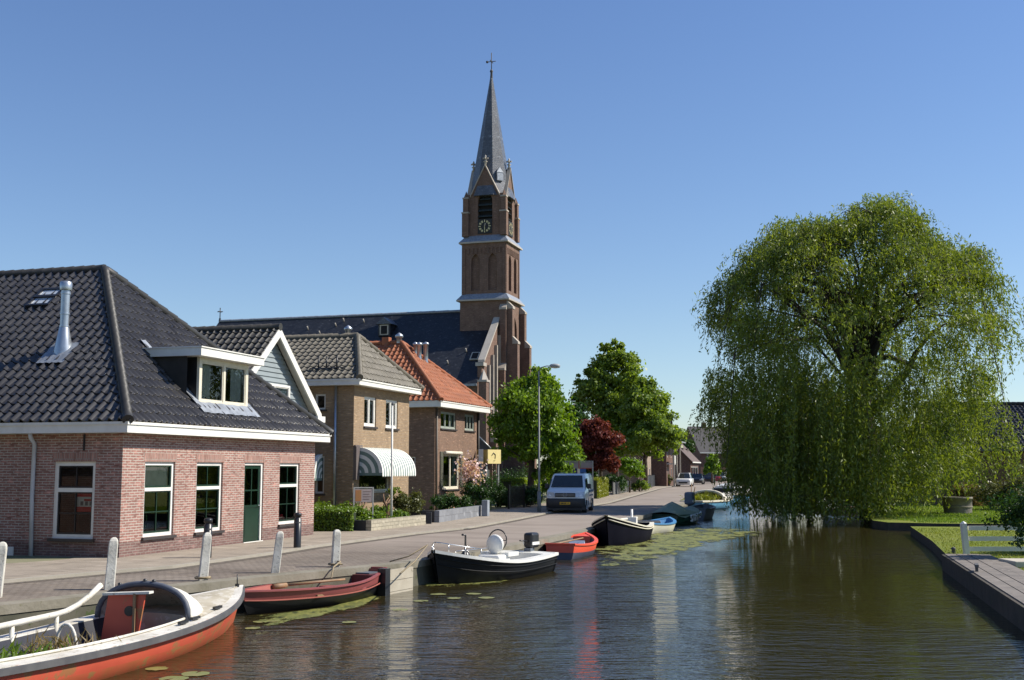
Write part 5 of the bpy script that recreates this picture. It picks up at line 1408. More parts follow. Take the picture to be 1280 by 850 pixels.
hf = [tuple(at(x, y, 0.05).xy) for x, y in ((392, 664.5), (440, 664.5))]
hedge_box('box_hedge', 'low bright green clipped hedge beside the pink brick corner', [hf[0], (hf[1][0], hf[1][1])], .72, LF_HEDGE, 2600, .085, depth=1.0)
for i, (px, py, rx, ry, rz, lab) in enumerate(((455, 42.4, 1.0, .9, .74, 'green groundcover bush beneath the orange sign'), (478, 43.3, .9, .9, .72, 'green groundcover bush under the awning by the flagpole'), (433, 42.6, 1.0, .9, .85, 'loose green bush behind the low clipped hedge, right one'), (410, 42.8, 1.1, .9, .85, 'loose green bush behind the low clipped hedge, left one'), (497, 44.6, .5, .6, .5, 'small green plant at the foot of the flagpole'))):
    bush('garden_bush', lab, ((px - 640) / FPX * py, py, .12), rx, ry, rz, LF_HEDGE, 5200, .085)
bush('rounded_bush', 'rounded grey green bush against the tan front wall right of the awning', ((509 - 640) / FPX * 46.6, 46.6, .05), .78, .75, 1.4, LF_OLIVE, 6500, .08, lumps=14)
gl = [(560, 641, 1.2, .9, .95, LF_DEEP, 'low dark bush below the window with half curtain'), (593, 638, 1.4, 1.2, 1.75, LF_DEEP, 'dark leafy bush left of the grey gate pillar'), (600, 632, 1.1, 1.0, 2.1, LF_GREEN, 'taller sunlit bush below the yellow sign'), (622, 634, 1.3, 1.0, 1.5, LF_DEEP, 'dark bush right of the grey gate pillar'), (640, 634, 1.4, .9, 1.3, LF_DEEP, 'dark low bush at the foot of the iron fence'), (660, 634, 1.3, .9, 1.3, LF_DEEP, 'dark low bush at the foot of the lime tree'),
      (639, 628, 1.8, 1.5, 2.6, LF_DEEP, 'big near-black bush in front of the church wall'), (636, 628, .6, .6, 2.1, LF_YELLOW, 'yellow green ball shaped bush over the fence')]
for px, py, rx, ry, rz, mt, lab in gl:
    bush('garden_shrub', lab, at(px, py, .05), rx, ry, rz, mt, 4200, .1)
bush('flowering_bush', 'pink blossoming bush beside the orange roofed house door', at(588, 637.5, .05), .55, .6, 2.4, LF_DEEP, 3000, .1, mat2=LF_PINK)
k = 620; C = rng.normal(0, .36, (k, 3)) * np.array([.9, .9, 1.0]) + np.array([0, 0, 1.95])
leaf_mesh('blossom', C, rdir(k), rdir(k), .15, .13, LF_PINK, bpy.data.objects['flowering_bush'])
hedge_box('yard_hedge', 'dark clipped hedge with a light top line behind the iron fence', [tuple(at(640, 633, 0).xy), tuple(at(676, 630, 0).xy)], 1.45, LF_GREEN, 1200, .12, depth=.8)
hedge_box('yellow_hedge', 'yellow green clipped hedge right of the white van', [tuple(at(747, 624.5, 0).xy), tuple(at(760, 620.5, 0).xy)], 1.35, LF_YELLOW, 900, .14, depth=1.2)
bush('garden_shrub', 'green shrub between yellow hedge and the young tree', at(768, 617, .05), 1.2, 1.2, 2.0, LF_DEEP, 3000, .16)
bush('garden_shrub', 'green shrub at the foot of the further lamp post', at(800, 614.5, .05), 1.0, 1.0, 1.3, LF_GREEN, 2500, .14)
bush('garden_shrub', 'small weedy shrub by the pavement before the far houses', at(828, 607.5, .05), 1.6, 1.2, 1.6, LF_OLIVE, 2500, .18)
# flower box plants
# ------------------------------------------------------------------ boats
class Hull:
    """lines of a small boat: x from stern (-L/2) to bow (+L/2); z measured from the water"""
    def __init__(s, L, B, sheer=(.45, .38, .6), stern=.6, draft=.22, rake=.35, full=2.3, sect='round', stern_rake=.1, bowpos=.45):
        s.L, s.B, s.sh, s.st, s.dr, s.rk, s.fu, s.sr, s.bp = L, B, sheer, stern, draft, rake, full, stern_rake, bowpos
        s.prof = {'round': [(0.02, 0), (.42, .04), (.7, .16), (.86, .36), (.94, .6), (.98, .8), (1, 1)],
                  'chine': [(0.02, 0), (.4, .04), (.74, .1), (.86, .4), (.93, .62), (.97, .82), (1, 1)]}[sect]
    def b(s, t):
        if t < s.bp: return s.B / 2 * (s.st + (1 - s.st) * math.sin(t / s.bp * math.pi / 2))
        return s.B / 2 * max(.02, 1 - ((t - s.bp) / (1 - s.bp)) ** s.fu)
    def z(s, t):
        a, m, c = s.sh
        return m + (a - m) * (1 - t / .4) ** 2 if t < .4 else m + (c - m) * ((t - .4) / .6) ** 2
    def pt(s, t, yf, zf, inset=0, side=1):
        kz = -s.dr + (s.dr * .9) * max(0, (t - .8) / .2) ** 2; zz = kz + (s.z(t) - kz) * zf
        bw = max(.015, s.b(t) - inset); tt = min(1, max(0, t)); fine = 1 - .35 * max(0, (t - .55) / .45) * (1 - zf)
        x = -s.L / 2 + s.L * t + s.rk * (zf - 1) * tt ** 6 - s.sr * (zf - 1) * (1 - tt) ** 8 * -1
        return Vector((x, side * bw * yf * fine, zz))
    def shell(s, mats, bands, parent, name='hull', n=26):
        """bands: material index for each of the six strakes from keel to gunwale"""
        mb = MB(); T = [i / n for i in range(n + 1)]
        for sd in (1, -1):
            for k in range(6):
                rows = [[s.pt(t, *s.prof[k], side=sd), s.pt(t, *s.prof[k + 1], side=sd)] for t in T]
                mb.grid(rows if sd > 0 else [r[::-1] for r in rows], bands[k])
        for k in range(6):
            mb.add([s.pt(0, *s.prof[k]), s.pt(0, *s.prof[k + 1]), s.pt(0, *s.prof[k + 1], side=-1), s.pt(0, *s.prof[k], side=-1)], [(0, 1, 2, 3)], bands[k])
        return mb.build(name, mats, parent, merge=.0005)
    def rim(s, w, mat, parent, h=.03, out=.02, name='gunwale', t0=0.0, t1=1.0, n=30, up=.0, drop=None):
        mb = MB(); T = [t0 + (t1 - t0) * i / n for i in range(n + 1)]
        for sd in (1, -1):
            rows = []
            for t in T:
                o = s.pt(t, 1, 1, -out, sd); i_ = s.pt(t, 1, 1, w, sd); 
                if s.b(t) < w: i_.y = sd * .005
                d = drop if drop else h
                rows.append([o + Vector((0, 0, -d)), o + Vector((0, 0, up)), i_ + Vector((0, 0, up + .006)), i_ + Vector((0, 0, -h))])
            mb.grid(rows if sd > 0 else [r[::-1] for r in rows], 0, False)
        if t0 == 0:
            a, b_ = s.pt(0, 1, 1, -out, 1), s.pt(0, 1, 1, -out, -1); mb.box(a.x - out, a.x + w * .8, b_.y, a.y, a.z - h, a.z + up + .004)
        o = mb.build(name, mat, parent); return o
    def lining(s, mat, parent, floor=.05, inset=.06, t0=.02, t1=.94, n=22, name='interior', mats=None):
        mb = MB(); T = [t0 + (t1 - t0) * i / n for i in range(n + 1)]; rows = []
        for t in T:
            g1 = s.pt(t, 1, 1, inset, 1); g2 = s.pt(t, 1, 1, inset, -1); f1 = s.pt(t, .8, .35, inset, 1); f2 = s.pt(t, .8, .35, inset, -1); f1.z = f2.z = floor; g1.z -= .01; g2.z -= .01
            rows.append([g1, f1, f2, g2])
        mb.grid(rows, 0, False); mb.poly(rows[0]); mb.poly(rows[-1][::-1])
        return mb.build(name, mats or mat, parent)
    def deck(s, t0, t1, mat, parent, name='deck', inset=.05, dz=-.02, camber=.05, n=12, face=True):
        mb = MB(); rows = []
        for i in range(n + 1):
            t = t0 + (t1 - t0) * i / n; a = s.pt(t, 1, 1, inset, 1); b_ = s.pt(t, 1, 1, inset, -1); a.z += dz; b_.z += dz
            rows.append([a.lerp(b_, k / 6) + Vector((0, 0, camber * (1 - (k / 3 - 1) ** 2) * min(1, s.b(t)))) for k in range(7)])
        mb.grid(rows)
        r = rows[0] if t0 > .3 else rows[-1]
        if face: mb.poly(r + [Vector((r[-1].x, r[-1].y * .85, .05)), Vector((r[0].x, r[0].y * .85, .05))])
        return mb.build(name, mat, parent)
    def thwart(s, t, w, mat, parent, dz=-.12, th=.04, name='thwart', inset=.04):
        a = s.pt(t, 1, 1, inset, 1); mb = MB(); mb.box(a.x - w / 2, a.x + w / 2, -a.y, a.y, a.z + dz - th, a.z + dz); return mb.build(name, mat, parent)
def boat(name, label, stern, bow, group=None, cat='boat', z=WZ):
    """root empty midway between the two ends, +x to the bow"""
    s, b_ = Vector((stern[0], stern[1], 0)), Vector((bow[0], bow[1], 0)); c = (s + b_) / 2; d = b_ - s
    return thing(name, label, cat, (c.x, c.y, z), math.atan2(d.y, d.x), group), d.length
G_BOATS = 'boats moored along the quay'
RED_H = M('faded_red_hull', (.6, .1, .055), (.5, .085, .045), 1.1, .55, spots=((.36, .15, .06), .17, 1.6))
RED_BOT = M('red_hull_stained', (.55, .1, .05), (.42, .12, .045), 2.6, .55, spots=((.34, .17, .06), .17, 3.2))
GREYRUB = M('grey_rubbing_strake', (.1, .1, .1), (.06, .06, .065), 3, .7)
DECK_W = M('worn_white_deck', (.68, .66, .6), (.5, .47, .4), 1.8, .6, bmp=.1, spots=((.4, .37, .29), .15, 9))
DECK_D = M('bare_deck_ply', (.44, .4, .31), (.34, .3, .22), 2.2, .8, bmp=.3, spots=((.5, .47, .4), .2, 5))
NAVY = M('dark_canvas', (.012, .014, .024), (.02, .022, .032), 3, .6)
MAROON = M('maroon_paint', (.27, .07, .065), (.21, .055, .055), 1.6, .5, spots=((.33, .17, .14), .05, 7))
MAROON_IN = M('maroon_inside', (.36, .1, .075), (.28, .08, .06), 1.5, .6, spots=((.2, .1, .07), .12, 4))
BLACKHULL = M('black_hull', (.008, .009, .011), (.016, .017, .018), 1.6, .5, spec=.25, spots=((.05, .045, .035), .05, 8))
GEL = M('white_gelcoat', (.78, .77, .72), (.72, .71, .66), 2, .3, spots=((.5, .48, .4), .03, 6))
BEIGE = M('beige_cushion', (.42, .38, .28), (.36, .33, .25), 3, .7)
ORANGE_R = M('orange_red_paint', (.75, .09, .04), (.65, .08, .04), 2, .45, spots=((.4, .12, .07), .05, 7))
BLUE_IN = M('blue_grey_inside', (.04, .05, .085), (.06, .07, .1), 2, .6)
LBLUE = M('light_blue_seat', (.42, .48, .58), (.36, .42, .52), 3, .6)
SKYBLUE = M('sky_blue_hull', (.14, .38, .58), (.12, .32, .5), 1.5, .4, spots=((.5, .55, .55), .08, 5))
BLUE_RIM = M('bright_blue_rim', (.07, .24, .46), (.06, .2, .4), 2, .4)
OFFW = M('off_white_hull', (.6, .57, .46), (.52, .49, .38), 1.6, .5, spots=((.3, .28, .15), .06, 4))
TARP = M('green_tarpaulin', (.16, .205, .13), (.21, .25, .17), 1.4, .6, bmp=.5, bscale=4, spots=((.2, .21, .14), .1, 3))
DGREEN = M('dark_green_hull', (.012, .05, .03), (.018, .06, .035), 2, .35)
GREYB = M('grey_boat_paint', (.12, .14, .16), (.09, .1, .12), 2, .5)
CHROME = M('steel_rail', (.6, .6, .6), (.5, .5, .5), 4, .25, .9)
TEAK = M('teak', (.3, .18, .09), (.22, .13, .07), 6, .6)

# 1 red and white cabin sloop, bow at the right, stern out of the picture
r1, L_ = boat('red_boat', 'old red hulled boat with worn white deck and arched hood, bottom left', (-6.75, 13.0), (-4.88, 21.35), G_BOATS)
H = Hull(L_, 2.15, (.48, .42, .62), .62, .25, .35, 2.3)
H.shell([RED_H, RED_BOT], [1, 1, 1, 1, 0, 0], r1)
H.rim(.3, DECK_W, r1, .1, .0, 'side_deck', 0, 1); H.rim(.02, GREYRUB, r1, .09, .045, 'rubbing_strake', 0, .995, up=-.012)
H.lining(NAVY, r1, .12, .3, .03, .66)
dk = H.deck(.62, .985, DECK_D, r1, 'foredeck', .16, .012, .06); H.deck(.0, .06, DECK_W, r1, 'stern_deck', .2, 0, .02)
# hood: half-round white cuddy with a dark opening that faces aft
mb = MB(); rows = []; t_h = .60
hb = H.pt(t_h, 1, 1, .26).y; xz = H.pt(t_h, 1, 1)
for k, (dx, s_, hh) in enumerate(((0, 1.0, .52), (.12, 1.0, .53), (.35, .98, .47), (.6, .9, .34), (.85, .76, .18), (1.05, .6, .03))):
    rows.append([Vector((xz.x + dx + .05 * math.sin(a), math.cos(a) * hb * s_, xz.z - .0 + hh * max(0, math.sin(a)) ** .75)) for a in np.linspace(0, math.pi, 17)])
mb.grid(rows); hood = mb.build('hood', DECK_W, r1)
mb = MB(); mb.tube(rows[0], .045, 8); mb.build('hood_rim', M('hood_rim_grey', (.09, .1, .13), (.06, .07, .09), 3, .6), hood)
mb = MB()
for a in (.35, .5, .62): q_ = rows[0][int(a * 16)]; mb.lathe([(.03, .03), (.03, .07), (.001, .08)], q_, 6)
mb.build('snap_fastener', BLACKP, hood)
# coaming rails sweeping from the hood aft, on small posts
for s_ in (1, -1):
    mb = MB(); pts = []
    for t in np.linspace(t_h, .02, 20):
        q_ = H.pt(t, 1, 1, .3, s_); f = (t_h - t) / t_h; hh = .2 if s_ > 0 else .02
        q_.z += .03 + (.16 + .3 * max(0, 1 - f * 5) ** 2) * (1 if s_ > 0 else .0); pts.append(q_)
    mb.tube(pts, .045 if s_ > 0 else .02, 7); cr = mb.build('coaming_rail', DECK_W, r1)
    if s_ > 0:
        for i in (4, 8, 12, 16): mb = MB(); q_ = pts[i]; mb.tube([q_ + Vector((0, 0, -.5)), q_ + Vector((.02, 0, 0))], [.045, .03], 7); mb.build('rail_post', DECK_W, cr)
# red bulkhead board with round port
xb = xz.x - .35
mb = MB(); 
mb.prism([(xb, hb * .62, .14), (xb, -hb * .16, .14), (xb + .02, -hb * .3, .84), (xb + .02, hb * .5, .84)], (.03, 0, 0)); bo = mb.build('red_board', RED_H, r1)
mb = MB(); mb.tube([(xb - .015, hb * .02, .6), (xb - .005, hb * .02, .6)], .075, 14); mb.build('round_port', BLACKP, bo)
mb = MB(); mb.box(xb - .03, xb, -.02 - hb * .1, .02 - hb * .1, .14, .86); mb.build('board_post', TEAK, bo)
mb = MB(); mb.prism([(xb - .03, hb * .6, .82), (xb - .03, -hb * .42, .86), (xb + .1, -hb * .42, .86), (xb + .1, hb * .6, .82)], (0, 0, .035)); mb.build('board_shelf', DECK_W, bo)
for t, dz in ((.42, -.22), (.22, -.22)): H.thwart(t, .34, DECK_W, r1, dz, .06, 'bench', .3)
mb = MB(); c = Vector((xz.x - 1.8, .1, .25)); mb.tube([c + Vector((0, -.16 * math.cos(a), .34 * math.sin(a))) for a in np.linspace(0, math.pi, 10)], .022, 7); mb.build('hoop', DECK_W, r1)
k = 260; C = rng.normal(0, 1, (k, 3)) * [.28, .3, .09] + [xz.x - 2.9, .1, .26]; A = rng.normal(0, .5, (k, 3)); A[:, 2] += 1
leaf_mesh('weeds_inside', C, A, rdir(k), .22, .03, LF_HEDGE, r1)
k = 200; C = rng.normal(0, 1, (k, 3)) * [.2, .25, .09] + [xz.x - 2.0, .1, .3]; A = rng.normal(0, .5, (k, 3)); A[:, 2] += .6
leaf_mesh('dry_weeds_inside', C, A, rdir(k), .3, .02, LF_STRAW, r1)
for t in (.55, .6, .72): mb = MB(); q_ = H.pt(t, 1, 1, .14, -1); mb.box(q_.x - .12, q_.x + .12, q_.y - .025, q_.y + .025, q_.z + .02, q_.z + .06); mb.box(q_.x - .04, q_.x + .04, q_.y - .02, q_.y + .02, q_.z, q_.z + .022); mb.build('cleat', BLACKP, r1)
mb = MB(); q_ = H.pt(.985, 1, 1); mb.tube([(q_.x - .08, 0, q_.z), (q_.x - .08, 0, q_.z + .22)], .012, 6); mb.lathe([(.04, 0), (.04, .05)], (q_.x - .08, 0, q_.z), 8); mb.build('bow_ring', BLACKP, r1)

# 2 maroon rowing boat
r2, L_ = boat('maroon_boat', 'maroon rowing boat with black bottom tied to a white post', (-3.05, 26.0), (-5.05, 21.75), G_BOATS)
H = Hull(L_, 1.45, (.56, .4, .48), .42, .05, .3, 2.0, 'chine')
H.shell([BLACKHULL, MAROON], [0, 0, 0, 0, 1, 1], r2); H.rim(.045, MAROON, r2, .03, .025); H.lining(MAROON_IN, r2, .06, .05)
mb = MB()
for s_ in (1, -1): mb.tube([H.pt(t, 1, .6, -.012, s_) for t in np.linspace(.0, .99, 24)], .014, 5, smooth=False)
mb.build('rubbing_line', MAROON_IN, r2)
H.thwart(.62, .24, TEAK, r2, -.14); H.thwart(.3, .24, MAROON, r2, -.14)
mb = MB(); a = H.pt(.13, 1, 1, .06); mb.prism([(-L_ / 2 + .05, a.y * .8, .06), (-L_ / 2 + .05, -a.y * .8, .06), (-L_ / 2 + .05, -a.y * .8, .46), (-L_ / 2 + .05, a.y * .8, .46)], (.55, 0, -.02)); lk = mb.build('stern_locker', M('dark_maroon', (.13, .03, .03)), r2)
mb = MB(); mb.box(-L_ / 2 + .12, -L_ / 2 + .5, -.2, .2, .45, .475); mb.build('locker_lid', GREYB, lk)
mb = MB(); mb.tube([(.2, -.42, .38), (-.9, .2, .42)], [.03, .022], 7); mb.tube([(.25, -.44, .38), (.55, -.55, .36)], [.05, .07], 6); mb.build('oar', TEAK, r2)

# 3 black sloop with white deck
r3, L_ = boat('black_sloop', 'black sloop with white inside, round seat console and steel bow rail', (.5, 31.7), (-1.85, 27.6), G_BOATS)
H = Hull(L_, 2.05, (.5, .46, .82), .78, .25, .25, 2.5, 'round', bowpos=.5)
H.shell([BLACKHULL], [0] * 6, r3)
mb = MB()
for s_ in (1, -1):
    for zf in (.62, .8): mb.tube([H.pt(t, .965 if zf < .7 else .985, zf, -.012, s_) for t in np.linspace(.0, .99, 24)], .012, 4)
mb.build('lapstrake_lines', BLACKHULL, r3)
H.rim(.22, GEL, r3, .07, .035, 'white_gunwale'); H.lining(GEL, r3, .12, .21, .04, .72); H.deck(.7, .985, GEL, r3, 'foredeck', .14, .0, .06); H.deck(0, .1, GEL, r3, 'stern_deck', .1, 0, .02)
mb = MB(); c = Vector((-.35, .05, .12)); mb.box(c.x - .3, c.x + .3, c.y - .32, c.y + .32, .12, .55); co = mb.build('console', GEL, r3, bevel=.05)
mb = MB(); mb.box(c.x - .62, c.x - .1, -.42, .42, .5, .6); mb.lathe([(.001, -.05), (.23, -.05), (.25, 0), (.23, .05), (.001, .05)], (0, 0, 0), 20); 
nv = len(mb.v); mb.v = mb.v[:8] + [(c.x - .05 + z, c.y + x, .8 + y) for x, y, z in mb.v[8:]]
mb.build('round_seat_back', [GEL], co)
mb = MB(); mb.tube([(c.x + .26 + .1 * math.sin(a) * .3, c.y + .27 * math.cos(a), .88 + .27 * math.sin(a)) for a in np.linspace(0, 2 * math.pi, 21)], .018, 6); mb.tube([(c.x + .26, c.y - .25, .88), (c.x + .26, c.y + .25, .88)], .012, 5); mb.tube([(c.x + .1, c.y, .6), (c.x + .26, c.y, .88)], .025, 6); mb.v = [(2 * c.x - x - .12, y - .12, z) for x, y, z in mb.v]; mb.build('steering_wheel', BLACKP, co)
mb = MB()
for s_ in (1, -1): 
    for a, b2 in ((.12, .42),):
        rows = [[H.pt(t, 1, 1, .15, s_) + Vector((0, 0, -.02)), H.pt(t, 1, 1, .42, s_) + Vector((0, 0, -.1))] for t in np.linspace(a, b2, 8)]; mb.grid(rows)
mb.build('seat_cushion', BEIGE, r3)
mb = MB()
for s_ in (1, -1):
    pts = [H.pt(t, 1, 1, .1, s_) + Vector((0, 0, .2)) for t in (.78, .86, .93, .97)]; mb.tube(pts, .016, 6)
    for t in (.78, .86, .93): q_ = H.pt(t, 1, 1, .1, s_); mb.tube([q_, q_ + Vector((0, 0, .2))], .012, 5)
mb.tube([H.pt(.97, 1, 1, .1, 1) + Vector((0, 0, .2)), H.pt(.97, 1, 1, .1, -1) + Vector((0, 0, .2))], .016, 6); mb.build('bow_rail', CHROME, r3)
for s_ in (-1,):
    mb = MB(); mb.tube([H.pt(t, 1, 1, .08, s_) + Vector((0, 0, .14)) for t in (.08, .2, .34, .48)], .012, 5)
    for t in (.1, .24, .36, .48): q_ = H.pt(t, 1, 1, .08, s_); mb.tube([q_, q_ + Vector((0, 0, .14))], .01, 5)
    mb.build('side_rail', CHROME, r3)
mb = MB(); q_ = Vector((1.1, .1, .5)); mb.lathe([(.13, 0), (.15, .08), (.08, .2), (.03, .24)], q_, 8); mb.tube([q_ + Vector((0, 0, .2)), q_ + Vector((0, 0, .6)), q_ + Vector((.14, 0, .62))], [.03, .025, .03], 6); mb.build('bow_anchor_winch', BLACKP, r3)
def outboard(parent, x, y, z, mat=BLACKP, s=1.0, nm='outboard_motor'):
    mb = MB(); mb.box(x - .32 * s, x + .1 * s, y - .14 * s, y + .14 * s, z + .1 * s, z + .5 * s); o = mb.build(nm, mat, parent, bevel=.06 * s)
    mb = MB(); mb.box(x - .16 * s, x - .02 * s, y - .06 * s, y + .06 * s, z - .75 * s, z + .12 * s); mb.box(x - .01, x + .12, y - .1, y + .1, z - .2, z + .1); mb.build('motor_leg', GREYB, o)
    mb = MB(); mb.tube([(x + .1, y, z + .28 * s), (x + .7 * s, y + .1, z + .33 * s)], .02, 6); mb.build('tiller', BLACKP, o)
    mb = MB(); mb.box(x - .3 * s, x + .08 * s, y - .145 * s, y + .145 * s, z + .18 * s, z + .26 * s); mb.build('cowl_band', GEL, o)
    return o
outboard(r3, -L_ / 2 + .06, .0, .5)

# 4 orange-red rowing boat
r4, L_ = boat('red_rowing_boat', 'grey rowing boat with orange red rim and blue seats behind the black sloop', (1.45, 35.4), (2.5, 39.8), G_BOATS)
H = Hull(L_, 1.45, (.48, .4, .58), .6, .2, .3, 2.2)
H.shell([BLUE_IN, ORANGE_R], [0, 0, 0, 0, 1, 1], r4); H.rim(.09, ORANGE_R, r4, .05, .03); H.lining(BLUE_IN, r4, .06, .07); H.thwart(.55, .35, LBLUE, r4, -.1); H.thwart(.28, .35, LBLUE, r4, -.1)
H.deck(.0, .16, LBLUE, r4, 'stern_seat', .1, -.12, .0); H.deck(.84, .98, ORANGE_R, r4, 'foredeck', .06, -.02, .03)
mb = MB(); mb.prism([(.1, -.3, .08), (.5, -.3, .08), (.3, -.3, .42)], (0, .5, 0)); mb.build('white_crate', LBLUE, r4)
mb = MB(); mb.tube([(-2.0, .3, .42), (.3, -.25, .5)], [.03, .02], 6); mb.build('oar', TEAK, r4)

# 5 high-bowed dark boat with cream edge
r5, L_ = boat('dark_tug_boat', 'high bowed dark blue boat with cream edge, bow towards the camera', (4.95, 47.0), (3.3, 41.1), G_BOATS)
H = Hull(L_, 2.0, (.6, .58, 1.1), .7, .3, .4, 2.6)
DBH = M('dark_blue_hull', (.006, .006, .013), (.01, .01, .018), 1.6, .7, spec=.06, spots=((.1, .1, .11), .0, 9))
H.shell([DBH], [0] * 6, r5); H.rim(.14, CREAM, r5, .05, .04); mb = MB()
for s_ in (1, -1): mb.tube([H.pt(t, .99, .88, -.02, s_) for t in np.linspace(.0, .99, 24)], .022, 5)
mb.build('cream_stripe', CREAM, r5)
H.lining(DBH, r5, .15, .14, .03, .8); H.deck(.78, .98, CREAM, r5, 'foredeck', .12, 0, .05); H.thwart(.25, .4, CREAM, r5, -.1); H.thwart(.5, .3, CREAM, r5, -.1)
mb = MB(); mb.tube([(-1.6, .1, .5), (-1.6, .1, 1.15)], .05, 6); mb.box(-1.75, -1.45, -.1, .3, .5, .85); mb.build('engine_box', GEL, r5)
mb = MB(); mb.tube([(-.2, -.5, .75), (-2.2, .2, .8)], .05, 7); mb.build('rolled_sail', CREAM, r5)
for t in (.72, .9):
    mb = MB(); q_ = H.pt(t, .8, .6, -.02, -1); mb.lathe([(.03, 0), (.03, .03)], q_, 8); mb.build('hull_fitting', CHROME, r5)

# 6 cream and blue rowing boat
r6, L_ = boat('blue_rimmed_boat', 'cream rowing boat with bright blue rim between dark boat and green tarpaulin', (5.5, 49.4), (7.05, 52.4), G_BOATS)
H = Hull(L_, 1.55, (.45, .4, .58), .65, .2, .3, 2.2)
H.shell([OFFW], [0] * 6, r6); H.rim(.12, BLUE_RIM, r6, .05, .03); H.lining(BLUE_RIM, r6, .1, .1); H.thwart(.3, .3, BLUE_RIM, r6, -.08); H.thwart(.58, .3, LBLUE, r6, -.08)
mb = MB(); mb.box(-1.5, -.5, -.4, .4, .15, .52); mb.build('folded_cover', NAVY, r6, bevel=.08)

# 7 boat under a green tarpaulin
r7, L_ = boat('tarpaulin_boat', 'dark green boat covered by a peaked green tarpaulin with white letters on its side', (7.4, 57.2), (9.5, 61.2), G_BOATS)
H = Hull(L_, 1.95, (.5, .48, .65), .75, .2, .3, 2.4)
H.shell([DGREEN], [0] * 6, r7); H.rim(.1, DGREEN, r7, .05, .04)
mb = MB(); rows = []
for t in np.linspace(-.02, .93, 14):
    tt = max(0, t); a = H.pt(tt, 1, 1, -.08, 1); pk = .42 * math.exp(-((t - .26) / .2) ** 2) + .06 + .12 * min(1, max(0, t) * 3)
    rows.append([Vector((a.x + (t - tt) * L_, a.y * f, a.z + .02 + pk * (1 - abs(f) ** 1.25) - (.13 + .05 * math.sin(t * 23 + f)) * (abs(f) > .99) + .02 * math.sin(t * 31) * (1 - abs(f)))) for f in (-1, -.999, -.8, -.5, -.2, 0, .2, .5, .8, .999, 1)])
mb.grid(rows); mb.build('tarpaulin', TARP, r7)
def lettering(txt, size, mat, parent, loc, rot, name='lettering', depth=.004):
    c = bpy.data.curves.new(name, 'FONT'); c.body = txt; c.size = size; c.extrude = depth; c.align_x = 'CENTER'; c.align_y = 'CENTER'; c.materials.append(mat)
    t = bpy.data.objects.new(name, c); col.objects.link(t)
    dg = bpy.context.evaluated_depsgraph_get(); me = bpy.data.meshes.new_from_object(t.evaluated_get(dg)); bpy.data.objects.remove(t)
    o = bpy.data.objects.new(name, me); o.parent = parent; o.location = loc; o.rotation_euler = rot; col.objects.link(o); return o
q_ = H.pt(.36, 1, .72, .0, -1); q_.y = -1.0; lettering('STIN', .5, WHITE, r7, q_, (R(90), R(-3), 0), depth=.03); q_ = H.pt(.56, 1, .78, 0, -1); q_.y = -1.0; lettering('-', .5, WHITE, r7, q_, (R(90), 0, R(4)), depth=.03)

# 8 grey workboat with outboard
r8, L_ = boat('grey_boat', 'plain grey open boat with a covered grey outboard motor', (9.75, 63.0), (11.1, 66.9), G_BOATS)
H = Hull(L_, 1.6, (.62, .58, .75), .85, .2, .3, 2.6, 'chine')
H.shell([GREYB], [0] * 6, r8); H.rim(.08, GREYB, r8, .05, .04); H.lining(GREYB, r8, .1, .07); H.thwart(.4, .35, GREYB, r8, -.1); outboard(r8, -L_ / 2 + .25, .2, .62, M('grey_cowl', (.17, .2, .24), (.14, .16, .2)), 1.7)

# 9 blue and cream boat with weeds
r9, L_ = boat('weedy_boat', 'light blue boat with broad cream rim, weeds growing inside', (11.9, 77.6), (15.6, 84.5), G_BOATS)
H = Hull(L_, 2.5, (.62, .6, 1.05), .6, .25, .4, 2.4)
r9.rotation_euler.z += math.pi * 0; H.shell([SKYBLUE, BLACKHULL], [1, 1, 0, 0, 0, 0], r9); H.rim(.42, CREAM, r9, .1, .05); H.lining(DARKROOM, r9, .15, .4, .04, .8); H.deck(.8, .98, CREAM, r9, 'foredeck', .2, 0, .05)
rows = []; t_h = .42; hb = H.b(t_h) - .1; xz = H.pt(t_h, 1, 1)
for dx, s_, hh in ((0, 1.0, .62), (.3, 1.0, .62), (.9, .93, .5), (1.5, .8, .34), (2.1, .62, .22), (2.5, .45, .12)):
    rows.append([Vector((xz.x + dx, math.cos(a) * hb * s_, H.z(t_h + dx / L_) - .02 + hh * max(0, math.sin(a)) ** .7)) for a in np.linspace(0, math.pi, 15)])
mb = MB(); mb.grid(rows); hd9 = mb.build('hood', CREAM, r9); mb = MB(); mb.tube(rows[0], .1, 7); mb.build('hood_rim', CREAM, hd9)
k = 1500; C = rng.normal(0, 1, (k, 3)) * [.9, .4, .14] + [-1.3, .0, .68]; A = rng.normal(0, .5, (k, 3)); A[:, 2] += 1
leaf_mesh('weeds_inside', C, A, rdir(k), .3, .1, LF_YELLOW, r9)
mb = MB(); mb.tube([(-2.9, .4, .7), (-2.7, .4, 1.7)], .03, 5); mb.tube([(-2.2, .5, .7), (-2.6, .2, 1.5)], .03, 5); mb.build('mooring_sticks', TEAK, r9)
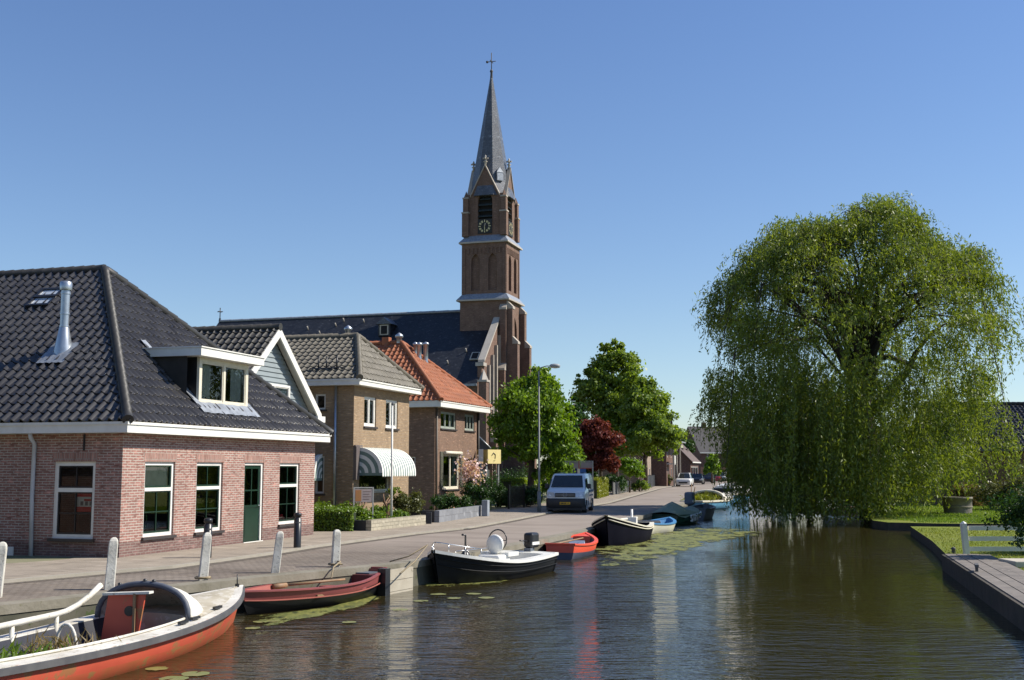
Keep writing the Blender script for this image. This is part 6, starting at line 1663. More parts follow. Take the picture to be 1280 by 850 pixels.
# 10 blue cabin boat behind
r10, L_ = boat('cabin_boat', 'light blue boat with low cream cabin behind the weedy boat', (16.0, 90.5), (19.3, 97.0), G_BOATS)
H = Hull(L_, 2.6, (.8, .8, 1.2), .7, .25, .4, 2.4)
H.shell([SKYBLUE], [0] * 6, r10); H.rim(.3, CREAM, r10, .1, .05); H.lining(DARKROOM, r10, .2, .3, .03, .5); H.deck(.5, .98, CREAM, r10, 'foredeck', .15, 0, .05)
mb = MB(); rows = []
for x, w, h_ in ((-2.4, .95, 1.2), (-1, 1.0, 1.36), (.6, .95, 1.28), (1.3, .8, 1.0)): rows.append([(x, -w, .8), (x, -w * .92, h_ + .0), (x, -w * .6, h_ + .16), (x, 0, h_ + .22), (x, w * .6, h_ + .16), (x, w * .92, h_), (x, w, .8)])
mb.grid(rows, 0, False); mb.poly(rows[0]); mb.poly(rows[-1][::-1]); cb = mb.build('cabin', GEL, r10)
for s_ in (1, -1):
    mb = MB(); mb.prism([(-2.1, s_ * .99, .9), (.5, s_ * 1.0, .9), (.4, s_ * .97, 1.22), (-2.1, s_ * .965, 1.18)], (0, s_ * .03, 0)); mb.build('cabin_window', NAVY, cb, recalc=True)
mb = MB(); mb.box(-2.46, -2.41, -.75, .75, .9, 1.2); mb.build('rear_window', NAVY, cb)
mb = MB(); mb.tube([(-.6, 0, 1.5), (-.6, 0, 2.4)], .05, 6); mb.build('short_mast', GEL, r10)
# further boats, small in the picture
for i, (sx_, sy_, bx_, by_, mt, lab) in enumerate(((21.2, 108, 24.2, 114, GEL, 'white open boat, first beyond the blue cabin boat'), (26.4, 128, 29.0, 134, DBH, 'dark blue open boat further up the canal'), (32.8, 160, 35, 166, OFFW, 'cream open boat far up the canal by the parked cars'))):
    rr, L_ = boat('moored_boat', lab, (sx_, sy_), (bx_, by_), G_BOATS); H = Hull(L_, 2.2, (.7, .7, 1.0), .7); H.shell([mt], [0] * 6, rr); H.rim(.2, CREAM, rr, .06, .04); H.lining(DARKROOM, rr, .1, .2); H.thwart(.4, .3, CREAM, rr, -.1)
# ------------------------------------------------------------------ quay furniture
def post(px, py, lean, label, tw=0, h=.93):
    p = at(px, py, .0); root = thing('bollard', label, 'bollard', p, R(17 + tw), 'white wooden bollards along the quay')
    mb = MB(); w = .088; rows = []
    for z, s_ in ((-.1, 1.0), (h * .86, .92), (h * .93, .84), (h * .98, .6), (h, .2)):
        l = z / h; rows.append([(lean[0] * l + sx_ * w * s_, lean[1] * l + sy_ * w * s_, z) for sx_, sy_ in ((-1, -1), (1, -1), (1, 1), (-1, 1))])
    mb.grid(rows, 0, False, True); mb.poly(rows[-1]); o = mb.build('post', WHITE_OLD, root, bevel=.015)
    return root
post(136.5, 737, (.05, .03), 'white bollard left of the corner window, second from left')
post(253.5, 726, (.07, .04), 'white bollard with a rope ring at its foot, in front of the black bollard', 4)
b3 = post(344, 716, (.09, .02), 'white bollard leaning right, behind the bow of the maroon boat', -5, .86)
post(419, 708.5, (.03, .01), 'white bollard with the maroon boat tied to it', 3, .82)
post(-5, 747, (.06, .02), 'white bollard cut by the left edge of the picture')
def rope_ring(p, label):
    mb = MB(); n = 26; mb.tube([(p.x + .14 * math.cos(t) + random.uniform(-.02, .02), p.y + .14 * math.sin(t) + random.uniform(-.02, .02), .05 + .012 * (t / 6)) for t in np.linspace(0, 12.5, n)], .018, 5)
    tag(mb.build('rope_coil', ROPE), label, 'rope', 'ropes at the bollards')
pr = at(253.5, 726, 0); rope_ring(pr, 'brown rope coiled round the foot of the second bollard from the left in view')
pr4 = at(419, 708.5, 0); rope_ring(pr4, 'tan rope wound round the foot of the bollard by the maroon boat')
mb = MB(); a = pr4 + Vector((0.05, 0, .12)); b_ = Vector((r2.location.x + .3, r2.location.y + .6, WZ + .45)); mb.tube([a, a.lerp(b_, .3) + Vector((.1, 0, .1)), a.lerp(b_, .7) + Vector((0, 0, .12)), b_], .018, 5); tag(mb.build('mooring_rope', ROPE), 'tan mooring rope looping from bollard into the maroon boat', 'rope', 'mooring ropes')
bowp = (r3.matrix_basis @ Vector((2.6, 0, .95)))
for (x, y, lab) in ((487, 702, 'thin rope from the sloop bow to the quay, upper one'), (500, 717, 'thin rope from the sloop bow to the quay, steeper one')):
    mb = MB(); a = at(x, y, 0.03); mb.tube([a, a.lerp(bowp, .5) + Vector((0, 0, -.07)), bowp], .016, 5); tag(mb.build('mooring_rope', ROPE), lab, 'rope', 'mooring ropes')
def black_bollard(px, py, label, h=.92):
    root = thing('black_bollard', label, 'bollard', at(px, py, .06), 0, 'black street bollards by the pink house')
    mb = MB(); mb.lathe([(.1, -.06), (.1, h - .14), (.075, h - .13), (.075, h - .1), (.105, h - .09), (.105, h - .02), (.09, h), (.001, h + .015)], n=14); mb.build('post', BLACKP, root)
    mb = MB(); mb.lathe([(.103, h - .27), (.103, h - .23)], n=14); mb.build('ring', GREYRUB, root)
black_bollard(259, 697, 'black bollard left of the green door'); black_bollard(371.5, 684.5, 'black bollard in front of the window with red flowers')

# pale boards and dark post on the quay wall by the sloop bow
def quay_board(px0, px1, name, label, mat, z0, z1, off):
    a, b_ = at(px0, 703, 0), at(px1, 692, 0)
qa0 = Vector((-2.85, 26.9, 0)); qa1 = Vector((-.4, 32.2, 0)); qd = (qa1 - qa0).normalized(); qn = Vector((qd.y, -qd.x, 0)); of = .64
root = thing('quay_boarding', 'pale wooden boards facing the quay wall behind the sloop bow', 'boarding', qa0 + qn * of - qd * 1.25, math.atan2(qd.y, qd.x))
for k in range(3):
    mb = MB(); mb.box(.15 + k * .001, 1.2, -.07 + k * .002, -.0, -.02 - .24 * (k + 1), -.03 - .24 * k); mb.build('board', M('pale_plank', (.42, .38, .3), (.34, .3, .23), 2.5, .8, bmp=.2, spots=((.2, .18, .12), .08, 5)) if k == 0 else bpy.data.materials['pale_plank'], root)
mb = MB(); mb.box(-.12, .08, -.14, .06, -.9, .02); mb.build('dark_post', BLACKP, root)
# drain covers
for px, py, lab in ((583, 661.5, 'iron drain grate in the kerb opposite the sloop'), (505, 668, 'iron drain grate in the kerb before the stone planter'), (725, 632, 'iron drain cover near the van')):
    mb = MB(); p = at(px, py, 0); mb.box(-.2, .2, -.25, .25, .006, .014)
    for k in range(5): mb.box(-.17, .17, -.2 + k * .09, -.16 + k * .09, .014, .022)
    o = mb.build('drain_grate', BLACKP); o.location = (p.x, p.y, .0); o.rotation_euler.z = R(73); tag(o, lab, 'drain', 'drain grates in the street')

# ------------------------------------------------------------------ stone planters
STB = brick('planter_stone', (.42, .38, .29), (.34, .31, .24), (.22, .2, .15), .32, .12, .012, .2, mottle=(.8, .2)); GST = brick('grey_planter_stone', (.24, .25, .27), (.19, .2, .22), (.15, .15, .16), .5, .24, .01, .25, mottle=(.7, .4))
DKP = M('dark_plinth', (.03, .03, .034), (.022, .022, .025), 3, .6)
def planter(name, label, a, b_, depth, h, m1, m2):
    a = Vector((a[0], a[1], 0)); b_ = Vector((b_[0], b_[1], 0)); d = b_ - a; L = d.length
    root = thing(name, label, 'planter wall', (a.x, a.y, .05), math.atan2(d.y, d.x))
    mb = MB(); mb.box(0, L, 0, .2, 0, h); mb.build('front_wall', m1, root)
    mb = MB(); mb.box(-.004, .16, .2, depth, 0, h - .01); mb.build('end_wall', m2, root)
    mb = MB(); mb.box(.16, L, .2, depth, 0, h * .55); mb.build('soil', EARTH, root)
    return root
a = at(464, 664, .05); b_ = at(532, 656, .05); planter('stone_planter', 'low beige stone planter wall in front of the tan house', a, b_, 1.6, .37, STB, DKP)
a2 = at(549, 653.5, .05); b2 = at(603, 645, .05); planter('grey_planter', 'low grey block wall in front of the orange roofed house', a2, b2, 1.2, .47, GST, DKP)
mb = MB(); p = at(607, 645.5, .05); mb.box(-.14, .14, -.14, .14, 0, .72); o = mb.build('gate_pillar', M('grey_blue_stone', (.26, .29, .33), (.2, .22, .25), 3, .7), bevel=.02); o.location = p; o.rotation_euler.z = R(70); tag(o, 'grey stone gate pillar at the end of the grey wall', 'pillar')
mb = MB(); p = at(536, 655, .05); mb.box(-.1, .1, -.1, .1, 0, .45); o = mb.build('planter_post', DKP); o.location = p; tag(o, 'short dark post between the two planter walls', 'post')

# sign frame and sculpture branches in front of the tan house
p = at(455, 657, .3); p = atY(454, 645, 41.9)
root = thing('garden_sign', 'small orange and grey sign in a thin metal frame before the tan house', 'sign', (p.x, p.y, .06), STREET - R(55))
wS = .69
mb = MB()
for x in (-wS / 2, wS / 2): mb.box(x - .022, x + .022, -.02, .02, 0, 1.45)
mb.box(-wS / 2, wS / 2, -.018, .018, 1.41, 1.45); mb.build('frame', M('white_steel', (.4, .4, .38)), root)
mb = MB(); mb.box(-wS / 2 + .03, wS / 2 - .03, -.012, .012, .92, 1.38, 0); mb.box(-wS / 2 + .05, -.08, -.016, -.0125, .95, 1.35, 1)
for k in range(4): mb.box(-.02, wS / 2 - .08 - .05 * (k % 2), -.016, -.0125, 1.28 - .09 * k, 1.3 - .09 * k, 2)
mb.build('sign_board', [M('sign_grey', (.36, .3, .28), (.32, .26, .25)), M('sign_orange', (.4, .15, .05), (.3, .17, .05), 3), M('sign_ink', (.16, .1, .09))], root)
STK = M('stripped_wood', (.2, .12, .07), (.14, .08, .05), 5, .8)
def driftwood(px, py, Y, lab, seeds):
    random.seed(seeds); q_ = atY(px, py, Y); root = thing('branch_sculpture', lab, 'sculpture', (q_.x, q_.y, .25), STREET, 'driftwood sculptures in the garden')
    for k in range(6):
        mb = MB(); a = Vector((random.uniform(-.4, .4), 0, 0)); pts = [a]
        for j in range(4): a = a + Vector((random.uniform(-.3, .3), random.uniform(-.12, .12), random.uniform(.12, .3))); pts.append(a)
        mb.tube(pts, [.05, .045, .04, .03, .02], 6); mb.build('branch', STK, root)
driftwood(447, 640, 42.6, 'brown driftwood branches standing under the orange sign', 3); driftwood(481, 640, 43.2, 'tangle of brown driftwood in front of the shop window', 8)
random.seed(21)
bush('flower_tub', 'yellow and white flowers on the sill of the shop window', tuple(atY(490, 618, 44.9)), .35, .25, .3, LF_GREEN, 500, .07, 'flowers', mat2=LF_YELLOW, lumps=4)
# flagpole
p = at(488.5, 657, .05); p = atY(489, 650, 43.0)
root = thing('flagpole', 'slim white flagpole in front of the striped awning', 'flagpole', (p.x, p.y, .05)); hz = atY(489, 508, 43.0).z
mb = MB(); mb.tube([(0, 0, 0), (0, 0, hz)], [.05, .03], 10); mb.build('pole', WHITE, root); mb = MB(); mb.lathe([(.05, 0), (.055, .05), (.02, .1), (.001, .11)], (0, 0, hz), 8); mb.build('finial', GREYRUB, root)

# ------------------------------------------------------------------ street lamps
LAMPG = M('lamp_post_grey', (.17, .18, .18), (.13, .14, .14), 4, .6)
def lamp(px, py, h, label, arm=.6):
    p = at(px, py, .05); root = thing('street_lamp', label, 'street lamp', p, 0, 'street lamps beside the road')
    mb = MB(); mb.tube([(0, 0, 0), (0, 0, 1.0)], .1, 10); mb.tube([(0, 0, 1.0), (0, 0, 1.1), (0, 0, h - .2)], [.085, .055, .04], 10); pl = mb.build('pole', LAMPG, root)
    mb = MB(); mb.tube([(0, 0, h - .22), (.12, 0, h - .02), (.4, 0, h + .06), (arm, 0, h + .05)], .025, 8); mb.build('arm', LAMPG, root)
    mb = MB(); mb.lathe([(.001, -.05), (.12, -.04), (.17, .03), (.12, .12), (.001, .15)], (0, 0, 0), 12, sx=1.7); mb.v = [(x + arm + .2, y, z + h + .03) for x, y, z in mb.v]; hd = mb.build('lamp_head', M('lamp_grey', (.3, .32, .34)), root)
    mb = MB(); mb.lathe([(.001, -.1), (.1, -.07), (.13, -.03)], (0, 0, 0), 12, sx=2.0); mb.v = [(x + arm + .22, y, z + h + .03) for x, y, z in mb.v]; mb.build('lamp_glass', M('lamp_glass', (.6, .6, .58), (.55, .55, .5), 3, .2), hd)
lamp(674, 640, atY(674, 463, at(674, 640).y).z, 'tall grey street lamp left of the white van'); lamp(803, 613.5, atY(803, 541, at(803, 613.5).y).z, 'further grey street lamp beyond the young green tree')

# ------------------------------------------------------------------ van
def ringpts(f, r, w, z, rc=.22, n=5):
    pts = []
    for cx, cy, a0 in ((f - rc, w - rc, 0), (r + rc, w - rc, 90), (r + rc, -w + rc, 180), (f - rc, -w + rc, 270)):
        for k in range(n): a = R(a0 + 90 * k / (n - 1)); pts.append((cx + rc * math.cos(a), cy + rc * math.sin(a), z))
    return pts
VANP = M('van_silver_white', (.7, .73, .74), (.66, .69, .71), 2, .28, .1, coat=.4); PLAST = M('black_plastic', (.02, .02, .022), (.03, .03, .03), 4, .55); CARGLASS = M('car_glass', (.012, .016, .018), (.02, .025, .028), 2, .04, spec=.8); HEADL = M('headlight', (.45, .5, .55), (.6, .65, .7), 12, .08, .2)
PLATE = M('yellow_plate', (.75, .42, .02), (.7, .4, .02), 3, .5); INK = M('plate_ink', (.02, .02, .02)); HUB = M('wheel_metal', (.35, .36, .37), (.25, .25, .26), 5, .35, .7)
def wheel(parent, x, y, r=.33, w=.22):
    mb = MB(); s_ = 1 if y > 0 else -1; mb.lathe([(r * .6, -w / 2), (r * .93, -w / 2), (r, -w * .35), (r, w * .35), (r * .93, w / 2), (r * .6, w / 2)], (0, 0, 0), 20); mb.v = [(a + x, c + y, b + r) for a, b, c in mb.v]; t = mb.build('wheel', RUBBER, parent)
    mb = MB(); mb.lathe([(.001, w * .34), (r * .3, w * .36), (r * .62, w * .3), (r * .63, w * .46)], (0, 0, 0), 16); mb.v = [(a + x, c * s_ + y, b + r) for a, b, c in mb.v]; mb.build('rim', HUB, t)
fl_, fr_ = at(689, 641, 0), at(735, 640.5, 0)
fc = Vector((2.62, 57.6, 0)); vd = Vector((-.17, -.985, 0))
van = thing('white_van', 'silver white panel van with black bumper parked facing the camera', 'van', fc - vd * 2.4, math.atan2(vd.y, vd.x))
mb = MB(); rg = [ringpts(2.36, -2.4, .9, .22), ringpts(2.43, -2.42, .94, .45), ringpts(2.43, -2.42, .955, .85), ringpts(2.36, -2.42, .95, 1.02), ringpts(2.1, -2.42, .94, 1.13), ringpts(1.66, -2.42, .93, 1.22), ringpts(1.2, -2.4, .875, 1.62), ringpts(.95, -2.36, .83, 1.84), ringpts(.8, -2.3, .78, 1.92)]
mb.grid(rg, 0, True, True); mb.poly(rg[-1]); mb.poly(rg[0][::-1]); body = mb.build('body', VANP, van)
mb = MB(); q_ = [ringpts(2.40, -2.44, .92, .2), ringpts(2.50, -2.46, .965, .3), ringpts(2.51, -2.46, .972, .62), ringpts(2.46, -2.44, .962, .72)]
keep = list(range(5)) + list(range(15, 20))
mb.grid([[r_[k] for k in (15, 16, 17, 18, 19, 0, 1, 2, 3, 4)] for r_ in q_], 0, True); mb.box(1.9, 2.44, -.93, .93, .16, .3); mb.build('front_bumper', PLAST, van)
mb = MB(); mb.prism([(2.455, -.5, .78), (2.455, .5, .78), (2.42, .5, .98), (2.42, -.5, .98)], (.02, 0, .0)); gr = mb.build('grille', PLAST, van, recalc=True)
mb = MB(); 
for z in (.84, .9): mb.box(2.47, 2.485, -.47, .47, z, z + .014)
mb.build('grille_bar', HUB, gr)
mb = MB(); mb.tube([(2.49, .1 * math.cos(a), .885 + .1 * math.sin(a)) for a in np.linspace(0, 6.283, 19)], .012, 5)
for pts in (((-.045, .08), (0, -.0)), ((.045, .08), (0, 0)), ((-.085, .02), (-.04, -.085)), ((-.04, -.085), (0, 0)), ((0, 0), (.04, -.085)), ((.04, -.085), (.085, .02))): mb.tube([(2.49, pts[0][0], .885 + pts[0][1]), (2.49, pts[1][0], .885 + pts[1][1])], .009, 4)
mb.build('round_badge', HUB, gr)
for s_ in (1, -1):
    mb = MB(); mb.prism([(2.455, s_ * .52, .78), (2.36, s_ * .9, .8), (2.3, s_ * .91, 1.03), (2.41, s_ * .54, 1.0)], (.035, 0, .0)); mb.build('headlight', HEADL, van, recalc=True)
    mb = MB(); mb.box(1.28, 1.42, s_ * .96, s_ * 1.16, 1.18, 1.42); mb.build('mirror', PLAST, van, bevel=.03)
    mb = MB(); mb.prism([(1.5, s_ * .925, 1.24), (.45, s_ * .935, 1.22), (.45, s_ * .868, 1.7), (1.14, s_ * .872, 1.66)], (0, s_ * .012, 0)); mb.build('side_window', CARGLASS, van, recalc=True)
    for x in (1.55, -1.45): wheel(van, x, s_ * .86)
    mb = MB(); mb.box(.38, .4, s_ * .935, s_ * .962, .35, 1.2); mb.box(-.75, -.73, s_ * .935, s_ * .962, .35, 1.2); mb.build('door_gap', PLAST, van)
    mb = MB()
    for k in range(9): mb.box(-1.9 + k * .27, -1.74 + k * .27, s_ * .935, s_ * .966, .98, 1.1)
    for k in range(7): mb.box(-1.7 + k * .27, -1.52 + k * .27, s_ * .935, s_ * .966, .78, .86)
    mb.build('side_lettering', M('blue_grey_lettering', (.12, .18, .26)), van)
    for x in (.0,): mb = MB(); mb.tube([(.7, s_ * .6, 1.96), (-1.9, s_ * .6, 1.96)], .02, 6); mb.build('roof_rail', PLAST, van)
mb = MB(); mb.prism([(1.63, -.8, 1.25), (1.63, .8, 1.25), (1.02, .7, 1.8), (1.02, -.7, 1.8)], Vector((.55, 0, .61)).normalized() * .045); mb.build('windscreen', CARGLASS, van, recalc=True)
mb = MB(); mb.box(2.52, 2.53, -.26, .26, .42, .54); pl_ = mb.build('number_plate', PLATE, van)
mb = MB()
for k in range(6): mb.box(2.531, 2.536, -.2 + k * .07 + (.02 if k > 3 else 0) - (.01 if k < 2 else 0), -.155 + k * .07, .445, .515)
mb.build('plate_characters', INK, pl_)

# ------------------------------------------------------------------ parked cars
def car(name, label, px, py, paint, L=4.3, W=1.78, Hh=1.5, heading=None, suv=False):
    p = at(px, py, 0.0); root = thing(name, label, 'car', p, heading, 'cars parked along the far street')
    hl = L / 2; b0 = .3; bl = Hh * .6
    mb = MB(); rg = [ringpts(hl - .08, -hl + .08, W / 2 - .06, .22, .25), ringpts(hl, -hl, W / 2, .5, .3), ringpts(hl - .03, -hl + .03, W / 2, bl - .1, .3), ringpts(hl - .2, -hl + .12, W / 2 - .04, bl, .3)]
    gh = [ringpts(hl * .42, -hl + .25, W / 2 - .1, bl + .02, .25), ringpts(hl * .12, -hl + (.45 if suv else .75), W / 2 - .26, Hh, .25)]
    mb.grid(rg + gh[:1], 0, True, True); body = mb.build('body', paint, root)
    mb = MB(); mb.grid(gh, 0, True, True); mb.build('windows', CARGLASS, root)
    mb = MB(); a, b_ = gh[1], [(x * .97, y * .95, z + .04) for x, y, z in gh[1]]; mb.grid([a, b_], 0, True, True); mb.poly(b_)
    for i in (2, 7, 12, 17): mb.tube([gh[0][i], gh[1][i]], .045, 5)
    mb.build('roof', paint, root)
    for s_ in (1, -1):
        mb = MB(); mb.box(hl - .1, hl + .005, s_ * W * .36 - .16, s_ * W * .36 + .16, .58, .74); mb.build('headlight', HEADL, root)
        mb = MB(); mb.box(-hl - .005, -hl + .1, s_ * W * .4 - .12, s_ * W * .4 + .12, .65, .85); mb.build('tail_light', ORANGE_R, root)
        for x in (hl * .62, -hl * .62): wheel(root, x, s_ * (W / 2 - .1), .32, .2)
    mb = MB(); mb.box(hl - .02, hl + .02, -W * .28, W * .28, .4, .58); mb.build('grille', PLAST, root)
    return root
CW = M('white_car_paint', (.68, .68, .66), (.62, .62, .6), 2, .25, coat=.4); CD = M('dark_blue_car_paint', (.015, .018, .035), (.02, .022, .04), 2, .2, coat=.5); CB = M('black_car_paint', (.01, .01, .012), (.015, .015, .016), 2, .25, coat=.5); CR = M('maroon_car_paint', (.22, .025, .035), (.18, .02, .03), 2, .25, coat=.4); CS = M('silver_car_paint', (.45, .46, .47), (.4, .41, .42), 2, .25, .4)
hd = math.atan2(-.97, -.24)
car('white_car', 'white car facing the camera, nearest of the far parked cars', 856, 608, CW, 4.4, 1.9, 1.62, hd, True)
car('parked_car', 'black low car just behind the white car', 872, 605.4, CB, 4.3, 1.75, 1.45, hd)
car('parked_car', 'dark blue car seen between the black and maroon cars', 886, 603.8, CD, 4.3, 1.8, 1.6, hd + math.pi)
car('parked_car', 'maroon car partly hidden by the dark blue car', 895, 602.6, CR, 4.2, 1.75, 1.5, hd + math.pi)
car('parked_car', 'silver car near the end of the parked row', 902, 601.6, CS, 4.2, 1.75, 1.5, hd)
car('parked_car', 'last dark car in the parked row near the canal bend', 910, 600.8, CB, 4.2, 1.75, 1.55, hd)

# ------------------------------------------------------------------ banner boards behind the van
p = at(728, 628, .05); p = atY(724, 620, 76)
root = thing('banner_board', 'grey and blue banner on a steel frame behind the van', 'banner', (p.x, p.y, .05), R(-3))
kx_ = 76 / FPX; wB = 34 * kx_; zt_ = atY(720, 577, 76).z - .05; zm = atY(720, 585.5, 76).z - .05; zb_ = atY(720, 600, 76).z - .05
mb = MB()
for x in (-wB / 2, wB / 2, .05): mb.box(x - .04, x + .04, -.04, .04, 0, zt_ + .05)
mb.box(-wB / 2, wB / 2, -.035, .035, zt_, zt_ + .05); mb.build('frame', STEEL, root)
mb = MB(); mb.box(-wB / 2 + .05, -.02, -.06, -.045, zm, zt_ - .03, 0); mb.box(.12, wB / 2 - .05, -.06, -.045, zm + .02, zt_ - .03, 0); mb.build('grey_panel', M('banner_grey', (.3, .28, .3), (.24, .22, .25)), root)
mb = MB(); mb.box(-wB / 2 + .05, -.12, -.06, -.045, zb_, zm - .01, 0); mb.box(-.11, .05, -.061, -.044, zb_, zm - .01, 1); mb.box(.06, .45, -.06, -.045, zb_, zm - .02, 2); mb.box(-.02, wB / 2 - .05, -.062, -.043, zm - .02, zm + .03, 3)
mb.box(-.03, .03, -.065, -.06, zm, zt_ + .1, 3)
mb.build('blue_panel', [M('banner_navy', (.035, .03, .12)), WHITE, M('banner_blue', (.03, .12, .4)), M('banner_red', (.4, .09, .05))], root)

# shop signs and lean-to beside the orange roofed house
Y_ = 65.0
p = atY(615, 600, Y_); root = thing('yellow_sign', 'pale yellow sign box with a small dark mark, below the church', 'sign', (p.x, p.y, 0), R(50))
P_ = lambda px, py: Vector(((atY(px, py, Y_).x - p.x) * 1.5, 0, atY(px, py, Y_).z))
a, b_ = P_(609.5, 579.5), P_(626, 562)
mb = MB(); mb.box(a.x, b_.x, -.02, .3, a.z, b_.z); bx = mb.build('sign_box', M('sign_yellow', (.72, .6, .27), (.66, .55, .24)), root)
mb = MB(); c = P_(617, 570.5); mb.tube([(c.x - .18, -.03, c.z + .05), (c.x - .05, -.03, c.z + .2), (c.x + .12, -.03, c.z + .1), (c.x + .1, -.03, c.z - .12)], .025, 5); mb.lathe([(.06, -.02), (.06, .0)], (c.x + .02, -.03, c.z - .22), 8); mb.build('sign_mark', BLACKP, bx)
mb = MB(); mb.box(a.x - .03, a.x - .004, .0, .8, a.z, b_.z); mb.build('sign_side', M('sign_ochre', (.32, .25, .08)), root)
mb = MB(); 
for x in (a.x + .05, b_.x - .05): mb.box(x - .05, x + .05, .1, .2, 0, a.z)
mb.build('sign_post', STEEL, root)
p2 = atY(601, 600, 64.6); root = thing('white_sign', 'plain white panel sign left of the yellow sign', 'sign', (p2.x, p2.y, 0)); a = atY(598.2, 579.5, 64.6) - p2; b_ = atY(604, 561.5, 64.6) - p2
mb = MB(); mb.box(a.x, b_.x, -.04, .04, a.z + p2.z, b_.z + p2.z); mb.build('panel', WHITE, root); mb = MB(); mb.box(-.04, .04, .05, .13, 0, b_.z + p2.z - .1); mb.build('post', STEEL, root)
p = atY(607, 600, 78); root = thing('porch', 'small porch with dark lean-to roof between orange roofed house and church', 'porch', (p.x, p.y, 0), R(0)); q0 = atY(598, 545, 78); q1 = atY(617, 564, 78); q2 = atY(598, 560, 78)
mb = MB(); mb.prism([(q0.x - p.x - .9, 0, q0.z), (q0.x - p.x, 0, q0.z), (q1.x - p.x, 0, q1.z), (q1.x - p.x, 0, q1.z - .12), (q0.x - p.x - .9, 0, q1.z - .1)], (0, 3.2, 0)); mb.build('lean_to_roof', M('porch_roof', (.1, .1, .105), (.07, .07, .075), 3, .5), root, recalc=True)
mb = MB(); mb.box(q0.x - p.x - .9, q1.x - p.x - .1, .2, 3.0, 0, q1.z - .2); mb.build('porch_wall', BRICK_DARK, root)
mb = MB(); mb.tube([(q0.x - p.x, -.03, q0.z), (q1.x - p.x, -.03, q1.z)], .05, 6); mb.build('verge', STEEL, root)
mb = MB(); mb.box(-.2, .25, .12, .195, .2, 2.1); mb.build('porch_door', CREAM, root)

# iron fence and yard fences
def railing(name, label, a, b_, h, mat, step=.13, z=.05, solid=False):
    a = Vector((a[0], a[1], 0)); b_ = Vector((b_[0], b_[1], 0)); d = b_ - a; L = d.length
    root = thing(name, label, 'fence', (a.x, a.y, z), math.atan2(d.y, d.x)); mb = MB()
    n = int(L / step)
    for k in range(n + 1): mb.box(k * step - (.012 if not solid else step * .44), k * step + (.012 if not solid else step * .44), -.012, .012, .04, h)
    mb.build('bars', mat, root); tag(root.children[0], None, None, None)
    mb = MB(); mb.box(0, L, .014, .04, h * .85, h * .85 + .05); mb.box(0, L, .014, .04, .15, .2); mb.build('rail', mat, root)
    for k in range(int(L / 2.4) + 1): mb = MB(); mb.box(k * 2.4 - .05, k * 2.4 + .05, -.06, .045, 0, h + .08); mb.build('post', mat, root)
railing('iron_fence', 'dark iron railing in front of the clipped yard hedge', at(636, 637.5).xy, at(673, 634).xy, 1.2, BLACKP)
railing('board_fence', 'dark grey board fence before the far brick houses', at(806, 611.5).xy, at(823, 607.2).xy, 1.35, M('grey_boards', (.06, .065, .07)), .16, solid=True)
railing('board_fence', 'dark brown board gate between the young tree and the grey fence', at(797, 613.2).xy, at(805, 611.8).xy, 1.9, M('brown_boards', (.07, .035, .025)), .16, solid=True)
railing('picket_fence', 'low weathered picket fence below the copper tree', at(766, 619.5).xy, at(789, 614.8).xy, 1.0, M('grey_pickets', (.14, .14, .13)), .14, solid=True)
railing('picket_fence', 'low dark fence along the pavement before the white car', at(828, 607.5).xy, at(846, 604.3).xy, 1.1, BLACKP, .2, solid=True)

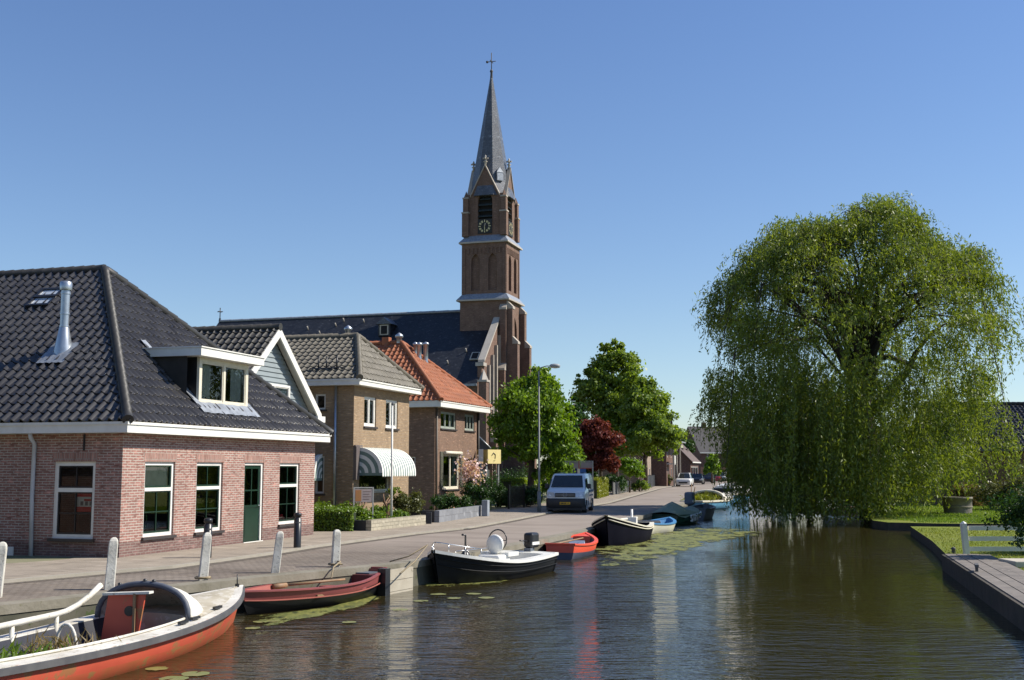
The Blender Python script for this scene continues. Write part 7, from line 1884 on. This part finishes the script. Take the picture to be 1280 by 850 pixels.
# ------------------------------------------------------------------ far houses
def far_house(name, label, px, Y, w, d, eave, ridge_h, wallm, roofm, rz=STREET, wins=3, along=True, floors=2, shop=False, chim=1, dormers=0):
    p = atY(px, 600, Y); root = thing(name, label, 'house', (p.x, p.y, 0), rz)
    W0 = Wall((0, 0), (1, 0), w, eave, root); ops = []
    for f in range(floors):
        for k in range(wins):
            u = (k + .5) * w / wins; z0 = .9 + f * 2.7
            if z0 + 1.4 < eave: ops.append((u - .5, u + .5, z0, z0 + 1.4))
    if shop: ops = [o for o in ops if o[2] > 2] + [(.6, w - .6, .5, 2.5)]
    build_wall(W0, ops, wallm, root); WS = Wall((0, d), (0, -1), d, eave); so = [(d * .3, d * .3 + 1, 1, 2.3)]
    build_wall(WS, so, wallm, root, gable=None if not along else (d / 2, ridge_h)); build_wall(Wall((w, 0), (0, 1), d, eave), [], wallm, root, gable=None if not along else (d / 2, ridge_h)); build_wall(Wall((w, d), (-1, 0), w, eave), [], wallm, root)
    for o in ops: window(W0, o, root, fw=.1, cols=-3 if o[1] - o[0] > 3 else 1, room=True, curtain=0)
    for o in so: window(WS, o, root, fw=.1)
    o_ = .3; mb = MB()
    if along:
        sl_ = (ridge_h - eave) / (d / 2); mb.prism([(-o_, -o_, eave - o_ * sl_), (-o_, d / 2, ridge_h), (-o_, d + o_, eave - o_ * sl_), (-o_, d + o_, eave - o_ * sl_ + .15), (-o_, d / 2, ridge_h + .18), (-o_, -o_, eave - o_ * sl_ + .15)], (w + 2 * o_, 0, 0))
    else:
        sl_ = (ridge_h - eave) / (w / 2); mb.prism([(-o_, -o_, eave - o_ * sl_), (w / 2, -o_, ridge_h), (w + o_, -o_, eave - o_ * sl_), (w + o_, -o_, eave - o_ * sl_ + .15), (w / 2, -o_, ridge_h + .18), (-o_, -o_, eave - o_ * sl_ + .15)], (0, d + 2 * o_, 0))
        g_ = MB(); g_.poly([(0, .01, eave), (w, .01, eave), (w / 2, .01, ridge_h)]); g_.build('gable', wallm, root)
    rf = mb.build('roof', roofm, root, recalc=True)
    for k in range(chim): mb = MB(); c = (w * (.2 + .6 * k), d / 2, ridge_h); mb.box(c[0] - .35, c[0] + .35, c[1] - .3, c[1] + .3, c[2] - .4, c[2] + .9); mb.build('chimney', wallm, rf)
    mb = MB(); mb.box(-.2, w + .2, -o_ - .1, -o_ + .02, eave - o_ * sl_ - .05, eave - o_ * sl_ + .12) if along else mb.box(-.2, .0, 0, d, eave, eave + .1); mb.build('gutter', WHITE, rf)
    for k in range(dormers):
        x = w * (k + .5) / dormers; yy = d * .16; mb = MB(); mb.box(x - .7, x + .7, yy, d / 2, eave + .3, eave + 1.7); dm_ = mb.build('dormer', WHITE, rf); mb = MB(); mb.box(x - .5, x + .5, yy - .03, yy - .005, eave + .5, eave + 1.5); mb.build('dormer_pane', CARGLASS, dm_); mb = MB(); mb.box(x - .85, x + .85, yy - .2, d / 2, eave + 1.7, eave + 1.85); mb.build('dormer_roof', roofm, dm_)
    return root
FR1 = tile_mat('far_dark_tiles', (.06, .055, .055), (.04, .038, .038), None, .5, .4); FR2 = tile_mat('far_brown_tiles', (.14, .1, .08), (.1, .07, .06), None, .6, .3)
BRL = brick('far_light_brick', (.35, .27, .21), (.3, .22, .17), (.3, .26, .2)); BRD = BRICK_DARK
far_house('row_house', 'light brick house half hidden by the broad tree', 801, 128, 9, 8, 5.0, 8.2, BRL, FR1, STREET + R(3), 4, chim=1)
bh = far_house('balcony_house', 'dark red brick house with white balcony and open timber gable', 833, 143, 8, 9, 5.6, 8.8, BRD, FR1, STREET + R(3), 2, along=False, chim=1)
mb = MB(); mb.box(.6, 3.2, -.8, -.02, 2.7, 2.85); mb.box(.6, 3.2, -.82, -.77, 2.86, 3.8); mb.build('balcony', WHITE, bh)
for x in (.3, 3.6, 7.6): mb = MB(); mb.box(x, x + .18, -1.0, -.82, 0, 5.4); mb.build('timber_post', STONE, bh)
mb = MB(); mb.box(-.6, 8.6, -1.6, -.3, 5.45, 5.6); mb.build('canopy', STEEL, bh)
far_house('shop_house', 'brown roofed house with white shop front and two dormers', 863.5, 172, 11, 9, 3.4, 8.0, BRD, FR2, STREET + R(2), 4, floors=1, shop=True, dormers=2)
far_house('row_house', 'dark roofed house behind the shop house', 876, 205, 14, 10, 5.2, 9.6, BRD, FR1, STREET - R(60), 4)
far_house('row_house', 'pale gabled house behind the yellow green street tree', 901, 232, 8, 8, 5, 9, BRL, FR2, STREET, 2, along=False)
far_house('row_house', 'last brown house where the street bends away', 911, 262, 10, 8, 4, 7.6, BRD, FR2, STREET - R(40), 3)

# ------------------------------------------------------------------ right bank: house, fence, dock, tub
p = atY(1192, 600, 75); Lr = 17; er = atY(1240, 561.5, 75).z; rr_ = atY(1240, 505.5, 79.5).z
hr = thing('black_roof_house', 'dark brick house with glossy black tiled roof behind the willow', 'house', (p.x, 75, LZ), 0)
er -= LZ; rr_ -= LZ
W0 = Wall((0, 0), (1, 0), Lr, er, hr); build_wall(W0, [], BRICK_DARK, hr); build_wall(Wall((0, 9), (0, -1), 9, er), [], BRICK_DARK, hr, gable=(4.5, rr_ - .1)); build_wall(Wall((Lr, 0), (0, 1), 9, er), [], BRICK_DARK, hr, gable=(4.5, rr_ - .1)); build_wall(Wall((Lr, 9), (-1, 0), Lr, er), [], BRICK_DARK, hr)
tiled('roof', [(-.3, -.35, er), (Lr + .3, -.35, er), (Lr + .3, 4.5, rr_), (-.3, 4.5, rr_)], TILE_BLACK2, hr, tw=.3, th=.36, amp=.06); tiled('roof', [(Lr + .3, 9.35, er), (-.3, 9.35, er), (-.3, 4.5, rr_), (Lr + .3, 4.5, rr_)], TILE_BLACK2, hr, tw=.3, th=.36)
ridge((-.3, 4.5, rr_ + .05), (Lr + .3, 4.5, rr_ + .05), TILE_RIDGE, hr)
mb = MB(); mb.box(-.3, Lr + .3, -.5, -.36, er - .14, er); mb.build('gutter', GREYRUB, hr)
dx0 = (1233 - 1192) * 75 / FPX; dx1 = (1253 - 1192) * 76 / FPX; dz0 = atY(1240, 553, 76).z - LZ; dz1 = atY(1240, 524, 76).z - LZ
mb = MB(); mb.box(dx0 - 2.0, dx1, .9, 4, dz0 - .1, dz1); dd = mb.build('dormer', BLACKP, hr); mb = MB(); mb.box(dx0 - 2.3, dx1 + .2, .6, 4, dz1, dz1 + .2); mb.build('dormer_roof', M('grey_board', (.2, .2, .21)), dd)
mb = MB(); mb.box(dx1 - .25, dx1 - .12, .86, .9, dz0, dz1); mb.build('dormer_trim', M('grey_trim', (.2, .2, .21)), dd)

G0 = at(1208.5, 694.5, LZ)
gt = thing('white_fence', 'white three rail field fence section on the near lawn', 'fence', G0, R(2))
mb = MB(); mb.box(-.07, .07, -.07, .07, 0, .88); mb.lathe([(.1, .88), (.001, .95)], (0, 0, 0), 4, smooth=False); mb.build('post', WHITE, gt)
mb = MB(); mb.box(1.75, 1.87, -.07, .07, 0, .88); mb.build('post', WHITE, gt)
for z in (.18, .46, .75): mb = MB(); mb.box(.072, 1.749, -.03, .03, z - .06, z + .06); mb.build('rail', WHITE, gt)
gt.children[0].rotation_euler.y = R(-4)
# dock: planks along the bank, boarded side
DKW = M('grey_dock_planks', (.2, .175, .15), (.13, .115, .1), 2.2, .8, bmp=.4, spots=((.3, .27, .23), .1, 6))
dk_ = thing('wooden_dock', 'weathered grey plank landing stage along the right bank', 'dock', (0, 0, 0))
da = Vector((2.5, 3, 0)); edge_ = [Vector((5.2, 9.0, 0)), Vector((8.35, 18.2, 0)), Vector((RB1[0][0], RB1[0][1], 0))]
for i in range(2):
    a, b_ = edge_[i], edge_[i + 1]; d = (b_ - a); L = d.length; d.normalize(); s_ = Vector((d.y, -d.x, 0)); zt = LZ + .1
    for k in range(4):
        mb = MB(); w0 = -.12 + k * .29; tf = lambda x, y, z: a + d * x + s_ * y + Vector((0, 0, z)); seg = 4.2; x = -.02
        mb.box(0, L + (.0), w0, w0 + .27, zt - .05 + .002 * (k % 2), zt + .004 * (k % 3), tf=tf); mb.build('plank', DKW, dk_)
    mb = MB(); tf = lambda x, y, z: a + d * x + s_ * y + Vector((0, 0, z)); mb.box(0, L, -.2, -.125, -1.2, zt - .02, tf=tf); mb.build('side_board', m_board, dk_)
c = at(1221, 714, LZ + .1)
mb = MB(); mb.box(-.25, .25, -.04, .04, .1, .16); mb.box(-.12, -.05, -.03, .03, 0, .1); mb.box(.05, .12, -.03, .03, 0, .1); o = mb.build('mooring_cleat', GREYRUB); o.location = c; o.rotation_euler.z = R(70); tag(o, 'grey mooring cleat standing on the dock planks', 'cleat')
c = at(1192, 692, LZ); mb = MB(); mb.lathe([(.06, 0), (.05, .1), (.08, .14), (.001, .2)], n=10); o = mb.build('mooring_ring_post', GREYRUB); o.location = c; tag(o, 'small grey mooring post at the near corner of the lawn by the dock', 'mooring post')
c = at(1279, 708, LZ); mb = MB(); mb.box(-.4, .8, -.5, .5, 0, .16); o = mb.build('stone_step', STONE, bevel=.02); o.location = c; tag(o, 'pale stone step on the lawn at the right edge', 'step')
c = at(1197.5, 642.5, LZ); tb = thing('concrete_tub', 'round weathered concrete tub on the far lawn', 'planter', c); mb = MB(); mb.lathe([(.7, 0), (.72, .4), (.735, .78), (.76, .78), (.76, .9), (.66, .9), (.66, .7), (.001, .7)], n=28); mb.build('tub', M('tub_concrete', (.2, .18, .15), (.13, .12, .1), 2, .9, bmp=.4, spots=((.28, .26, .22), .1, 4)), tb); mb = MB(); mb.lathe([(.737, .34), (.75, .36), (.75, .42), (.737, .44)], n=28); mb.build('band', CONC, tb)
# small landing under the willow
c = at(1062, 643, WZ); ld = thing('brick_landing', 'low stone landing with red bricks on top under the willow', 'landing', (c.x, c.y + .8, WZ)); mb = MB(); mb.box(-1.1, 1.1, -.8, .8, -.6, .35); mb.build('stone_block', CONC_L, ld); mb = MB(); mb.box(-.2, 1.0, -.7, .5, .351, .44); mb.build('red_bricks', BRICK_DARK, ld)
c = at(1050, 652, WZ); dkk = thing('white_duck', 'small white duck swimming near the landing', 'duck', c, R(170))
mb = MB()
rows = []
for x, r_, zc_ in ((-.26, .01, .14), (-.2, .06, .1), (-.08, .11, .06), (.06, .12, .06), (.15, .09, .1), (.2, .055, .17), (.23, .045, .24), (.27, .055, .29), (.32, .04, .29), (.34, .01, .285)): rows.append([(x, r_ * math.cos(a), zc_ + r_ * math.sin(a)) for a in np.linspace(0, 6.283, 13)[:-1]])
mb.grid(rows, 0, True, True); mb.build('body', WHITE, dkk); mb = MB(); mb.tube([(.335, 0, .28), (.4, 0, .27)], [.022, .012], 6); mb.build('beak', M('beak_orange', (.6, .25, .03)), dkk)

# the brick house across the side lane, whose window and wall mirror in the corner window (out of view to the left)
ln = h1.matrix_basis @ Vector((-7.4, 1.6, 0)) if False else Vector((hp.x, hp.y, 0)) + E * -7.6 + IN * 1.2
lh = far_house('lane_house', 'brick house across the lane, mirrored in the corner window', 0, 20, 7.2, 12, 3.0, 6.6, BRICK_PINK, TILE_DK, STREET, 2, along=False, floors=1, chim=1)
lh.location = ln - E * 7.2
mb = MB(); WL = Wall((7.2, 0), (0, 1), 12, 3.0, lh); window(WL, (1.4, 2.6, .83, 2.3), lh, fw=.1, sash=BLACKP, split=.37, cols=2, setb=-.08, room=False)
